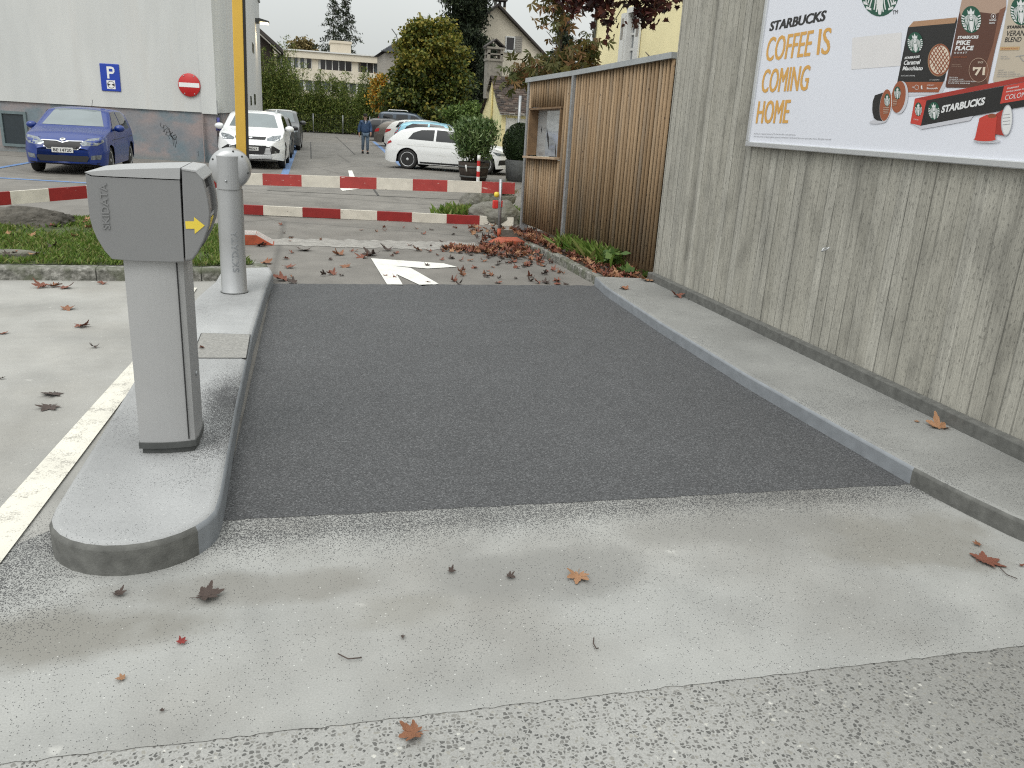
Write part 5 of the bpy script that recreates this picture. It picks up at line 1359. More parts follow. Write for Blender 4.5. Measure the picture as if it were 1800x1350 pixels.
for (px, wpx, kd) in win:
    c = AY(px + 5.5, 115, fy + .3); hw_ = wpx * .5 * (AY(601, 115, fy).x - AY(600, 115, fy).x)
    mb = MB(); mb.box((c.x - hw_, fy + .30, z_w0 + .02), (c.x + hw_, fy + .40, z_w1 - .02)); wo = mb.build('window', M['glassdark'] if kd == 'd' else M['glassmid'], fb_)
    mb = MB(); mb.box((c.x + hw_ + .01, fy + .2, z_w0 + .01), (c.x + hw_ + (.10 if kd == 'd' else .32), fy + .69, z_w1 - .01)); mb.build('window_post', M['whitetrim'], wo)
for px in (554, 624): c = AY(px, 115, fy); mb = MB(); mb.box((c.x - .35, fy + .02, z_w0), (c.x + .35, fy + .68, z_w1)); mb.build('pier', M['cream'], fb_)
for k in range(17):
    x = X0 + 1.0 + k * (X1 - X0 - 2) / 17; mb = MB(); mb.box((x, fy + .3, z_l0 + .02), (x + .75, fy + .4, z_l1 - .02)); wo = mb.build('window', M['glassmid'], fb_)
    mb = MB(); mb.box((x + .76, fy + .2, z_l0 + .01), (x + 1.0, fy + .69, z_l1 - .01)); mb.build('window_post', M['whitetrim'], wo)
# chalet roof peeping out behind the white building
hy2 = 70.0; r0, r1, r2 = AY(440, 42, hy2), AY(458, 62, hy2), AY(497, 93, hy2)
t = thing('timber_house', 'dark timber house with a sloping overhanging roof behind the white building', 'house', (r1.x, hy2, 0))
mb = MB(); d_ = (r2 - r0); dep = Vector((0, 9, 0)); up_ = Vector((0, 0, .30))
mb.prism([r0, r2, r2 + up_, r0 + up_], dep); mb.build('roof', M['darkroof'], t)
mb = MB(); mb.prism([r0 + Vector((0, .02, -.16)), r2 + Vector((-.12, .02, -.12)), r2 + Vector((-.12, .02, -.02)), r0 + Vector((0, .02, -.02))], (0, .12, 0)); mb.build('barge_board', M['greytrim'], t)
wxe = AY(478, 110, hy2 + 1).x; zt_ = lambda x: r0.z + (r2.z - r0.z) * (x - r0.x) / (r2.x - r0.x) - .2
mb = MB(); mb.prism([Vector((r0.x - 3, hy2 + 1, 0)), Vector((wxe, hy2 + 1, 0)), Vector((wxe, hy2 + 1, zt_(wxe))), Vector((r0.x, hy2 + 1, zt_(r0.x))), Vector((r0.x - 3, hy2 + 1, zt_(r0.x)))], (0, 7, 0)); mb.build('wall', plain('dark_timber_cladding', (.055, .04, .034), .85, var=.3, vs=4), t)
mb = MB(); q0, q1 = AY(492, 98, hy2 + .4), AY(470, 106, hy2 + 1); mb.tube([q0, q1], .06, 6); mb.build('gutter_pipe', M['foot'], t)

# small yellow gabled garage with a steep tiled roof
gy0 = 35.0; gx0 = AY(882, 197, gy0).x; ge = AY(882, 197, gy0).z; gr = AY(864, 134, 36.9).z; gy1 = 38.8
gar = thing('yellow_garage', 'small pale yellow garage with a steep brown tiled roof and stained white doors', 'garage', (gx0 + 3, gy0, 0))
mb = MB(); ym = (gy0 + gy1) / 2; gx1 = gx0 + 7
prof = [(gy0, 0), (gy1, 0), (gy1, ge)]
for k in range(1, 8):
    u = k / 8; prof.append((gy1 + (ym - gy1) * u, ge + (gr - ge) * (u ** 1.25)))
prof.append((ym, gr))
for k in range(7, 0, -1):
    u = k / 8; prof.append((gy0 + (ym - gy0) * u, ge + (gr - ge) * (u ** 1.25)))
prof.append((gy0, ge))
mb.prism([Vector((gx0, y, z)) for y, z in prof], (gx1 - gx0, 0, 0)); mb.build('wall', M['yellow_gable'], gar)
mb = MB(); rd = random.Random(9); rows = 17
for sgn in (0, 1):
    for r_ in range(rows):
        u0_, u1_ = r_ / rows, (r_ + 1.25) / rows
        f_ = lambda u: ((gy0 if sgn == 0 else gy1) + (ym - (gy0 if sgn == 0 else gy1)) * u, ge + (gr - ge) * (max(0, u) ** 1.25))
        (ya, za), (yb, zb2) = f_(u0_ - .04), f_(min(1, u1_))
        if r_ == 0: za -= .10; ya += -.12 if sgn == 0 else .12
        nx = 34
        for k in range(nx):
            xa = gx0 - .12 + (gx1 - gx0 + .2) * (k + .5 * (r_ % 2)) / nx; xb = xa + (gx1 - gx0 + .2) / nx * .94; j = rd.uniform(-.012, .012)
            o_ = -.03 if sgn == 0 else .03
            mb.add([(xa, ya + o_, za + .055 + j), (xb, ya + o_, za + .055 + j), (xb, yb, zb2 + .03), (xa, yb, zb2 + .03), (xa, ya + o_, za + .03), (xb, ya + o_, za + .03)], [(0,1,2,3), (4,5,1,0)])
grf = mb.build('roof', M['tiles'], gar)
mb = MB(); mb.prism([Vector((gx0 - .10, gy0 - .06, ge - .11)), Vector((gx1, gy0 - .06, ge - .11)), Vector((gx1, gy0 - .06, ge - .02)), Vector((gx0 - .10, gy0 - .06, ge - .02))], (0, -.12, 0)); mb.build('gutter', M['oldwhite'], gar)
for k in range(3):
    xa = gx0 + .22 + k * 2.2; mb = MB(); mb.box((xa, gy0 - .05, 0.02), (xa + 1.02, gy0 - .003, ge - .22)); mb.box((xa + 1.05, gy0 - .05, .02), (xa + 2.05, gy0 - .003, ge - .22))
    dr = mb.build('garage_door', M['stained'], gar); mb = MB(); mb.box((xa, gy0 - .06, 1.05), (xa + 2.05, gy0 - .051, 1.09)); mb.box((xa - .03, gy0 - .07, 0), (xa + .0, gy0 - .002, ge - .16)); mb.build('door_rail', M['oldwhite'], dr)
mb = MB(); dp = AY(863, 170, ym - .3); mb.tube([(gx0 - .05, ym - .15, 0), (gx0 - .05, ym - .15, gr - .25)], .045, 8); mb.build('downpipe', plain('ochre_pipe', (.52, .43, .18), .6), gar)
cx_ = AY(868, 100, ym + 1.0); cz_ = lambda py: AY(868, py, ym + 1.0).z
cw = .34; mb = MB(); mb.box((cx_.x - cw, ym + .7, gr - .9), (cx_.x + cw, ym + 1.3, cz_(104))); mb.box((cx_.x - cw - .04, ym + .66, cz_(108)), (cx_.x + cw + .04, ym + 1.34, cz_(104)))
for sx in (-1, 1):
    for sy_ in (.68, 1.18): mb.box((cx_.x + sx * (cw - .05) - .06, ym + sy_, cz_(104)), (cx_.x + sx * (cw - .05) + .06, ym + sy_ + .14, cz_(86)))
mb.box((cx_.x - cw - .02, ym + .68, cz_(97)), (cx_.x + cw + .02, ym + 1.32, cz_(94.5))); mb.box((cx_.x - cw - .06, ym + .64, cz_(87)), (cx_.x + cw + .06, ym + 1.36, cz_(83.5)))
gch = mb.build('chimney', M['brickgrey'], grf)
mb = MB()
for s_ in (-1, 1): mb.prism([Vector((cx_.x, ym + .62, cz_(71))), Vector((cx_.x + s_ * (cw + .1), ym + .62, cz_(84.5))), Vector((cx_.x + s_ * (cw + .1), ym + .62, cz_(82))), Vector((cx_.x, ym + .62, cz_(68.5)))], (0, .76, 0))
mb.build('chimney_cowl', M['darkroof'], gch)
mb = MB(); pp = AY(911, 220, 34.2); mb.tube([(pp.x, 34.2, 0), (pp.x + .02, 34.2, AY(913, 168, 34.2).z)], .06, 8); mp_ = mb.build('steel_pole', M['steel'], loc=(pp.x, 34.2, 0)); tag(mp_, 'slim galvanised steel pole in front of the stained garage doors', 'pole')

# yellow house at the right, seen along its facade
Y2 = 27.0; hx = AY(1047, 60, Y2).x
yh = thing('yellow_house', 'bright yellow rendered house with a white shuttered window above the slatted fence', 'house', (hx, 18, 0))
wl = AX(1103, 60, hx); wr_ = AX(1117, 60, hx); wy0, wy1 = wr_.y, wl.y; wzb, wzt = AX(1110, 112, hx).z, AX(1110, 22, hx).z
mb = MB(); xb_ = hx + 8
for (ya, yb, za, zb2) in ((10, wy0, 0, 9.5), (wy1, Y2, 0, 9.5), (wy0, wy1, 0, wzb), (wy0, wy1, wzt, 9.5)): mb.box((hx, ya, za), (hx + .45, yb, zb2))
mb.box((hx + .46, 10, 0), (xb_, Y2, 9.5)); mb.build('wall', M['yellow_render'], yh)
mb = MB(); mb.prism([Vector((hx - .7, 9.5, 9.5)), Vector((xb_ + .5, 9.5, 9.5)), Vector((hx + 4, 9.5, 12.5))], (0, Y2 - 9, 0)); mb.build('roof', M['darkroof'], yh)
mb = MB()
for (ya, yb, za, zb2) in ((wy0 - .12, wy0 + .004, wzb + .004, wzt - .004), (wy1 - .004, wy1 + .12, wzb + .004, wzt - .004), (wy0 - .12, wy1 + .12, wzt - .0035, wzt + .14), (wy0 - .15, wy1 + .15, wzb - .1, wzb + .0035)): mb.box((hx - .035, ya, za), (hx + .36, yb, zb2))
wfr = mb.build('window', M['whitetrim'], yh)
mb = MB(); mb.box((hx + .16, wy0 + .0, wzb), (hx + .20, wy1, wzt)); mb.build('pane', plain('curtained_window_glass', (.20, .215, .225), .15, var=.25, vs=2), wfr)
mb = MB(); ymid = (wy0 + wy1) / 2; mb.box((hx + .12, ymid - .05, wzb), (hx + .158, ymid + .05, wzt))
for f_ in (.02, .3, .6, .97): z = wzb + (wzt - wzb) * f_; mb.box((hx + .122, wy0, z - .03), (hx + .157, wy1, z + .03))
mb.build('glazing_bar', M['whitetrim'], wfr)
for s_, ya, yb in ((0, wy0 - .12 - (wy1 - wy0) * .52, wy0 - .13), (1, wy1 + .13, wy1 + .12 + (wy1 - wy0) * .52)):
    mb = MB(); mb.box((hx - .07, ya, wzb - .02), (hx - .02, yb, wzt + .02)); sh_ = mb.build('shutter', M['whitetrim'], yh)
    mb = MB()
    for k in range(14):
        z = wzb + (wzt - wzb) * (.50 + .42 * k / 14); mb.box((hx - .076, ya + (yb - ya) * .2, z), (hx - .071, yb - (yb - ya) * .2, z + .035))
    mb.build('louvre', M['greytrim'], sh_)
mb = MB(); mb.tube([(hx - .06, Y2 - .05, 0), (hx - .06, Y2 - .05, 9.4)], .05, 8); mb.build('downpipe', M['foot'], yh)

# ================================================================== THINGS: walls and wire fence at the back of the lot
mb = MB(); wpA, wpB = (AY(770, 216, 52).x, 52), (AY(850, 222, 41).x, 41)
mb.bar((wpA[0], wpA[1], .6), (wpB[0], wpB[1], .6), .2, 1.2); lw = mb.build('garden_wall', M['greytrim'], loc=(wpA[0], wpA[1], 0)); tag(lw, 'low weathered grey garden wall under the green shrub by the garage', 'wall')
wf_ = thing('wire_fence', 'grey wire mesh fence on thin steel posts in front of the bamboo', 'fence', (3.4, 67.6, 0))
fx0, fx1 = AY(455, 235, 68).x, AY(670, 240, 66).x
for px in (462, 506, 551, 603, 650):
    p = AY(px, 236, 67.6); mb = MB(); mb.tube([(p.x, 67.6, 0), (p.x, 67.6, 1.45)], .03, 8); mb.build('post', M['steel'], wf_)
mb = MB()
for k in range(70): x = fx0 + (fx1 - fx0) * k / 69; mb.bar((x, 67.65, .05), (x, 67.65, 1.4), .004, .004)
for k in range(9): mb.bar((fx0, 67.65, .05 + k * .168), (fx1, 67.65, .05 + k * .168), .004, .004)
mb.build('mesh_panel', M['foot'], wf_)

# ================================================================== THINGS: trees and shrubs
M['bamboo'] = island('bamboo_leaves', [(.042, .07, .014), (.09, .135, .026), (.16, .205, .042), (.25, .255, .07)], .6, .25)
M['culm'] = plain('bamboo_culms', (.16, .17, .06), .5, var=.3, vs=4)
rd = random.Random(12); tops = [(455, 118), (470, 108), (486, 112), (500, 128), (516, 112), (530, 118), (548, 130), (566, 132), (585, 135), (600, 150), (615, 132), (630, 122), (645, 135), (660, 150), (480, 70), (498, 74)]
bam = thing('bamboo_hedge', 'tall yellow green bamboo hedge with feathery tops behind the wire fence', 'hedge', (2.5, 70, 0))
pts_all = []; mbc = MB()
for px, py in tops:
    for r_ in range(3):
        y = rd.uniform(69.2, 72.5); p = AY(px + rd.uniform(-8, 8), 235, y); zt = AY(px, py + rd.uniform(-14, 44), y).z; x = p.x
        for c_ in range(5):
            cx = x + rd.gauss(0, .45); ln = zt * rd.uniform(.72, 1.0); bx = rd.gauss(0, .25)
            mbc.tube([(cx, y, 0), (cx + bx * .3, y, ln * .6), (cx + bx, y - .1, ln)], [.022, .016, .004], 4)
            n_ = 400; tt = rng.random(n_) ** 1.15; sp = .10 + .40 * (1 - tt) ** .6
            pts_all.append(np.c_[cx + bx * tt ** 2 + rng.normal(size=n_) * sp, y + rng.normal(size=n_) * sp, .12 + ln * tt])
pts_all = np.vstack(pts_all); v, f = cards(pts_all, .26, .05, .7); fast_mesh('foliage', v, f, M['bamboo'], parent=bam); mbc.build('culm', M['culm'], bam)

def lumpy(blobs, k=6, seed=3):
    rd = random.Random(seed); o = []
    for (x, y, z, a, b, c) in blobs:
        o.append((x, y, z, a * .8, b * .8, c * .8))
        for _ in range(k):
            t, e = rd.uniform(0, 2 * PI), rd.uniform(-.5, 1.2); s = rd.uniform(.16, .46)
            o.append((x + a * math.cos(t) * math.cos(e) * .85, y + b * math.sin(t) * math.cos(e) * .85, z + c * math.sin(e) * .95, a * s, b * s, c * s * rd.uniform(.7, 1.3)))
    return o
def at(px, py, Y): p = AY(px, py, Y); return p
def blob(px, py, Y, rpx, rpy, ry=None):
    c = AY(px, py, Y); k = (AY(px + 1, py, Y) - c).length; return (c.x, c.y, c.z, rpx * k, (ry or rpx * k * .9), rpy * k)
M['lf_yel'] = island('yellowing_leaves', [(.075, .095, .015), (.14, .15, .024), (.22, .20, .034), (.32, .25, .045)], .55, .25)
M['lf_mid'] = island('green_leaves', [(.03, .05, .010), (.06, .09, .018), (.105, .135, .028), (.18, .185, .045)], .55, .2)
M['lf_dk'] = island('dark_green_leaves', [(.012, .022, .007), (.026, .044, .013), (.052, .072, .02), (.095, .11, .034)], .6, .12)
M['lf_org'] = island('orange_leaves', [(.30, .15, .02), (.5, .28, .035), (.6, .36, .06)], .6, .25)
TY = 60
tb = G(752, 247, 0); tb = Vector((AY(752, 240, TY).x, TY, 0))
up_blobs = [blob(748, 92, TY, 62, 46), blob(775, 80, TY, 38, 34), blob(725, 72, TY, 30, 26), blob(716, 128, TY, 24, 24), blob(800, 115, TY, 26, 40)]
lo_blobs = [blob(715, 165, TY, 48, 40), blob(760, 160, TY + .3, 60, 48), blob(795, 170, TY, 32, 36), blob(690, 195, TY, 30, 26), blob(742, 200, TY, 50, 24)]
yt = thing('yellowing_tree', 'broad deciduous tree turning from green to yellow beside the parked cars', 'tree', tb)
up_blobs = lumpy(up_blobs, 7, 3); lo_blobs = lumpy(lo_blobs, 6, 4)
pts, ctr = clump_points(up_blobs, 430, 28, .22, .6); v, f = cards(pts, .24, .17, .2, ctr); mi = rng.choice(2, len(f), p=[.76, .24])
pts2, ctr2 = clump_points(lo_blobs, 460, 30, .26, .6); v2, f2 = cards(pts2, .25, .18, .2, ctr2); mi2 = rng.choice([0, 1, 2], len(f2), p=[.26, .52, .22])
fast_mesh('crown', np.vstack([v, v2]), np.vstack([f, f2 + len(v)]), [M['lf_yel'], M['lf_mid'], M['lf_dk']], np.r_[mi, mi2], parent=yt)
mb = MB(); limbs(mb, tb, (tb.x + .2, TY, up_blobs[0][2] + 1.2), .2, 16, 3.2, 5); mb.build('trunk', M['bark'], yt)
ot = AY(668, 170, 66); tree('orange_shrub', 'bright orange autumn shrub between the bamboo and the yellowing tree', 'shrub', (ot.x, 66, 0), (ot.x, 66, ot.z), .06, [blob(667, 155, 66, 11, 24), blob(664, 175, 66, 9, 22)], 70, 26, .22, (.22, .16), [M['lf_org'], M['lf_yel']], probs=[.7, .3], nl=5, spread=1)
# dark undergrowth behind the cars
ug = AY(760, 225, 68); tree('laurel_shrub', 'dark dense laurel mass beneath the yellowing tree behind the parked cars', 'shrub', (ug.x, 68, 0), (ug.x, 68, 2), .08, [blob(700, 208, 68, 40, 30), blob(760, 203, 68, 60, 34), blob(820, 205, 66, 34, 28)], 260, 34, .30, (.26, .16), [M['lf_dk']], nl=4, spread=1)
gs = AY(815, 200, 47); tree('green_shrub', 'light green rounded shrub leaning over the low garden wall', 'shrub', (gs.x, 47, 0), (gs.x, 47, 1.6), .06, [blob(800, 203, 46.5, 20, 12), blob(828, 197, 46, 20, 14), blob(842, 205, 45, 12, 14)], 150, 30, .16, (.16, .10), [island('fresh_green_leaves', [(.05, .09, .02), (.1, .16, .035), (.17, .23, .06)], .55, .2)], nl=5, spread=.8)
# tall dark conifer
M['needle'] = island('dark_conifer_needles', [(.008, .013, .007), (.016, .026, .012), (.030, .045, .02), (.05, .062, .028)], .7, .06)
M['needle2'] = island('grey_green_needles', [(.014, .022, .012), (.03, .042, .024), (.055, .068, .038)], .7, .06)
def conifer(name, label, base, H, rad, nb, per, sig, leaf, mat, z0=.06, sparse=1.0, droop=.5, seed=4, r0=.25, two=False, prof=None):
    rd = random.Random(seed); t = thing(name, label, 'tree', base); mb = MB()
    tops_ = [(0, 0, H)] if not two else [(-.9, 0, H), (1.1, .3, H * .985)]
    for (ox, oy, h) in tops_: mb.tube([base, base + Vector((ox, oy, h * .45)), base + Vector((ox, oy, h))], [r0, r0 * .6, .015], 7)
    P = []
    for k in range(nb):
        ox, oy, h = tops_[k % len(tops_)]; u = z0 + (1 - z0) * (k / nb) ** .9; z = h * u
        R_ = rad * ((1 - u) ** .75 if prof is None else prof(u)) * rd.uniform(.55, 1.1) + .1; a = rd.uniform(0, 2 * PI)
        p0 = base + Vector((ox * min(1, u * 2), oy * min(1, u * 2), z)); dirv = Vector((math.cos(a), math.sin(a), 0))
        p1 = p0 + dirv * R_ * .55 + Vector((0, 0, -droop * R_ * .10)); p2 = p0 + dirv * R_ + Vector((0, 0, -droop * R_ * .42))
        mb.tube([p0, p1, p2], [.04 * (1.2 - u), .02, .006], 4)
        n_ = int(per * (.3 + R_ / rad)); tt = rng.random(n_) ** .7 * .96 + .04
        c = np.array(p0)[None] * ((1 - tt) ** 2)[:, None] + 2 * np.array(p1)[None] * ((1 - tt) * tt)[:, None] + np.array(p2)[None] * (tt ** 2)[:, None]
        sg = sig * (.5 + .6 * (1 - u)); q_ = c + rng.normal(size=(n_, 3)) * sg * np.array([1, 1, .6]); q_[:, 2] -= np.abs(rng.normal(size=n_)) * sg * droop
        P.append(q_[rng.random(n_) < sparse])
    P = np.vstack(P); v, f = cards(P, leaf[0], leaf[1], .6); fast_mesh('needles', v, f, mat, parent=t); mb.build('trunk', M['bark'], t); return t
cb = AY(814, 235, 66); conifer('dark_conifer', 'tall dense dark conifer rising out of the picture above the yellowing tree', Vector((cb.x - .1, 66, 0)), 19, 4.3, 260, 260, .38, (.36, .11), M['needle'], z0=.06, r0=.3, prof=lambda u: (1 - u) ** .45 * (.72 + .28 * math.sin(u * 11)))
cb2 = AY(862, 235, 63); conifer('grey_conifer', 'smaller grey green conifer beside the brick chimney', Vector((cb2.x - .3, 63, 0)), 7.2, 1.5, 90, 110, .2, (.24, .08), M['needle2'], z0=.15, seed=8, r0=.12, prof=lambda u: (1 - u) ** .5)
bt_ = AY(597, 160, 140); conifer('sparse_conifer', 'tall twin topped half bare conifer rising behind the flat roofed block', Vector((bt_.x, 140, 0)), AY(597, -8, 140).z, 7.0, 300, 120, .34, (.5, .15), M['needle'], z0=.25, sparse=.25, seed=14, r0=.2, two=True, droop=.5, prof=lambda u: max(.10, (1 - u) ** .85))
far = AY(533, 90, 150); tree('round_brown_tree', 'round topped brown tree crown beyond the flat roof, left of the sparse conifer', 'tree', (far.x, 150, 0), (far.x, 150, far.z), .3, [blob(533, 92, 150, 19, 20)], 150, 36, .45, (.5, .36), [island('brown_olive_leaves', [(.09, .075, .03), (.17, .13, .05), (.25, .19, .08)], .7, .1)], nl=8, spread=3)
dc = AY(985, 150, 44); conifer('dark_conifer', 'narrow blue green conifer half hidden behind the browning chestnut', Vector((dc.x, 44, 0)), AY(985, 25, 44).z, 1.3, 110, 110, .16, (.2, .07), M['needle2'], z0=.2, seed=18, r0=.1, prof=lambda u: (1 - u) ** .6)

# palmate leaves: horse chestnut and purple maple
def star_leaf(kind):
    if kind == 'maple':
        a = [(-.02, 0), (-.30, -.06), (-.52, .10), (-.36, .22), (-.60, .42), (-.34, .46), (-.24, .62), (-.12, .66), (0, 1), (.12, .66), (.24, .62), (.34, .46), (.60, .42), (.36, .22), (.52, .10), (.30, -.06), (.02, 0)]
        return np.array(a), None
    pts = [(0, 0)]; 
    for ang, L in ((-75, .55), (-40, .85), (0, 1), (40, .85), (75, .55)):
        t = math.radians(ang); d = (math.sin(t), math.cos(t)); n_ = (d[1], -d[0])
        pts += [(d[0]*L*.55 - n_[0]*.12, d[1]*L*.55 - n_[1]*.12), (d[0]*L, d[1]*L), (d[0]*L*.55 + n_[0]*.12, d[1]*L*.55 + n_[1]*.12)]
    return np.array(pts), None
def palm_cards(centers, size, kind, droop=.6):
    tpl, _ = star_leaf(kind); n = len(centers); m = len(tpl)
    d = rng.normal(size=(n, 3)); d[:, 2] -= droop * 1.3; d = unit(d); nr = rng.normal(size=(n, 3)); s = unit(np.cross(d, nr)); nn = np.cross(s, d)
    S_ = (size * (.65 + .7 * rng.random(n)))[:, None, None]
    v = centers[:, None, :] + S_ * (tpl[None, :, :1] * s[:, None, :] + tpl[None, :, 1:] * d[:, None, :] + (.35 * np.abs(tpl[None, :, :1]) - .25 * tpl[None, :, 1:] ** 2) * nn[:, None, :])
    if kind == 'maple':
        tri = [t for t in tessellate_polygon([[Vector((x, y, 0)) for x, y in tpl]])]
    else:
        tri = []
        for k in range(5): b = 1 + 3 * k; tri += [(0, b, b + 1), (0, b + 1, b + 2)]
    tri = np.array(tri); f = (np.arange(n)[:, None, None] * m + tri[None]).reshape(-1, 3); return v.reshape(-1, 3), f
M['chest'] = island('browning_chestnut_leaves', [(.04, .055, .016), (.075, .085, .026), (.10, .095, .03), (.14, .105, .035), (.19, .10, .045), (.06, .07, .02)], .6, .2)
CY = 23.0; ct_ = AY(975, 200, CY)
chs = thing('chestnut_tree', 'horse chestnut with drooping green and rusty brown leaves behind the slatted fence', 'tree', (ct_.x, CY, 0))
blobs = [blob(955, 128, CY, 70, 24, .9), blob(1005, 105, CY, 42, 32, .9), blob(930, 130, CY, 38, 18, .7), blob(1030, 92, CY, 28, 18, .6), blob(980, 20, CY, 22, 34, .5), blob(985, -30, CY, 40, 34, .8), blob(965, 70, CY, 14, 12, .3), blob(1000, 140, CY, 60, 30, .9)]
pts, ctr = clump_points(blobs, 120, 8, .17, .6); v, f = palm_cards(pts, .25, 'chestnut', .9); fast_mesh('crown', v, f, M['chest'], parent=chs)
mb = MB(); limbs(mb, (ct_.x, CY, 0), (ct_.x + .1, CY, 5.6), .13, 14, 1.3, 6); mb.build('trunk', M['bark'], chs)
M['purple'] = island('purple_maple_leaves', [(.016, .006, .006), (.035, .010, .010), (.065, .016, .013), (.10, .03, .02)], .5, .12)
PY_ = 16.0; pm = AY(1150, 60, PY_ + 1.5)
tkp = AY(1250, 60, 13.6)
prt = thing('purple_maple', 'dark purple maple with branches hanging over the fence in front of the yellow house', 'tree', (tkp.x, 13.6, 0))
blobs = [blob(1076, 22, PY_, 20, 34, .3), blob(1085, 45, PY_, 12, 20, .2), blob(1010, -6, PY_, 36, 20, .4), blob(1050, -8, PY_, 40, 20, .5), blob(1120, -12, PY_, 50, 24, .5), blob(1140, 10, PY_, 22, 18, .3), blob(1135, 26, PY_, 10, 9, .2), blob(1175, -6, PY_, 40, 20, .4), blob(1000, 4, PY_, 20, 12, .3), blob(1100, -70, PY_ + .5, 130, 50, 1.4)]
pts, ctr = clump_points(blobs, 190, 9, .12, .5); v, f = palm_cards(pts, .125, 'maple', 1.0); fast_mesh('crown', v, f, M['purple'], parent=prt)
mb = MB(); limbs(mb, (tkp.x, 13.6, 0), (tkp.x, 13.8, 6.8), .16, 6, 1.3, 9)
for a_, b_ in (((1150, -60), (1078, 40)), ((1110, -50), (1010, -2)), ((1140, -40), (1180, 8))):
    p, q_ = AY(*a_, PY_ + .6), AY(*b_, PY_); mb.tube([p, p.lerp(q_, .5) + Vector((0, 0, .12)), q_], [.03, .018, .006], 5)
mb.build('trunk', M['bark'], prt)

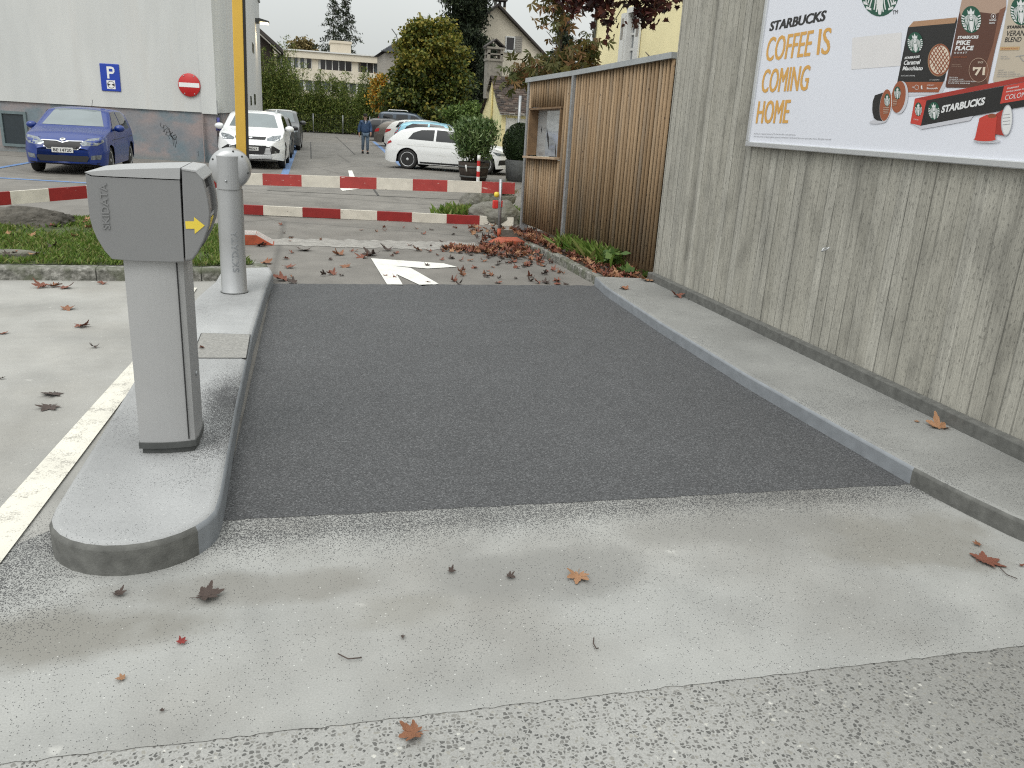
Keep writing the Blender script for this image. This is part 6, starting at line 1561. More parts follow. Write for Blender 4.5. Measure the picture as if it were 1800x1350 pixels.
# ================================================================== THINGS: cars
def interp(pts, x):
    if x <= pts[0][0]: return pts[0][1]
    for (a, va), (b, vb) in zip(pts[:-1], pts[1:]):
        if x <= b: return va + (vb - va) * (x - a) / (b - a + 1e-9)
    return pts[-1][1]
def smooth_arr(a, k):
    for _ in range(k): a = [a[0]] + [(a[i-1] + 2 * a[i] + a[i+1]) / 4 for i in range(1, len(a) - 1)] + [a[-1]]
    return a
class Car:
    """x from the rear bumper (0) to the nose (L), y to the car's left, z up; root at the middle of the wheelbase"""
    def __init__(s, name, label, loc, heading, L, W, wb, fo, wr, top, sh, paint, group=None, sill=.20, tumble=.36, nose=.62, tail=.80, roundf=.55, roundr=.40):
        s.L, s.W, s.wb, s.wr = L, W, wb, wr; s.xf = L - fo; s.xr = s.xf - wb; s.mid = (s.xf + s.xr) / 2
        s.root = thing(name, label, 'car', loc, heading, group); s.paint = paint
        n = 110; xs = [L * (.5 - .5 * math.cos(PI * (.02 + .96 * i / (n - 1)))) for i in range(n)]; xs[0] = 0; xs[-1] = L
        # even spacing in the middle, finer at the ends
        xs = sorted(set([round(L * i / 80, 4) for i in range(81)] + [round(v, 4) for v in (.01, .02, .035, .07, L - .01, L - .02, L - .035, L - .07)]))
        zt = smooth_arr([interp(top, x) for x in xs], 3); zs = smooth_arr([interp(sh, x) for x in xs], 3)
        V = []; NB, NG, NR = 9, 6, 6
        for i, x in enumerate(xs):
            df = max(0, (x - (L - roundf)) / roundf); dr = max(0, (roundr - x) / roundr)
            hw = W / 2 * (1 - (1 - nose) * df ** 2.6) * (1 - (1 - tail) * dr ** 3.0)
            zsh = min(zs[i], zt[i] - .05); zb = sill + .06 * df ** 2 + .08 * dr ** 2
            for xw in (s.xf, s.xr):
                q = (wr + .055) ** 2 - (x - xw) ** 2
                if q > 0: zb = max(zb, wr + math.sqrt(q) - .005)
            zb = min(zb, zsh - .12)
            hgt = zt[i] - zsh; wrail = max(hw * .3, hw * .965 - tumble * max(0, hgt - .1)); crown = min(.075, hgt * .5)
            row = []
            for k in range(NB + 1):
                t = k / NB; zz_ = (zb - sill) / max(.01, zsh - sill); te = zz_ + (1 - zz_) * t
                bul = .945 + .055 * math.sin(PI * min(1, te * .78 + .12)) ** .8 + (.012 if .50 < te < .62 else 0)
                row.append((hw * bul, zb + (zsh - zb) * t))
            y0 = row[-1][0]
            for k in range(1, NG + 1):
                t = k / NG; row.append((y0 + (wrail - y0) * (t ** 1.15), zsh + (hgt - crown) * t))
            for k in range(1, NR + 1):
                t = k / NR; a = t * PI / 2; row.append((wrail * math.cos(a) if k < NR else 0, zt[i] - crown + crown * math.sin(a)))
            V.append((x, row))
        s.V = V; mb = MB(); m = len(V[0][1]); idx = {}
        for i, (x, row) in enumerate(V):
            for j, (y, z) in enumerate(row):
                for sg in (1, -1):
                    if j == m - 1 and sg == -1: idx[i, j, -1] = idx[i, j, 1]; continue
                    idx[i, j, sg] = len(mb.v); mb.v.append(Vector((x - s.mid, y * sg, z)))
        for i in range(len(V) - 1):
            for j in range(m - 1):
                for sg in (1, -1):
                    f = [idx[i, j, sg], idx[i+1, j, sg], idx[i+1, j+1, sg], idx[i, j+1, sg]]
                    f = f if sg == -1 else f[::-1]; mb.f.append(f[::1]); mb.m.append(0); mb.sm.append(True)
        for i, rev in ((0, False), (len(V) - 1, True)):
            for j in range(m - 2):
                f = [idx[i, j, 1], idx[i, j, -1], idx[i, j+1, -1], idx[i, j+1, 1]]; mb.f.append(f[::-1] if not rev else f); mb.m.append(0); mb.sm.append(True)
            f = [idx[i, m-2, 1], idx[i, m-2, -1], idx[i, m-1, 1]]; mb.f.append(f[::-1] if not rev else f); mb.m.append(0); mb.sm.append(True)
        s.bvh = BVHTree.FromPolygons([tuple(v) for v in mb.v], mb.f)
        s.body = mb.build('body', paint, s.root, local=True)
        mb = MB(); zf = sill - .03
        for (xa, xb) in ((s.xr + wr * .3, s.xf - wr * .3),): mb.box((xa - s.mid, -W * .44, zf), (xb - s.mid, W * .44, zf + .32))
        mb.box((.12 - s.mid, -W * .36, zf + .06), (L - .15 - s.mid, W * .36, zf + .42)); mb.build('underbody', M['trim'], s.root, local=True)
    def hit(s, a, b, side):
        """(a,b) on the picture plane of that side -> point on the body and its normal"""
        far = 6.0
        if side in ('left', 'right'): o, d = Vector((a - s.mid, far if side == 'left' else -far, b)), Vector((0, -1 if side == 'left' else 1, 0))
        elif side == 'front': o, d = Vector((far, a, b)), Vector((-1, 0, 0))
        elif side == 'rear': o, d = Vector((-far, a, b)), Vector((1, 0, 0))
        else: o, d = Vector((a - s.mid, b, far)), Vector((0, 0, -1))
        p, nr, i, dist = s.bvh.ray_cast(o, d)
        if p is None:
            tgt = o + d * (far - .3); p, nr, i, dist = s.bvh.find_nearest(tgt)
        if nr.dot(d) > 0: nr = -nr
        return p, nr, d
    def decal(s, name, poly, side, mat, off=.005, step=.07, parent=None, thick=0):
        bm = bmesh.new(); vs = [bm.verts.new((x, y, 0)) for x, y in poly]; bm.faces.new(vs)
        for ax in (0, 1):
            lo, hi = min(p[ax] for p in poly), max(p[ax] for p in poly); k = lo + step
            while k < hi:
                no = (1, 0, 0) if ax == 0 else (0, 1, 0); co = (k, 0, 0) if ax == 0 else (0, k, 0)
                bmesh.ops.bisect_plane(bm, geom=bm.verts[:] + bm.edges[:] + bm.faces[:], plane_co=co, plane_no=no); k += step
        bmesh.ops.triangulate(bm, faces=bm.faces[:]); mb = MB(); im = {}
        for v in bm.verts:
            p, nr, d = s.hit(v.co.x, v.co.y, side); im[v] = len(mb.v); mb.v.append(p + nr * off * .7 - d * off * .5)
        for f in bm.faces: mb.f.append([im[v] for v in f.verts]); mb.m.append(0); mb.sm.append(True)
        bm.free(); return mb.build(name, mat, parent or s.root, local=True)
    def both(s, name, poly, mat, **kw):
        return [s.decal(name, poly, sd_, mat, **kw) for sd_ in ('left', 'right')]
    def mirrorpair(s, name, poly, side, mat, **kw):
        return [s.decal(name, [(y * sg, z) for y, z in poly], side, mat, **kw) for sg in (1, -1)]
    def seam(s, name, pts, side, wd=.012, mat=None, parent=None):
        mb = MB(); P = []
        for (a, b) in pts: p, nr, d = s.hit(a, b, side); P.append((p + nr * .003, nr))
        for (p, n1), (q, n2) in zip(P[:-1], P[1:]):
            t = (q - p).normalized(); w1 = t.cross(n1).normalized() * wd / 2; mb.add([p - w1, q - w1, q + w1, p + w1], [(0, 1, 2, 3)])
        return mb.build(name, mat or M['trim'], parent or s.root, local=True)
    def wheels(s, spokes=10, rimk=.70, style='five'):
        for xw in (s.xf, s.xr):
            for sg in (1, -1):
                c = Vector((xw - s.mid, sg * (s.W / 2 - .115), s.wr)); ax = Vector((0, sg, 0)); r = s.wr; rr_ = r * rimk
                mb = MB(); mb.lathe([(rr_ * .98, -.09), (r * .93, -.10), (r, -.07), (r, .06), (r * .95, .085), (rr_ * 1.03, .092), (rr_, .08)], c, ax, 32); ty = mb.build('wheel', M['tyre'], s.root, local=True)
                mb = MB(); mb.lathe([(rr_ * 1.02, .078), (rr_ * 1.0, .088), (rr_ * .93, .086), (rr_ * .90, .05), (rr_ * .88, .0)], c, ax, 32)
                u = ax.orthogonal().normalized(); v = ax.cross(u)
                for k in range(spokes):
                    a = 2 * PI * k / spokes; d = u * math.cos(a) + v * math.sin(a); e = d.cross(ax)
                    mb.obox(c + d * rr_ * .53 + ax * .066, d * rr_ * .42, e * rr_ * (.085 if spokes > 7 else .14), ax * .012)
                mb.lathe([(rr_ * .2, .05), (rr_ * .2, .08), (rr_ * .12, .085), (0, .085)], c, ax, 16); mb.build('rim', M['rim'], ty, local=True)
                mb = MB(); mb.lathe([(rr_ * .97, .02), (0, .02)], c, ax, 24); mb.build('brake_disc', M['trim'], ty, local=True)
    def mirrors(s, x, z, mat=None, r=(.09, .12, .085)):
        for sg in (1, -1):
            p, nr, d = s.hit(x, z, 'left' if sg > 0 else 'right'); c = Vector((p.x, p.y + sg * .14, z + .02)); mb = MB()
            mb.ball(c, r, 14); mb.tube([p - Vector((0, sg * .03, 0)), c - Vector((0, 0, .05))], .028, 6); mb.build('mirror', mat or s.paint, s.root, local=True)
    def plate(s, txt, z, side='front', h=.11, wd=.44):
        p, nr, d = s.hit(0, z, side); x = p.x + (.012 if side == 'front' else -.012); sg = 1 if side == 'front' else -1
        mb = MB(); mb.box((x - .012 if sg > 0 else x, -wd / 2, z - h / 2), (x if sg > 0 else x + .012, wd / 2, z + h / 2)); po = mb.build('number_plate', M['plateface'], s.root, local=True, bevel=.003)
        mb = MB(); text_on(mb, txt, (x + sg * .0025, -sg * wd * .42, z - h * .32), (0, sg * wd * .84, 0), (0, 0, h * .62), 0, .02); mb.build('plate_lettering', M['ink'], po, local=True)

def glass_set(c, side_windows, wind, rear=None, wmat=None, seams=True):
    for poly in side_windows: c.both('side_window', poly, M['carglass'])
    if wind: c.decal('windscreen', wind, 'front', wmat or M['windscreen'])
    if rear: c.decal('rear_window', rear, 'rear', M['carglass'])

H90 = -PI / 2
# blue hatchback, nose towards the barriers
top = [(0, .62), (.04, .93), (.40, 1.40), (.8, 1.455), (1.6, 1.47), (2.15, 1.44), (2.95, 1.02), (3.55, .93), (3.86, .80), (3.97, .70), (4.0, .60)]
sh = [(0, .55), (.12, .90), (1, .96), (2.9, .93), (3.5, .80), (3.9, .66), (4, .52)]
blue = Car('hatchback', 'blue hatchback with a black toothed grille, parked nose out beside the white building', (-5.10, 22.95, 0), R(-90), 4.0, 1.72, 2.47, .82, .31, top, sh, M['c_blue'], 'cars parked in the lot')
glass_set(blue, [[(.62, .99), (1.60, .97), (1.60, 1.385), (.95, 1.375), (.72, 1.28)], [(1.68, .97), (2.72, .97), (2.15, 1.37), (1.68, 1.39)]], [(-.66, 1.055), (.66, 1.055), (.50, 1.40), (.3, 1.418), (-.3, 1.418), (-.50, 1.40)], [(-.5, 1.0), (.5, 1.0), (.45, 1.32), (-.45, 1.32)])
blue.mirrorpair('headlight', [(.36, .70), (.52, .80), (.78, .84), (.81, .74), (.70, .665), (.42, .645)], 'front', M['lampglass'])
gr_ = blue.decal('grille', [(-.40, .74), (-.12, .735), (0, .70), (.12, .735), (.40, .74), (.36, .62), (.30, .575), (-.30, .575), (-.36, .62)], 'front', M['trim'])
for k in range(19): y = -.34 + .68 * k / 18; blue.seam('grille_bar', [(y, .60), (y, .72)], 'front', .010, M['dark_grey'], gr_) if k % 2 == 0 else None
blue.seam('grille_surround', [(-.41, .75), (-.12, .745), (0, .71), (.12, .745), (.41, .75), (.37, .615), (.30, .565), (-.30, .565), (-.37, .615), (-.41, .75)], 'front', .022, M['chrome'])
blue.decal('lower_intake', [(-.56, .43), (.56, .43), (.48, .30), (-.48, .30)], 'front', M['trim'])
blue.mirrorpair('fog_light', [(.58, .44), (.76, .46), (.74, .36), (.56, .35)], 'front', M['lampglass'])
blue.decal('bumper_lip', [(-.74, .275), (.74, .275), (.7, .25), (-.7, .25)], 'front', M['trim'])
p, nr, d = blue.hit(0, .775, 'front'); mb = MB(); mb.lathe([(.062, 0), (.062, .008), (.05, .014), (0, .014)], p - nr * .002, nr, 24); bd_ = mb.build('badge', M['chrome'], blue.root, local=True)
mb = MB(); nn_ = nr; u_ = Vector((0, 1, 0)); v_ = nn_.cross(u_); c_ = p + nn_ * .0145
for q_ in ([(-.03, .005), (.0, .03), (.035, .012), (.01, -.002)], [(-.035, -.008), (.028, -.014), (.02, -.028), (-.02, -.026)]): mb.flat([c_ + u_ * a + v_ * b for a, b in q_])
mb.build('badge_mark', M['dark_grey'], bd_, local=True)
blue.plate('BE\u00b714720', .545)
blue.mirrors(2.55, 1.00)
for sd_ in ('left', 'right'):
    blue.seam('door_seam', [(1.64, .30), (1.64, .98)], sd_); blue.seam('door_seam', [(2.74, .32), (2.76, .7), (2.70, .98)], sd_); blue.seam('door_handle', [(1.80, .865), (1.99, .865)], sd_, .03, M['c_blue'])
    blue.seam('crease_shade', [(.4, .80), (3.0, .76)], sd_, .012, M['seam'])  # flat dark strip painted for the shade along the body crease
blue.seam('bonnet_seam', [(-.62, .90), (-.50, .80), (.50, .80), (.62, .90)], 'front', .008)
blue.wheels(5)
mb = MB(); mb.tube([(.75 - blue.mid, 0, 1.45), (.55 - blue.mid, 0, 1.64)], .006, 5); mb.build('aerial', M['trim'], blue.root, local=True)
mb = MB(); mb.ball((2.06 - blue.mid, 0, 1.33), (.02, .11, .035), 10); mb.build('inside_mirror', M['trim'], blue.root, local=True)

# white off-roader, nose towards the barriers
top = [(0, .7), (.05, 1.02), (.30, 1.52), (.7, 1.66), (1.7, 1.69), (2.35, 1.63), (3.20, 1.17), (3.95, 1.07), (4.30, .95), (4.46, .84), (4.52, .70)]
sh = [(0, .62), (.15, 1.04), (1, 1.08), (3.1, 1.06), (3.9, .95), (4.35, .80), (4.52, .60)]
suv = Car('off_roader', 'white compact off roader facing the barriers beside the yellow barrier arm', (-1.20, 27.5, 0), R(-92), 4.52, 1.86, 2.69, .92, .36, top, sh, M['c_white'], 'cars parked in the lot', sill=.25, tumble=.32)
glass_set(suv, [[(.55, 1.14), (1.0, 1.12), (1.0, 1.52), (.75, 1.50)], [(1.06, 1.12), (1.92, 1.10), (1.92, 1.56), (1.06, 1.54)], [(1.99, 1.10), (3.0, 1.10), (2.45, 1.50), (1.99, 1.56)]], [(-.70, 1.20), (.70, 1.20), (.56, 1.57), (.32, 1.60), (-.32, 1.60), (-.56, 1.57)], [(-.5, 1.1), (.5, 1.1), (.45, 1.5), (-.45, 1.5)])
suv.mirrorpair('headlight', [(.44, .90), (.60, .98), (.82, 1.01), (.85, .90), (.74, .84), (.46, .84)], 'front', M['lampglass'])
g1 = suv.decal('grille', [(-.43, .945), (.43, .945), (.40, .865), (-.40, .865)], 'front', M['trim'])
suv.seam('grille_bar', [(-.42, .915), (.42, .915)], 'front', .022, M['chrome']); suv.seam('grille_bar', [(-.42, .878), (.42, .878)], 'front', .016, M['chrome'])
suv.decal('lower_grille', [(-.43, .70), (.43, .70), (.36, .45), (-.36, .45)], 'front', M['trim'])
suv.mirrorpair('side_intake', [(.52, .68), (.62, .70), (.80, .58), (.78, .50), (.56, .47)], 'front', M['trim'])
suv.mirrorpair('fog_light', [(.66, .56), (.74, .56), (.74, .50), (.66, .50)], 'front', M['lampglass'])
suv.decal('skid_plate', [(-.62, .40), (.62, .40), (.55, .33), (-.55, .33)], 'front', M['alu']); suv.decal('bumper_lip', [(-.72, .325), (.72, .325), (.68, .285), (-.68, .285)], 'front', M['trim'])
p, nr, d = suv.hit(0, .915, 'front'); mb = MB(); mb.lathe([(.055, 0), (.055, .01), (0, .014)], p, nr, 20); bd_ = mb.build('badge', M['chrome'], suv.root, local=True)
suv.plate('FR 48027', .60); suv.mirrors(2.78, 1.15, r=(.10, .14, .10)); suv.wheels(5)
for sd_ in ('left', 'right'):
    suv.seam('door_seam', [(1.95, .35), (1.95, 1.10)], sd_); suv.seam('door_seam', [(2.98, .4), (2.98, 1.1)], sd_); suv.seam('door_handle', [(2.1, .98), (2.3, .98)], sd_, .03, M['c_white'])
    suv.seam('wheel_arch', [(suv.xf + .43 * math.cos(a), .36 + .43 * math.sin(a)) for a in [PI * k / 10 for k in range(11)]], sd_, .05, M['trim'])
for sg in (1, -1):
    mb = MB(); mb.tube([(.5 - suv.mid, sg * .60, 1.655), (.6 - suv.mid, sg * .60, 1.725), (1.9 - suv.mid, sg * .60, 1.735), (2.1 - suv.mid, sg * .60, 1.67)], .02, 8); mb.build('roof_rail', M['alu'], suv.root, local=True)
mb = MB(); mb.ball((2.24 - suv.mid, 0, 1.50), (.02, .11, .035), 10); mb.build('inside_mirror', M['trim'], suv.root, local=True)
suv.seam('wiper', [(-.62, 1.205), (-.05, 1.26)], 'front', .02); suv.seam('wiper', [(.0, 1.205), (.5, 1.25)], 'front', .02)

def common(c, zbelt, z0=.3):
    for sd_ in ('left', 'right'):
        m = c.L * .47; c.seam('door_seam', [(m, z0), (m, zbelt)], sd_); c.seam('door_seam', [(m + 1.02, z0 + .05), (m + 1.04, zbelt)], sd_); c.seam('door_handle', [(m + .12, zbelt - .1), (m + .31, zbelt - .1)], sd_, .028, c.paint)
        c.seam('door_handle', [(m - .82, zbelt - .1), (m - .63, zbelt - .1)], sd_, .028, c.paint); c.seam('sill_trim', [(c.xr + c.wr + .1, .25), (c.xf - c.wr - .1, .25)], sd_, .06)
hatch_top = [(0, .62), (.05, .90), (.16, 1.02), (.55, 1.33), (1.0, 1.42), (1.75, 1.44), (2.3, 1.40), (3.2, .99), (3.9, .90), (4.25, .78), (4.38, .68), (4.42, .58)]
hatch_sh = [(0, .58), (.2, .93), (1.1, .97), (3.1, .91), (3.9, .80), (4.3, .64), (4.42, .5)]
def hatch_glass(c, k=1.0, wind=True):
    glass_set(c, [[(.86, 1.01), (1.75, .985), (1.75, 1.345), (1.30, 1.325), (1.02, 1.22)], [(1.83, .98), (2.98, .955), (2.35, 1.325), (1.83, 1.35)]], [(-.64, 1.04), (.64, 1.04), (.5, 1.34), (.3, 1.36), (-.3, 1.36), (-.5, 1.34)], [(-.52, 1.05), (.52, 1.05), (.47, 1.30), (-.47, 1.30)])
suv.root.scale = (1, 1, .945)
# dark cars behind the off-roader
t1 = Car('estate_car', 'black parked car right behind the white off roader, only its flank showing', (-1.02, 33.3, 0), R(-91), 4.42, 1.80, 2.65, .87, .32, hatch_top, hatch_sh, M['c_black'], 'cars parked in the lot')
hatch_glass(t1); t1.mirrorpair('headlight', [(.42, .72), (.62, .78), (.80, .78), (.78, .68), (.5, .65)], 'front', M['lampglass']); t1.wheels(5); t1.mirrors(2.8, 1.0); common(t1, .96); t1.seam('chrome_strip', [(-.5, .70), (.5, .70)], 'front', .05, M['chrome'])
vtop = [(0, .7), (.05, 1.0), (.25, 1.50), (.6, 1.62), (1.8, 1.65), (2.5, 1.58), (3.35, 1.12), (3.9, 1.0), (4.2, .88), (4.34, .72), (4.38, .6)]
vsh = [(0, .62), (.15, 1.0), (1, 1.03), (3.2, 1.02), (3.8, .9), (4.2, .75), (4.38, .55)]
def van_glass(c):
    glass_set(c, [[(.30, 1.09), (.85, 1.08), (.85, 1.47), (.48, 1.46)], [(.93, 1.08), (1.85, 1.07), (1.85, 1.51), (.93, 1.49)], [(1.93, 1.07), (3.1, 1.07), (2.5, 1.47), (1.93, 1.51)]], [(-.66, 1.16), (.66, 1.16), (.54, 1.52), (.3, 1.55), (-.3, 1.55), (-.54, 1.52)], [(-.55, 1.06), (.55, 1.06), (.5, 1.48), (-.5, 1.48)])
t2 = Car('people_carrier', 'tall dark grey car parked last in the row along the white building', (-.68, 39.6, 0), R(-92), 4.38, 1.82, 2.65, .85, .33, vtop, vsh, M['c_grey'], 'cars parked in the lot')
van_glass(t2); t2.mirrorpair('headlight', [(.42, .80), (.62, .88), (.82, .90), (.80, .78), (.5, .74)], 'front', M['lampglass']); t2.wheels(5); t2.mirrors(2.95, 1.12, M['c_grey'], (.1, .15, .09)); common(t2, 1.04); t2.decal('grille', [(-.4, .82), (.4, .82), (.36, .72), (-.36, .72)], 'front', M['trim']); t2.decal('roof_panel', [(.5, -.5), (2.3, -.5), (2.3, .5), (.5, .5)], 'top', M['c_offwhite'])

# right row, tails towards the lane
hd = R(-21)
def from_wheel(cp, W, wb, h=None):
    h = hd if h is None else h; f = Vector((math.cos(h), math.sin(h), 0)); r = Vector((f.y, -f.x, 0)); return Vector((cp.x, cp.y, 0)) + f * wb / 2 - r * (W / 2 - .1)
wh = Car('hatchback', 'white hatchback parked side on behind the barrel planter, tail towards the lane', from_wheel(G(717, 297), 1.8, 2.66, R(-27)), R(-27), 4.34, 1.80, 2.66, .83, .335, hatch_top, hatch_sh, M['c_white'], 'cars parked in the lot')
hatch_glass(wh); wh.wheels(10, .72); common(wh, .96); wh.mirrors(2.85, 1.0, r=(.085, .13, .08))
wh.both('tail_light', [(.05, .86), (.26, .93), (.30, .87), (.10, .78)], M['taillamp']); wh.mirrorpair('tail_light', [(.45, .90), (.72, .92), (.74, .78), (.47, .80)], 'rear', M['taillamp'])
wh.both('headlight', [(3.78, .76), (4.24, .70), (4.30, .64), (3.95, .64)], M['lampglass']); wh.mirrorpair('headlight', [(.42, .70), (.62, .76), (.74, .74), (.72, .64), (.46, .63)], 'front', M['lampglass'])
wh.decal('grille', [(-.38, .66), (.38, .66), (.33, .50), (-.33, .50)], 'front', M['trim']); wh.mirrorpair('side_intake', [(.46, .50), (.66, .52), (.66, .36), (.42, .32)], 'front', M['trim']); wh.decal('lower_grille', [(-.4, .38), (.4, .38), (.36, .28), (-.36, .28)], 'front', M['trim'])
wh.both('side_intake', [(4.02, .50), (4.26, .52), (4.22, .36), (3.98, .33)], M['trim'])
wh.decal('spoiler_trim', [(-.5, 1.33), (.5, 1.33), (.48, 1.31), (-.48, 1.31)], 'rear', M['trim'])
for sd_ in ('left', 'right'): wh.seam('crease_shade', [(.5, .80), (1.8, .79), (3.6, .74)], sd_, .014, M['c_offwhite']); wh.seam('crease_shade', [(.9, .42), (2.2, .50), (3.2, .56)], sd_, .012, M['c_offwhite'])  # creases drawn as flat strips, their shade put into a duller white
ctop = [(0, .7), (.05, 1.0), (.35, 1.42), (.7, 1.50), (1.5, 1.52), (2.2, 1.46), (3.0, 1.05), (3.5, .95), (3.75, .82), (3.86, .7), (3.9, .6)]
csh = [(0, .6), (.15, .95), (1, .99), (2.9, .96), (3.5, .84), (3.8, .68), (3.9, .52)]
sk = Car('small_car', 'light blue small car behind the white hatchback, only its roof and windows showing', (5.95, 35.9, 0), hd, 3.9, 1.70, 2.42, .78, .30, ctop, csh, M['c_sky'], 'cars parked in the lot')
glass_set(sk, [[(.45, 1.04), (1.5, 1.02), (1.5, 1.42), (.85, 1.40), (.6, 1.28)], [(1.58, 1.02), (2.7, 1.0), (2.15, 1.38), (1.58, 1.43)]], [(-.6, 1.09), (.6, 1.09), (.48, 1.42), (-.48, 1.42)], [(-.5, 1.05), (.5, 1.05), (.45, 1.36), (-.45, 1.36)])
sk.mirrorpair('tail_light', [(.56, 1.30), (.66, 1.24), (.72, .92), (.60, .90)], 'rear', M['taillamp']); sk.both('tail_light', [(.05, .95), (.20, 1.0), (.36, 1.28), (.28, 1.30)], M['taillamp']); sk.wheels(5); sk.mirrors(2.5, 1.05); common(sk, 1.0)
stop_ = [(0, .7), (.06, 1.0), (.42, 1.38), (.9, 1.50), (1.9, 1.55), (2.6, 1.48), (3.45, 1.06), (4.1, .95), (4.4, .82), (4.56, .7), (4.6, .6)]
ssh = [(0, .62), (.2, 1.0), (1.1, 1.06), (3.3, 1.0), (4, .86), (4.45, .7), (4.6, .52)]
ws = Car('crossover', 'pearl white crossover with red tail lamps, tail towards the walking man', from_wheel(G(707, 264), 1.86, 2.7), hd, 4.6, 1.86, 2.7, .92, .35, stop_, ssh, M['c_offwhite'], 'cars parked in the lot', sill=.24)
glass_set(ws, [[(.62, 1.10), (1.02, 1.09), (1.02, 1.40), (.80, 1.36)], [(1.10, 1.09), (1.98, 1.07), (1.98, 1.44), (1.10, 1.41)], [(2.06, 1.07), (3.2, 1.05), (2.6, 1.40), (2.06, 1.44)]], [(-.66, 1.1), (.66, 1.1), (.5, 1.43), (-.5, 1.43)], [(-.55, 1.08), (.55, 1.08), (.48, 1.36), (-.48, 1.36)])
ws.mirrorpair('tail_light', [(.50, 1.02), (.86, 1.02), (.86, .82), (.60, .84)], 'rear', M['taillamp']); ws.both('tail_light', [(.04, .98), (.42, 1.02), (.36, .92), (.06, .80)], M['taillamp']); ws.wheels(10); ws.mirrors(2.95, 1.08); common(ws, 1.06)
db = Car('hatchback', 'brown grey hatchback with dark red tail lamps beyond the pearl white crossover', from_wheel(G(684, 258), 1.8, 2.65), hd, 4.42, 1.80, 2.65, .87, .32, hatch_top, hatch_sh, M['c_brown'], 'cars parked in the lot')
hatch_glass(db); db.mirrorpair('tail_light', [(.48, .94), (.78, .94), (.78, .74), (.52, .76)], 'rear', M['taillamp']); db.both('tail_light', [(.05, .92), (.36, .96), (.34, .80), (.06, .74)], M['taillamp']); db.wheels(5); common(db, .96)
wtop = [(0, .7), (.05, .98), (.30, 1.36), (.7, 1.45), (1.9, 1.48), (2.6, 1.42), (3.45, 1.0), (4.15, .9), (4.5, .78), (4.66, .66), (4.7, .55)]
wsh = [(0, .6), (.15, .95), (1, .98), (3.3, .94), (4.1, .82), (4.5, .66), (4.7, .5)]
dwp = AY(668, 248, 54)
dw = Car('estate_car', 'black estate car with bright alloy wheels right behind the walking man', from_wheel(G(667.5, 248), 1.82, 2.7, R(-16)), R(-16), 4.7, 1.82, 2.7, .95, .34, wtop, wsh, M['c_black'], 'cars parked in the lot')
glass_set(dw, [[(.35, 1.02), (1.10, 1.0), (1.10, 1.34), (.55, 1.32)], [(1.18, 1.0), (2.02, 1.0), (2.02, 1.38), (1.18, 1.35)], [(2.1, 1.0), (3.2, .98), (2.55, 1.34), (2.1, 1.38)]], [(-.64, 1.05), (.64, 1.05), (.5, 1.37), (-.5, 1.37)], [(-.55, 1.0), (.55, 1.0), (.5, 1.30), (-.5, 1.30)]); dw.wheels(10, .74); common(dw, .98)
dw.both('tail_light', [(.03, .86), (.22, .88), (.22, 1.2), (.12, 1.2)], M['taillamp'])
vtop2 = [(0, .8), (.04, 1.2), (.10, 1.68), (.4, 1.80), (1.9, 1.84), (2.7, 1.74), (3.35, 1.22), (3.9, 1.08), (4.2, .92), (4.30, .78), (4.35, .64)]
vsh2 = [(0, .7), (.08, 1.1), (1, 1.16), (3.2, 1.12), (3.9, .96), (4.2, .8), (4.35, .6)]
vp = AY(657, 240, 60.5)
vn = Car('van', 'slate blue high roofed van with a pale roof rail behind the black estate car', (vp.x + 2.3, 58.6, .10), R(-16), 4.35, 1.82, 2.7, .85, .33, vtop2, vsh2, M['c_slate'], 'cars parked in the lot', tumble=.22)
glass_set(vn, [[(.38, 1.22), (1.12, 1.22), (1.08, 1.60), (.48, 1.60)], [(1.30, 1.22), (2.12, 1.22), (2.10, 1.62), (1.34, 1.62)], [(2.3, 1.2), (3.2, 1.2), (2.65, 1.56), (2.3, 1.60)]], [(-.66, 1.24), (.66, 1.24), (.56, 1.68), (-.56, 1.68)], None)
vn.both('tail_light', [(.01, 1.22), (.13, 1.22), (.17, 1.72), (.08, 1.72)], M['taillamp']); vn.wheels(5); common(vn, 1.16)
for sg in (1, -1):
    mb = MB(); mb.tube([(.75 - vn.mid, sg * .66, 1.80), (.8 - vn.mid, sg * .66, 1.90), (2.0 - vn.mid, sg * .66, 1.91), (2.1 - vn.mid, sg * .66, 1.82)], .028, 6); mb.build('roof_rail', M['signwhite'], vn.root, local=True)

# ================================================================== THINGS: walking man
M['skin'] = plain('skin', (.40, .235, .17), .6, var=.05)
M['jacket'] = plain('blue_quilted_jacket', (.028, .062, .135), .65, var=.22, vs=14, bump=.6, bs=22)
M['jeans'] = plain('faded_jeans', (.10, .14, .19), .85, var=.3, vs=8)
M['cap'] = plain('black_cap_cloth', (.012, .011, .011), .85)
M['shirt'] = plain('pale_check_shirt', (.28, .32, .40), .8, var=.4, vs=40)
def skin_obj(name, verts, edges, radii, mat, parent, root_i=0, sub=2):
    me = bpy.data.meshes.new(name); me.from_pydata([tuple(v) for v in verts], edges, []); me.materials.append(mat)
    o = bpy.data.objects.new(name, me); COL.objects.link(o); o.parent = parent
    md = o.modifiers.new('skin', 'SKIN'); md.use_smooth_shade = True
    for i, r in enumerate(radii):
        d = me.skin_vertices[0].data[i]; d.radius = r if isinstance(r, tuple) else (r, r); d.use_root = (i == root_i)
    sb = o.modifiers.new('sub', 'SUBSURF'); sb.levels = sub; sb.render_levels = sub
    return o
mp_ = G(642, 270); man = thing('person', 'man in a blue quilted jacket, jeans and dark cap walking towards the barriers', 'person', (mp_.x, mp_.y, 0), R(4))
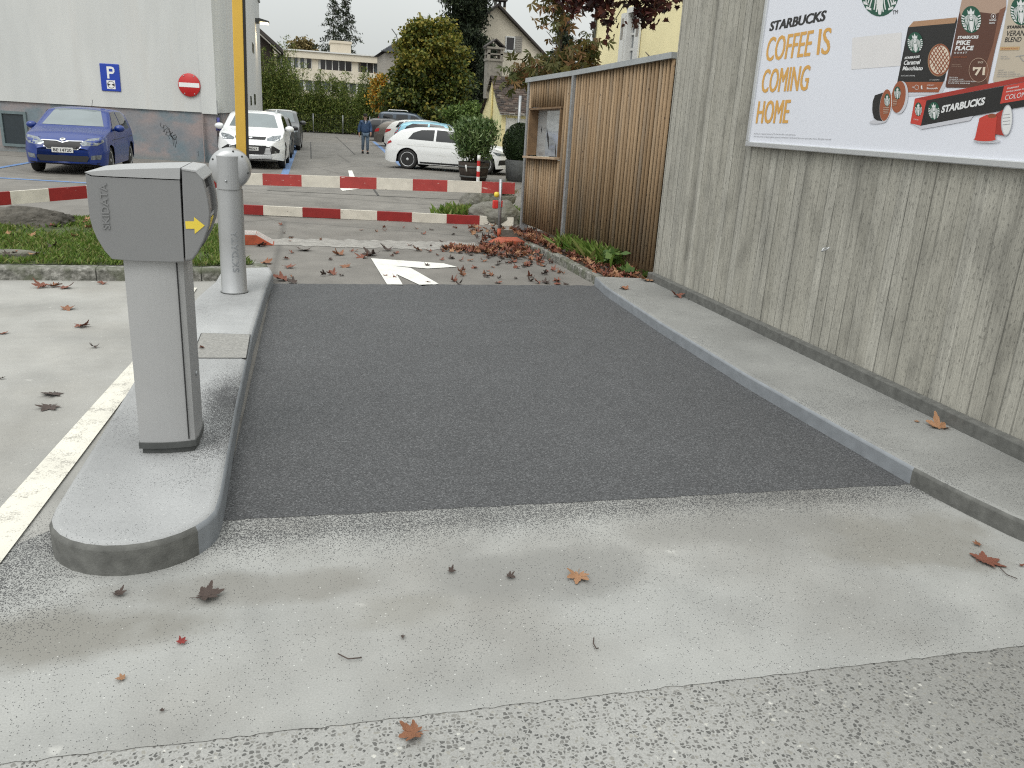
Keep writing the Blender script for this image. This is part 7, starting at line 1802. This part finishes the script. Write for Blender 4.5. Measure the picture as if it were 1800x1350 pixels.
# body faces -y; right foot a little ahead
bv = [(0, 0, .93), (0, -.01, 1.12), (0, 0, 1.32), (0, .01, 1.44), (0, -.01, 1.50), (0, -.03, 1.57), (0, -.035, 1.66), (0, -.02, 1.73),
      (.09, 0, .88), (.10, -.07, .49), (.105, .02, .09), (.115, -.11, .045), (-.09, 0, .88), (-.095, .03, .48), (-.10, .14, .11), (-.11, .04, .045),
      (.17, .01, 1.41), (.245, .02, 1.14), (.235, -.10, .92), (-.17, .01, 1.41), (-.26, .03, 1.13), (-.275, -.02, .87)]
be = [(0,1),(1,2),(2,3),(3,4),(4,5),(5,6),(6,7),(0,8),(8,9),(9,10),(10,11),(0,12),(12,13),(13,14),(14,15),(3,16),(16,17),(17,18),(3,19),(19,20),(20,21)]
br = [(.15,.11),(.145,.10),(.16,.11),(.10,.08),.055,(.062,.075),(.075,.095),(.06,.07),.085,.06,.042,(.04,.03),.085,.06,.042,(.04,.03),.06,.045,.034,.06,.045,.034]
# hands with five fingers each, grown from the wrists
for wi, sg in ((18, 1), (21, -1)):
    wx, wy, wz = bv[wi]; pi_ = len(bv); bv.append((wx - .0 * sg, wy - .015, wz - .07)); be.append((wi, pi_)); br.append((.030, .018))
    for k, (dx, ln) in enumerate(((-.028, .070), (-.010, .080), (.010, .076), (.028, .060))):
        a = len(bv); bv.append((wx + dx * .3, wy - .02 + dx, wz - .07 - ln * .55)); bv.append((wx - sg * .012 + dx * .3, wy - .018 + dx, wz - .07 - ln)); be.extend([(pi_, a), (a, a + 1)]); br.extend([.009, .008])
    a = len(bv); bv.append((wx - sg * .01, wy - .055, wz - .075)); bv.append((wx - sg * .018, wy - .062, wz - .105)); be.extend([(pi_, a), (a, a + 1)]); br.extend([.010, .008])
skin_obj('body', bv, be, br, M['skin'], man)
jv = [(0, 0, .88), (0, -.005, 1.10), (0, .005, 1.32), (0, .01, 1.43), (.175, .01, 1.40), (.255, .02, 1.14), (.242, -.085, .955), (-.175, .01, 1.40), (-.27, .03, 1.13), (-.282, -.01, .915), (0, .012, 1.49)]
skin_obj('jacket', jv, [(0,1),(1,2),(2,3),(3,4),(4,5),(5,6),(3,7),(7,8),(8,9),(3,10)], [(.225,.15),(.215,.15),(.215,.15),(.13,.105),.094,.08,.064,.094,.08,.064,(.075,.07)], M['jacket'], man)
skin_obj('trousers', [(0, 0, .90), (.09, 0, .86), (.10, -.07, .49), (.105, .015, .12), (-.09, 0, .86), (-.095, .03, .48), (-.10, .135, .14)], [(0,1),(1,2),(2,3),(0,4),(4,5),(5,6)], [(.15,.115),.10,.075,.064,.10,.075,.064], M['jeans'], man)
for (x, y, z, rz) in ((.108, -.035, .05, .05), (-.103, .105, .06, -.05)):
    mb = MB(); mb.ball((x, y - .03, z), (.05, .14, .05), 14); mb.box((x - .045, y - .16, z - .05), (x + .045, y + .10, z - .03)); mb.build('shoe', M['cap'], man, local=True)
mb = MB(); mb.ball((0, -.028, 1.715), (.092, .112, .075), 16); mb.prism([Vector((.085, -.06, 1.70)), Vector((.075, -.15, 1.688)), Vector((0, -.185, 1.684)), Vector((-.075, -.15, 1.688)), Vector((-.085, -.06, 1.70))], (0, 0, .012)); mb.build('cap', M['cap'], man, local=True)
mb = MB(); mb.ball((0, .0, 1.645), (.088, .095, .06), 14); mb.build('hair', plain('grey_hair', (.16, .15, .14), .8), man, local=True)
mb = MB(); mb.ball((0, -.135, 1.620), (.014, .022, .022), 8); mb.build('nose', M['skin'], man, local=True)
for sg in (1, -1):
    mb = MB(); mb.ball((.03 * sg, -.118, 1.645), (.017, .008, .012), 10); mb.build('eyeglass_lens', M['glassdark'], man, local=True)
    mb = MB(); mb.ball((.083 * sg, -.02, 1.625), (.012, .022, .034), 8); mb.build('ear', M['skin'], man, local=True)
mb = MB(); mb.ball((0, -.118, 1.583), (.026, .008, .006), 8); mb.build('mouth', plain('lip_red', (.28, .10, .09), .6), man, local=True)
mb = MB(); mb.prism([Vector((-.045, -.128, 1.47)), Vector((.045, -.128, 1.47)), Vector((.012, -.150, 1.33)), Vector((-.012, -.150, 1.33))], (0, .05, 0)); mb.build('shirt', M['shirt'], man, local=True)
for sg in (1, -1):
    mb = MB(); mb.prism([Vector((.03 * sg, -.10, 1.50)), Vector((.085 * sg, -.06, 1.52)), Vector((.10 * sg, -.11, 1.44)), Vector((.045 * sg, -.15, 1.40))], (0, .025, .0)); mb.build('collar', M['cap'], man, local=True)

man.scale = (.97, .97, .945)
wh.root.scale = (1, 1, .965)
# ================================================================== THINGS: fallen leaves and twigs
LEAFC = {}
def leafmat(key):
    cols = dict(tan=[(.30, .155, .08), (.36, .20, .11)], brown=[(.20, .085, .045), (.26, .12, .065)], redbrown=[(.16, .055, .035), (.22, .085, .055)], dark=[(.055, .04, .035), (.085, .06, .05)], red=[(.22, .03, .03), (.28, .05, .04)], orange=[(.40, .19, .05), (.46, .24, .08)])[key]
    if key not in LEAFC:
        m, nt, b = new_mat('fallen_leaf_' + key); q = N(nt)
        c = q.ramp(q.noise(18, 5), [(.3, cols[0]), (.7, cols[1])]); c = q.mix(c, mul(cols[0], .35), q.ramp(q.noise(35, 4), [(.58, 0), (.7, .7)]))
        q.link(c, b.inputs['Base Color']); b.inputs['Roughness'].default_value = .6; b.inputs['Specular IOR Level'].default_value = .3; q.bump(q.noise(60, 4), .6, .004, b); LEAFC[key] = m
    return LEAFC[key]
def leaf_mesh(seed, curl):
    """maple leaf with toothed lobes, folded along its veins and curled at the rim; unit size"""
    rd = random.Random(seed); pts = []
    lobes = [(-150, .5), (-98, .76), (-50, .92), (0, 1.0), (50, .92), (98, .76), (150, .5)]
    for i, (a, L) in enumerate(lobes):
        L *= rd.uniform(.88, 1.08); a += rd.uniform(-5, 5)
        for da, k in ((-21, .60), (-15, .76), (-12, .70), (-5, .93), (0, 1), (6, .92), (12, .72), (15, .77), (21, .60)): t = R(a + da); pts.append((math.sin(t) * L * k, math.cos(t) * L * k))
        if i < 6: t = R((a + lobes[i+1][0]) / 2); k = .46 + rd.uniform(-.05, .06); pts.append((math.sin(t) * k, math.cos(t) * k))
    mb = MB(); n = len(pts); rings = [(0, 0.06)] ; axis = rd.uniform(0, PI); cu = curl * rd.uniform(.7, 1.3); ph = rd.uniform(0, 6)
    def zf(x, y):
        r = math.hypot(x, y); t = math.atan2(x, y); u = x * math.cos(axis) + y * math.sin(axis)
        return cu * (u * u * .62 + .16 * r * r * math.sin(3 * t + ph) + .10 * r * abs(math.sin(3.7 * t)) + .03 * math.sin(9 * r + ph))
    V = [(0, .02)]
    for k in (.35, .7, 1.0): V += [(x * k, y * k) for x, y in pts]
    P = [Vector((x * (1 - .12 * cu), y * (1 - .12 * cu), zf(x, y))) for x, y in V]
    zmin = min(p.z for p in P); P = [p - Vector((0, 0, zmin)) for p in P]
    F = []
    for i in range(n - 1):
        j = i + 1; F.append((0, 1 + j, 1 + i)); F.append((1+i, 1+j, 1+n+j, 1+n+i)); F.append((1+n+i, 1+n+j, 1+2*n+j, 1+2*n+i))
    mb.add(P, F, 0, True)
    st = [Vector((0, -.02 - .2 * k, P[0].z + .03 * k * cu)) + Vector((rd.uniform(-.05, .05) * k, 0, 0)) for k in range(4)]; mb.tube(st, [.018, .014, .012, .015], 5)
    return mb
LM = {}
def leaf_data(seed, curl, key):
    k = (seed, curl, key)
    if k not in LM:
        o = leaf_mesh(seed, curl).build('fallen_leaf', leafmat(key)); LM[k] = o.data; bpy.data.objects.remove(o)
    return LM[k]
def leaf(px, py, size_px, key, label, seed, curl=.6, z=0.013, rz=None, group=None, loc=None, tilt=.12):
    if loc is None: loc = G(px, py, z)
    dep = (Vector(loc) - CAM).dot(CR @ Vector((0, 0, -1))); sc = size_px * dep / FPX / 1.6 if size_px else 1
    o = bpy.data.objects.new('fallen_leaf', leaf_data(seed, curl, key)); COL.objects.link(o)
    o.location = loc; o.scale = (sc, sc, sc); rd = random.Random(seed * 31 + int(loc[0] * 100))
    o.rotation_euler = (rd.uniform(-tilt, tilt), rd.uniform(-tilt, tilt), rz if rz is not None else rd.uniform(0, 6.28))
    return tag(o, label, 'leaf', group)
FLV = [(730, 1290, 60, 'brown', 'large brown maple leaf lying on the exposed aggregate road at the bottom', 1, .75), (1017, 1012, 48, 'tan', 'tan maple leaf with a dark stalk, alone in the middle of the pale concrete', 2, .9),
 (1730, 986, 62, 'redbrown', 'reddish brown maple leaf with a long stalk near the kerb end at the right edge', 3, .5), (1720, 957, 20, 'brown', 'tiny brown leaf scrap just above the reddish leaf at the right edge', 4, .7),
 (360, 1049, 62, 'dark', 'large dark crumpled leaf in front of the rounded island nose', 5, 1.1), (318, 1129, 22, 'red', 'small bright red leaf on the pale concrete, below the dark crumpled leaf', 6, .7),
 (215, 1192, 22, 'tan', 'small tan leaf scrap on the stained concrete, lower left', 7, .6), (208, 1045, 30, 'dark', 'small dark curled leaf below the island nose, left of the large dark one', 8, 1.0),
 (793, 1005, 18, 'dark', 'tiny black leaf scrap on the concrete below the dark patch, left one of two', 9, .9), (895, 1014, 22, 'dark', 'tiny dark shredded leaf on the concrete, right one of two below the dark patch', 10, 1.1),
 (285, 1249, 12, 'dark', 'speck of dark leaf near the edge of the aggregate road at lower left', 11, .8), (707, 1119, 12, 'dark', 'speck of dark leaf beside the thin twig on the pale concrete', 12, .8),
 (1797, 994, 14, 'redbrown', 'small reddish leaf cut by the right edge of the picture', 13, .8)]
for (px, py, sz, key, lab, sd_, cu) in FLV: leaf(px, py, sz, key, lab, sd_, cu)
PAV = [(1652, 752, 48, 'tan', 'tan curled oak like leaf on the right pavement near the wall foot', 14, .9), (1613, 741, 12, 'tan', 'tiny tan scrap on the pavement left of the tan curled leaf', 15, .6), (1190, 521, 28, 'redbrown', 'dark red curled leaf on the far pavement below the concrete wall', 16, 1.2),
 (1100, 508, 24, 'brown', 'small brown leaf at the far kerb corner of the pavement', 17, .8), (1140, 493, 40, 'tan', 'large tan leaf leaning on the end of the wall skirting', 18, .9), (1212, 526, 10, 'dark', 'dark speck of leaf right of the dark red curled one on the pavement', 19, .8), (1258, 542, 12, 'dark', 'black leaf scrap by the wall skirting on the far pavement', 20, .8), (1505, 664, 10, 'tan', 'tiny tan leaf speck along the skirting halfway down the pavement', 21, .7)]
for (px, py, sz, key, lab, sd_, cu) in PAV: leaf(px, py, sz, key, lab, sd_, cu, z=ZS + .003)
LFT = [(117, 543, 30, 'brown', 'brown leaf with a long thin stalk, upper one of two on the left lane', 22, .8), (145, 573, 34, 'redbrown', 'red brown leaf pointing right, lower one of two on the left lane', 23, .8), (166, 610, 20, 'dark', 'small dark curled leaf on the left lane, just left of the terminal column', 24, 1.1),
 (92, 692, 44, 'dark', 'dark grey flat leaf on the left lane, upper one of a pair', 25, .3), (88, 715, 40, 'dark', 'dark grey flat leaf on the left lane, lower one of a pair', 26, .3), (6, 586, 22, 'redbrown', 'reddish leaf on the left lane cut by the left edge of the picture', 27, .7),
 (75, 505, 34, 'redbrown', 'dark red leaf against the granite kerb, left one of a row', 28, 1.0), (95, 503, 30, 'brown', 'brown leaf against the granite kerb, middle one of a row', 29, 1.0), (112, 506, 30, 'redbrown', 'dark leaf against the granite kerb, right one of a row', 30, 1.1), (182, 498, 20, 'redbrown', 'small reddish leaf under the granite kerb, left of the terminal head', 31, .9), (236, 681, 12, 'red', 'tiny red leaf speck on the white line behind the terminal column', 32, .7), (3, 665, 12, 'dark', 'black leaf speck on the left lane at the left picture edge', 33, .8)]
for (px, py, sz, key, lab, sd_, cu) in LFT: leaf(px, py, sz, key, lab, sd_, cu, z=.009)
leaf(356, 611, 14, 'redbrown', 'small red brown leaf on the ribbed cover plate of the island', 34, .8, z=ZI + .006)
for (pts_, lab, r) in (([(1044, 1121), (1043, 1131), (1048, 1140), (1052, 1139)], 'thin curved dark stalk on the pale concrete right of centre', .0022), ([(594, 1149), (612, 1158), (636, 1156)], 'thin forked twig on the pale concrete left of centre', .0022), ([(1758, 998), (1770, 1010), (1788, 1017)], 'long thin leaf stalk beside the reddish leaf at the right edge', .002)):
    mb = MB(); P_ = [G(x, y, .016) for x, y in pts_]; mb.tube(P_, r, 5); o = mb.build('twig', leafmat('dark'), loc=P_[0]); tag(o, lab, 'twig')
# the many leaves on the old asphalt: one by one, thicker to the right and along the kerb
rd = random.Random(77); GRP = 'brown leaves scattered over the old asphalt'; LAB = 'curled brown leaf on the old asphalt between the dark patch and the booms'
n_ = 0
while n_ < 120:
    y = rd.uniform(8.62, 13.4); x = rd.uniform(-.3, 3.1)
    if y > 11.2 and x > 2.6: continue
    pr = .05 + .95 * max(0, (x - 1.2) / 2) ** 1.6 * (1 if y < 11.6 else .35) + .12 * (10 < y < 11)
    if rd.random() > pr: continue
    n_ += 1; sd_ = rd.choice([41, 42, 43, 44, 45, 46]); key = rd.choice(['redbrown', 'redbrown', 'redbrown', 'brown', 'dark', 'dark'])
    o = leaf(0, 0, 0, key, LAB, sd_, rd.choice([.9, 1.4, 1.8]), group=GRP, loc=(x, y, .006), tilt=.15); s_ = rd.uniform(.035, .08); o.scale = (s_, s_, s_)
for (px, py, sz) in ((498, 492, 36), (515, 497, 26), (505, 470, 26), (466, 462, 30), (585, 482, 24), (597, 448, 28), (655, 448, 36), (640, 452, 30), (608, 468, 26), (532, 440, 34), (455, 432, 30), (680, 440, 30), (735, 440, 24)):
    o = leaf(px, py, sz, rd.choice(['redbrown', 'brown', 'dark']), LAB, rd.choice([41, 42, 43, 44]), 1.0, z=.008, group=GRP, tilt=.3)
GL = 'curled brown leaf lying on the green grass of the kerbed bed'
for k in range(26):
    x, y = rd.uniform(-3.2, -.9), rd.uniform(8.9, 11.2); o = leaf(0, 0, 0, rd.choice(['brown', 'redbrown', 'tan', 'dark']), GL, rd.choice([41, 42, 43, 44]), .9, group='leaves on the grass bed', loc=(x, y, bed_z(x, y) + .035), tilt=.3); s_ = rd.uniform(.05, .085); o.scale = (s_,) * 3
# leaf litter nobody could count: along the kerb, round the orange block and in the soil bed
def litter(name, spots, label, zbase):
    V = []; F = []; base = [leaf_data(s_, 1.3, 'redbrown') for s_ in (41, 42, 43, 44)]; mi = []; off = 0; MI = []
    arr = []
    for me in base:
        co = np.zeros(len(me.vertices) * 3, np.float32); me.vertices.foreach_get('co', co); arr.append((co.reshape(-1, 3), [list(p.vertices) for p in me.polygons]))
    vs, fs, ms = [], [], []
    for (x, y, s_, z) in spots:
        co, pf = arr[rd.randrange(4)]; a = rd.uniform(0, 6.28); t1_, t2_ = rd.uniform(-.5, .5), rd.uniform(-.5, .5)
        m_ = np.array(Matrix.Rotation(a, 3, 'Z') @ Matrix.Rotation(t1_, 3, 'X') @ Matrix.Rotation(t2_, 3, 'Y')); q_ = co @ m_.T * s_ + np.array([x, y, z])
        o_ = len(vs); vs += [tuple(v) for v in q_]; fs += [[i + o_ for i in f] for f in pf]; k = rd.choice([0, 0, 1, 2, 3]); ms += [k] * len(pf)
    me = bpy.data.meshes.new(name); me.from_pydata(vs, [], fs)
    for k in ('redbrown', 'dark', 'brown', 'tan'): me.materials.append(leafmat(k))
    me.polygons.foreach_set('material_index', ms); me.polygons.foreach_set('use_smooth', [True] * len(fs)); o = bpy.data.objects.new(name, me); COL.objects.link(o); return tag(o, label, 'leaf litter', kind='stuff')
sp = []
for k in range(300):
    t = rd.random(); x = 2.0 + 1.15 * t + rd.gauss(0, .12); y = 11.1 - 1.2 * t * rd.random() + rd.gauss(0, .12); sp.append((min(x, 3.14), y, rd.uniform(.04, .085), .01 + rd.random() * .05 * t))
for k in range(110): sp.append((rd.uniform(2.45, 3.15), 11.27 - abs(rd.gauss(0, .10)), rd.uniform(.045, .085), .01 + rd.random() * .05))
litter('leaf_litter', sp, 'drift of dark reddish brown leaves heaped along the kerb and the orange block', 0)
sp = []
for k in range(520):
    y = rd.uniform(8.56, 12.6); x0, x1 = (3.34, 3.90) if y < 10.2 else (3.22, 3.62); sp.append((rd.uniform(x0, x1), y, rd.uniform(.04, .09), .075 + rd.random() * .04))
for k in range(90): sp.append((rd.uniform(2.6, 3.5), rd.uniform(11.6, 13.4), rd.uniform(.05, .09), .012 + .06 * (rd.random() < .2)))
litter('leaf_litter', sp, 'carpet of red brown leaves in the narrow soil bed along the slatted fence', .07)
# broad green weed leaves at the fence foot
pts = np.vstack([np.c_[3.70 + rng.normal(size=60) * .05, 9.35 + rng.normal(size=60) * .10, .14 + rng.random(60) * .14], np.c_[3.72 + rng.normal(size=26) * .06, 8.85 + rng.normal(size=26) * .10, .11 + rng.random(26) * .06]])
v, f = cards(pts, .11, .075, -.3); o = fast_mesh('weed_plant', v, f, island('weed_leaves', [(.05, .10, .02), (.09, .16, .04), (.14, .21, .06)], .5, .25), loc=(3.7, 9.2, .07)); tag(o, 'broad leaved green weed growing at the foot of the slatted fence near the wall', 'plant')
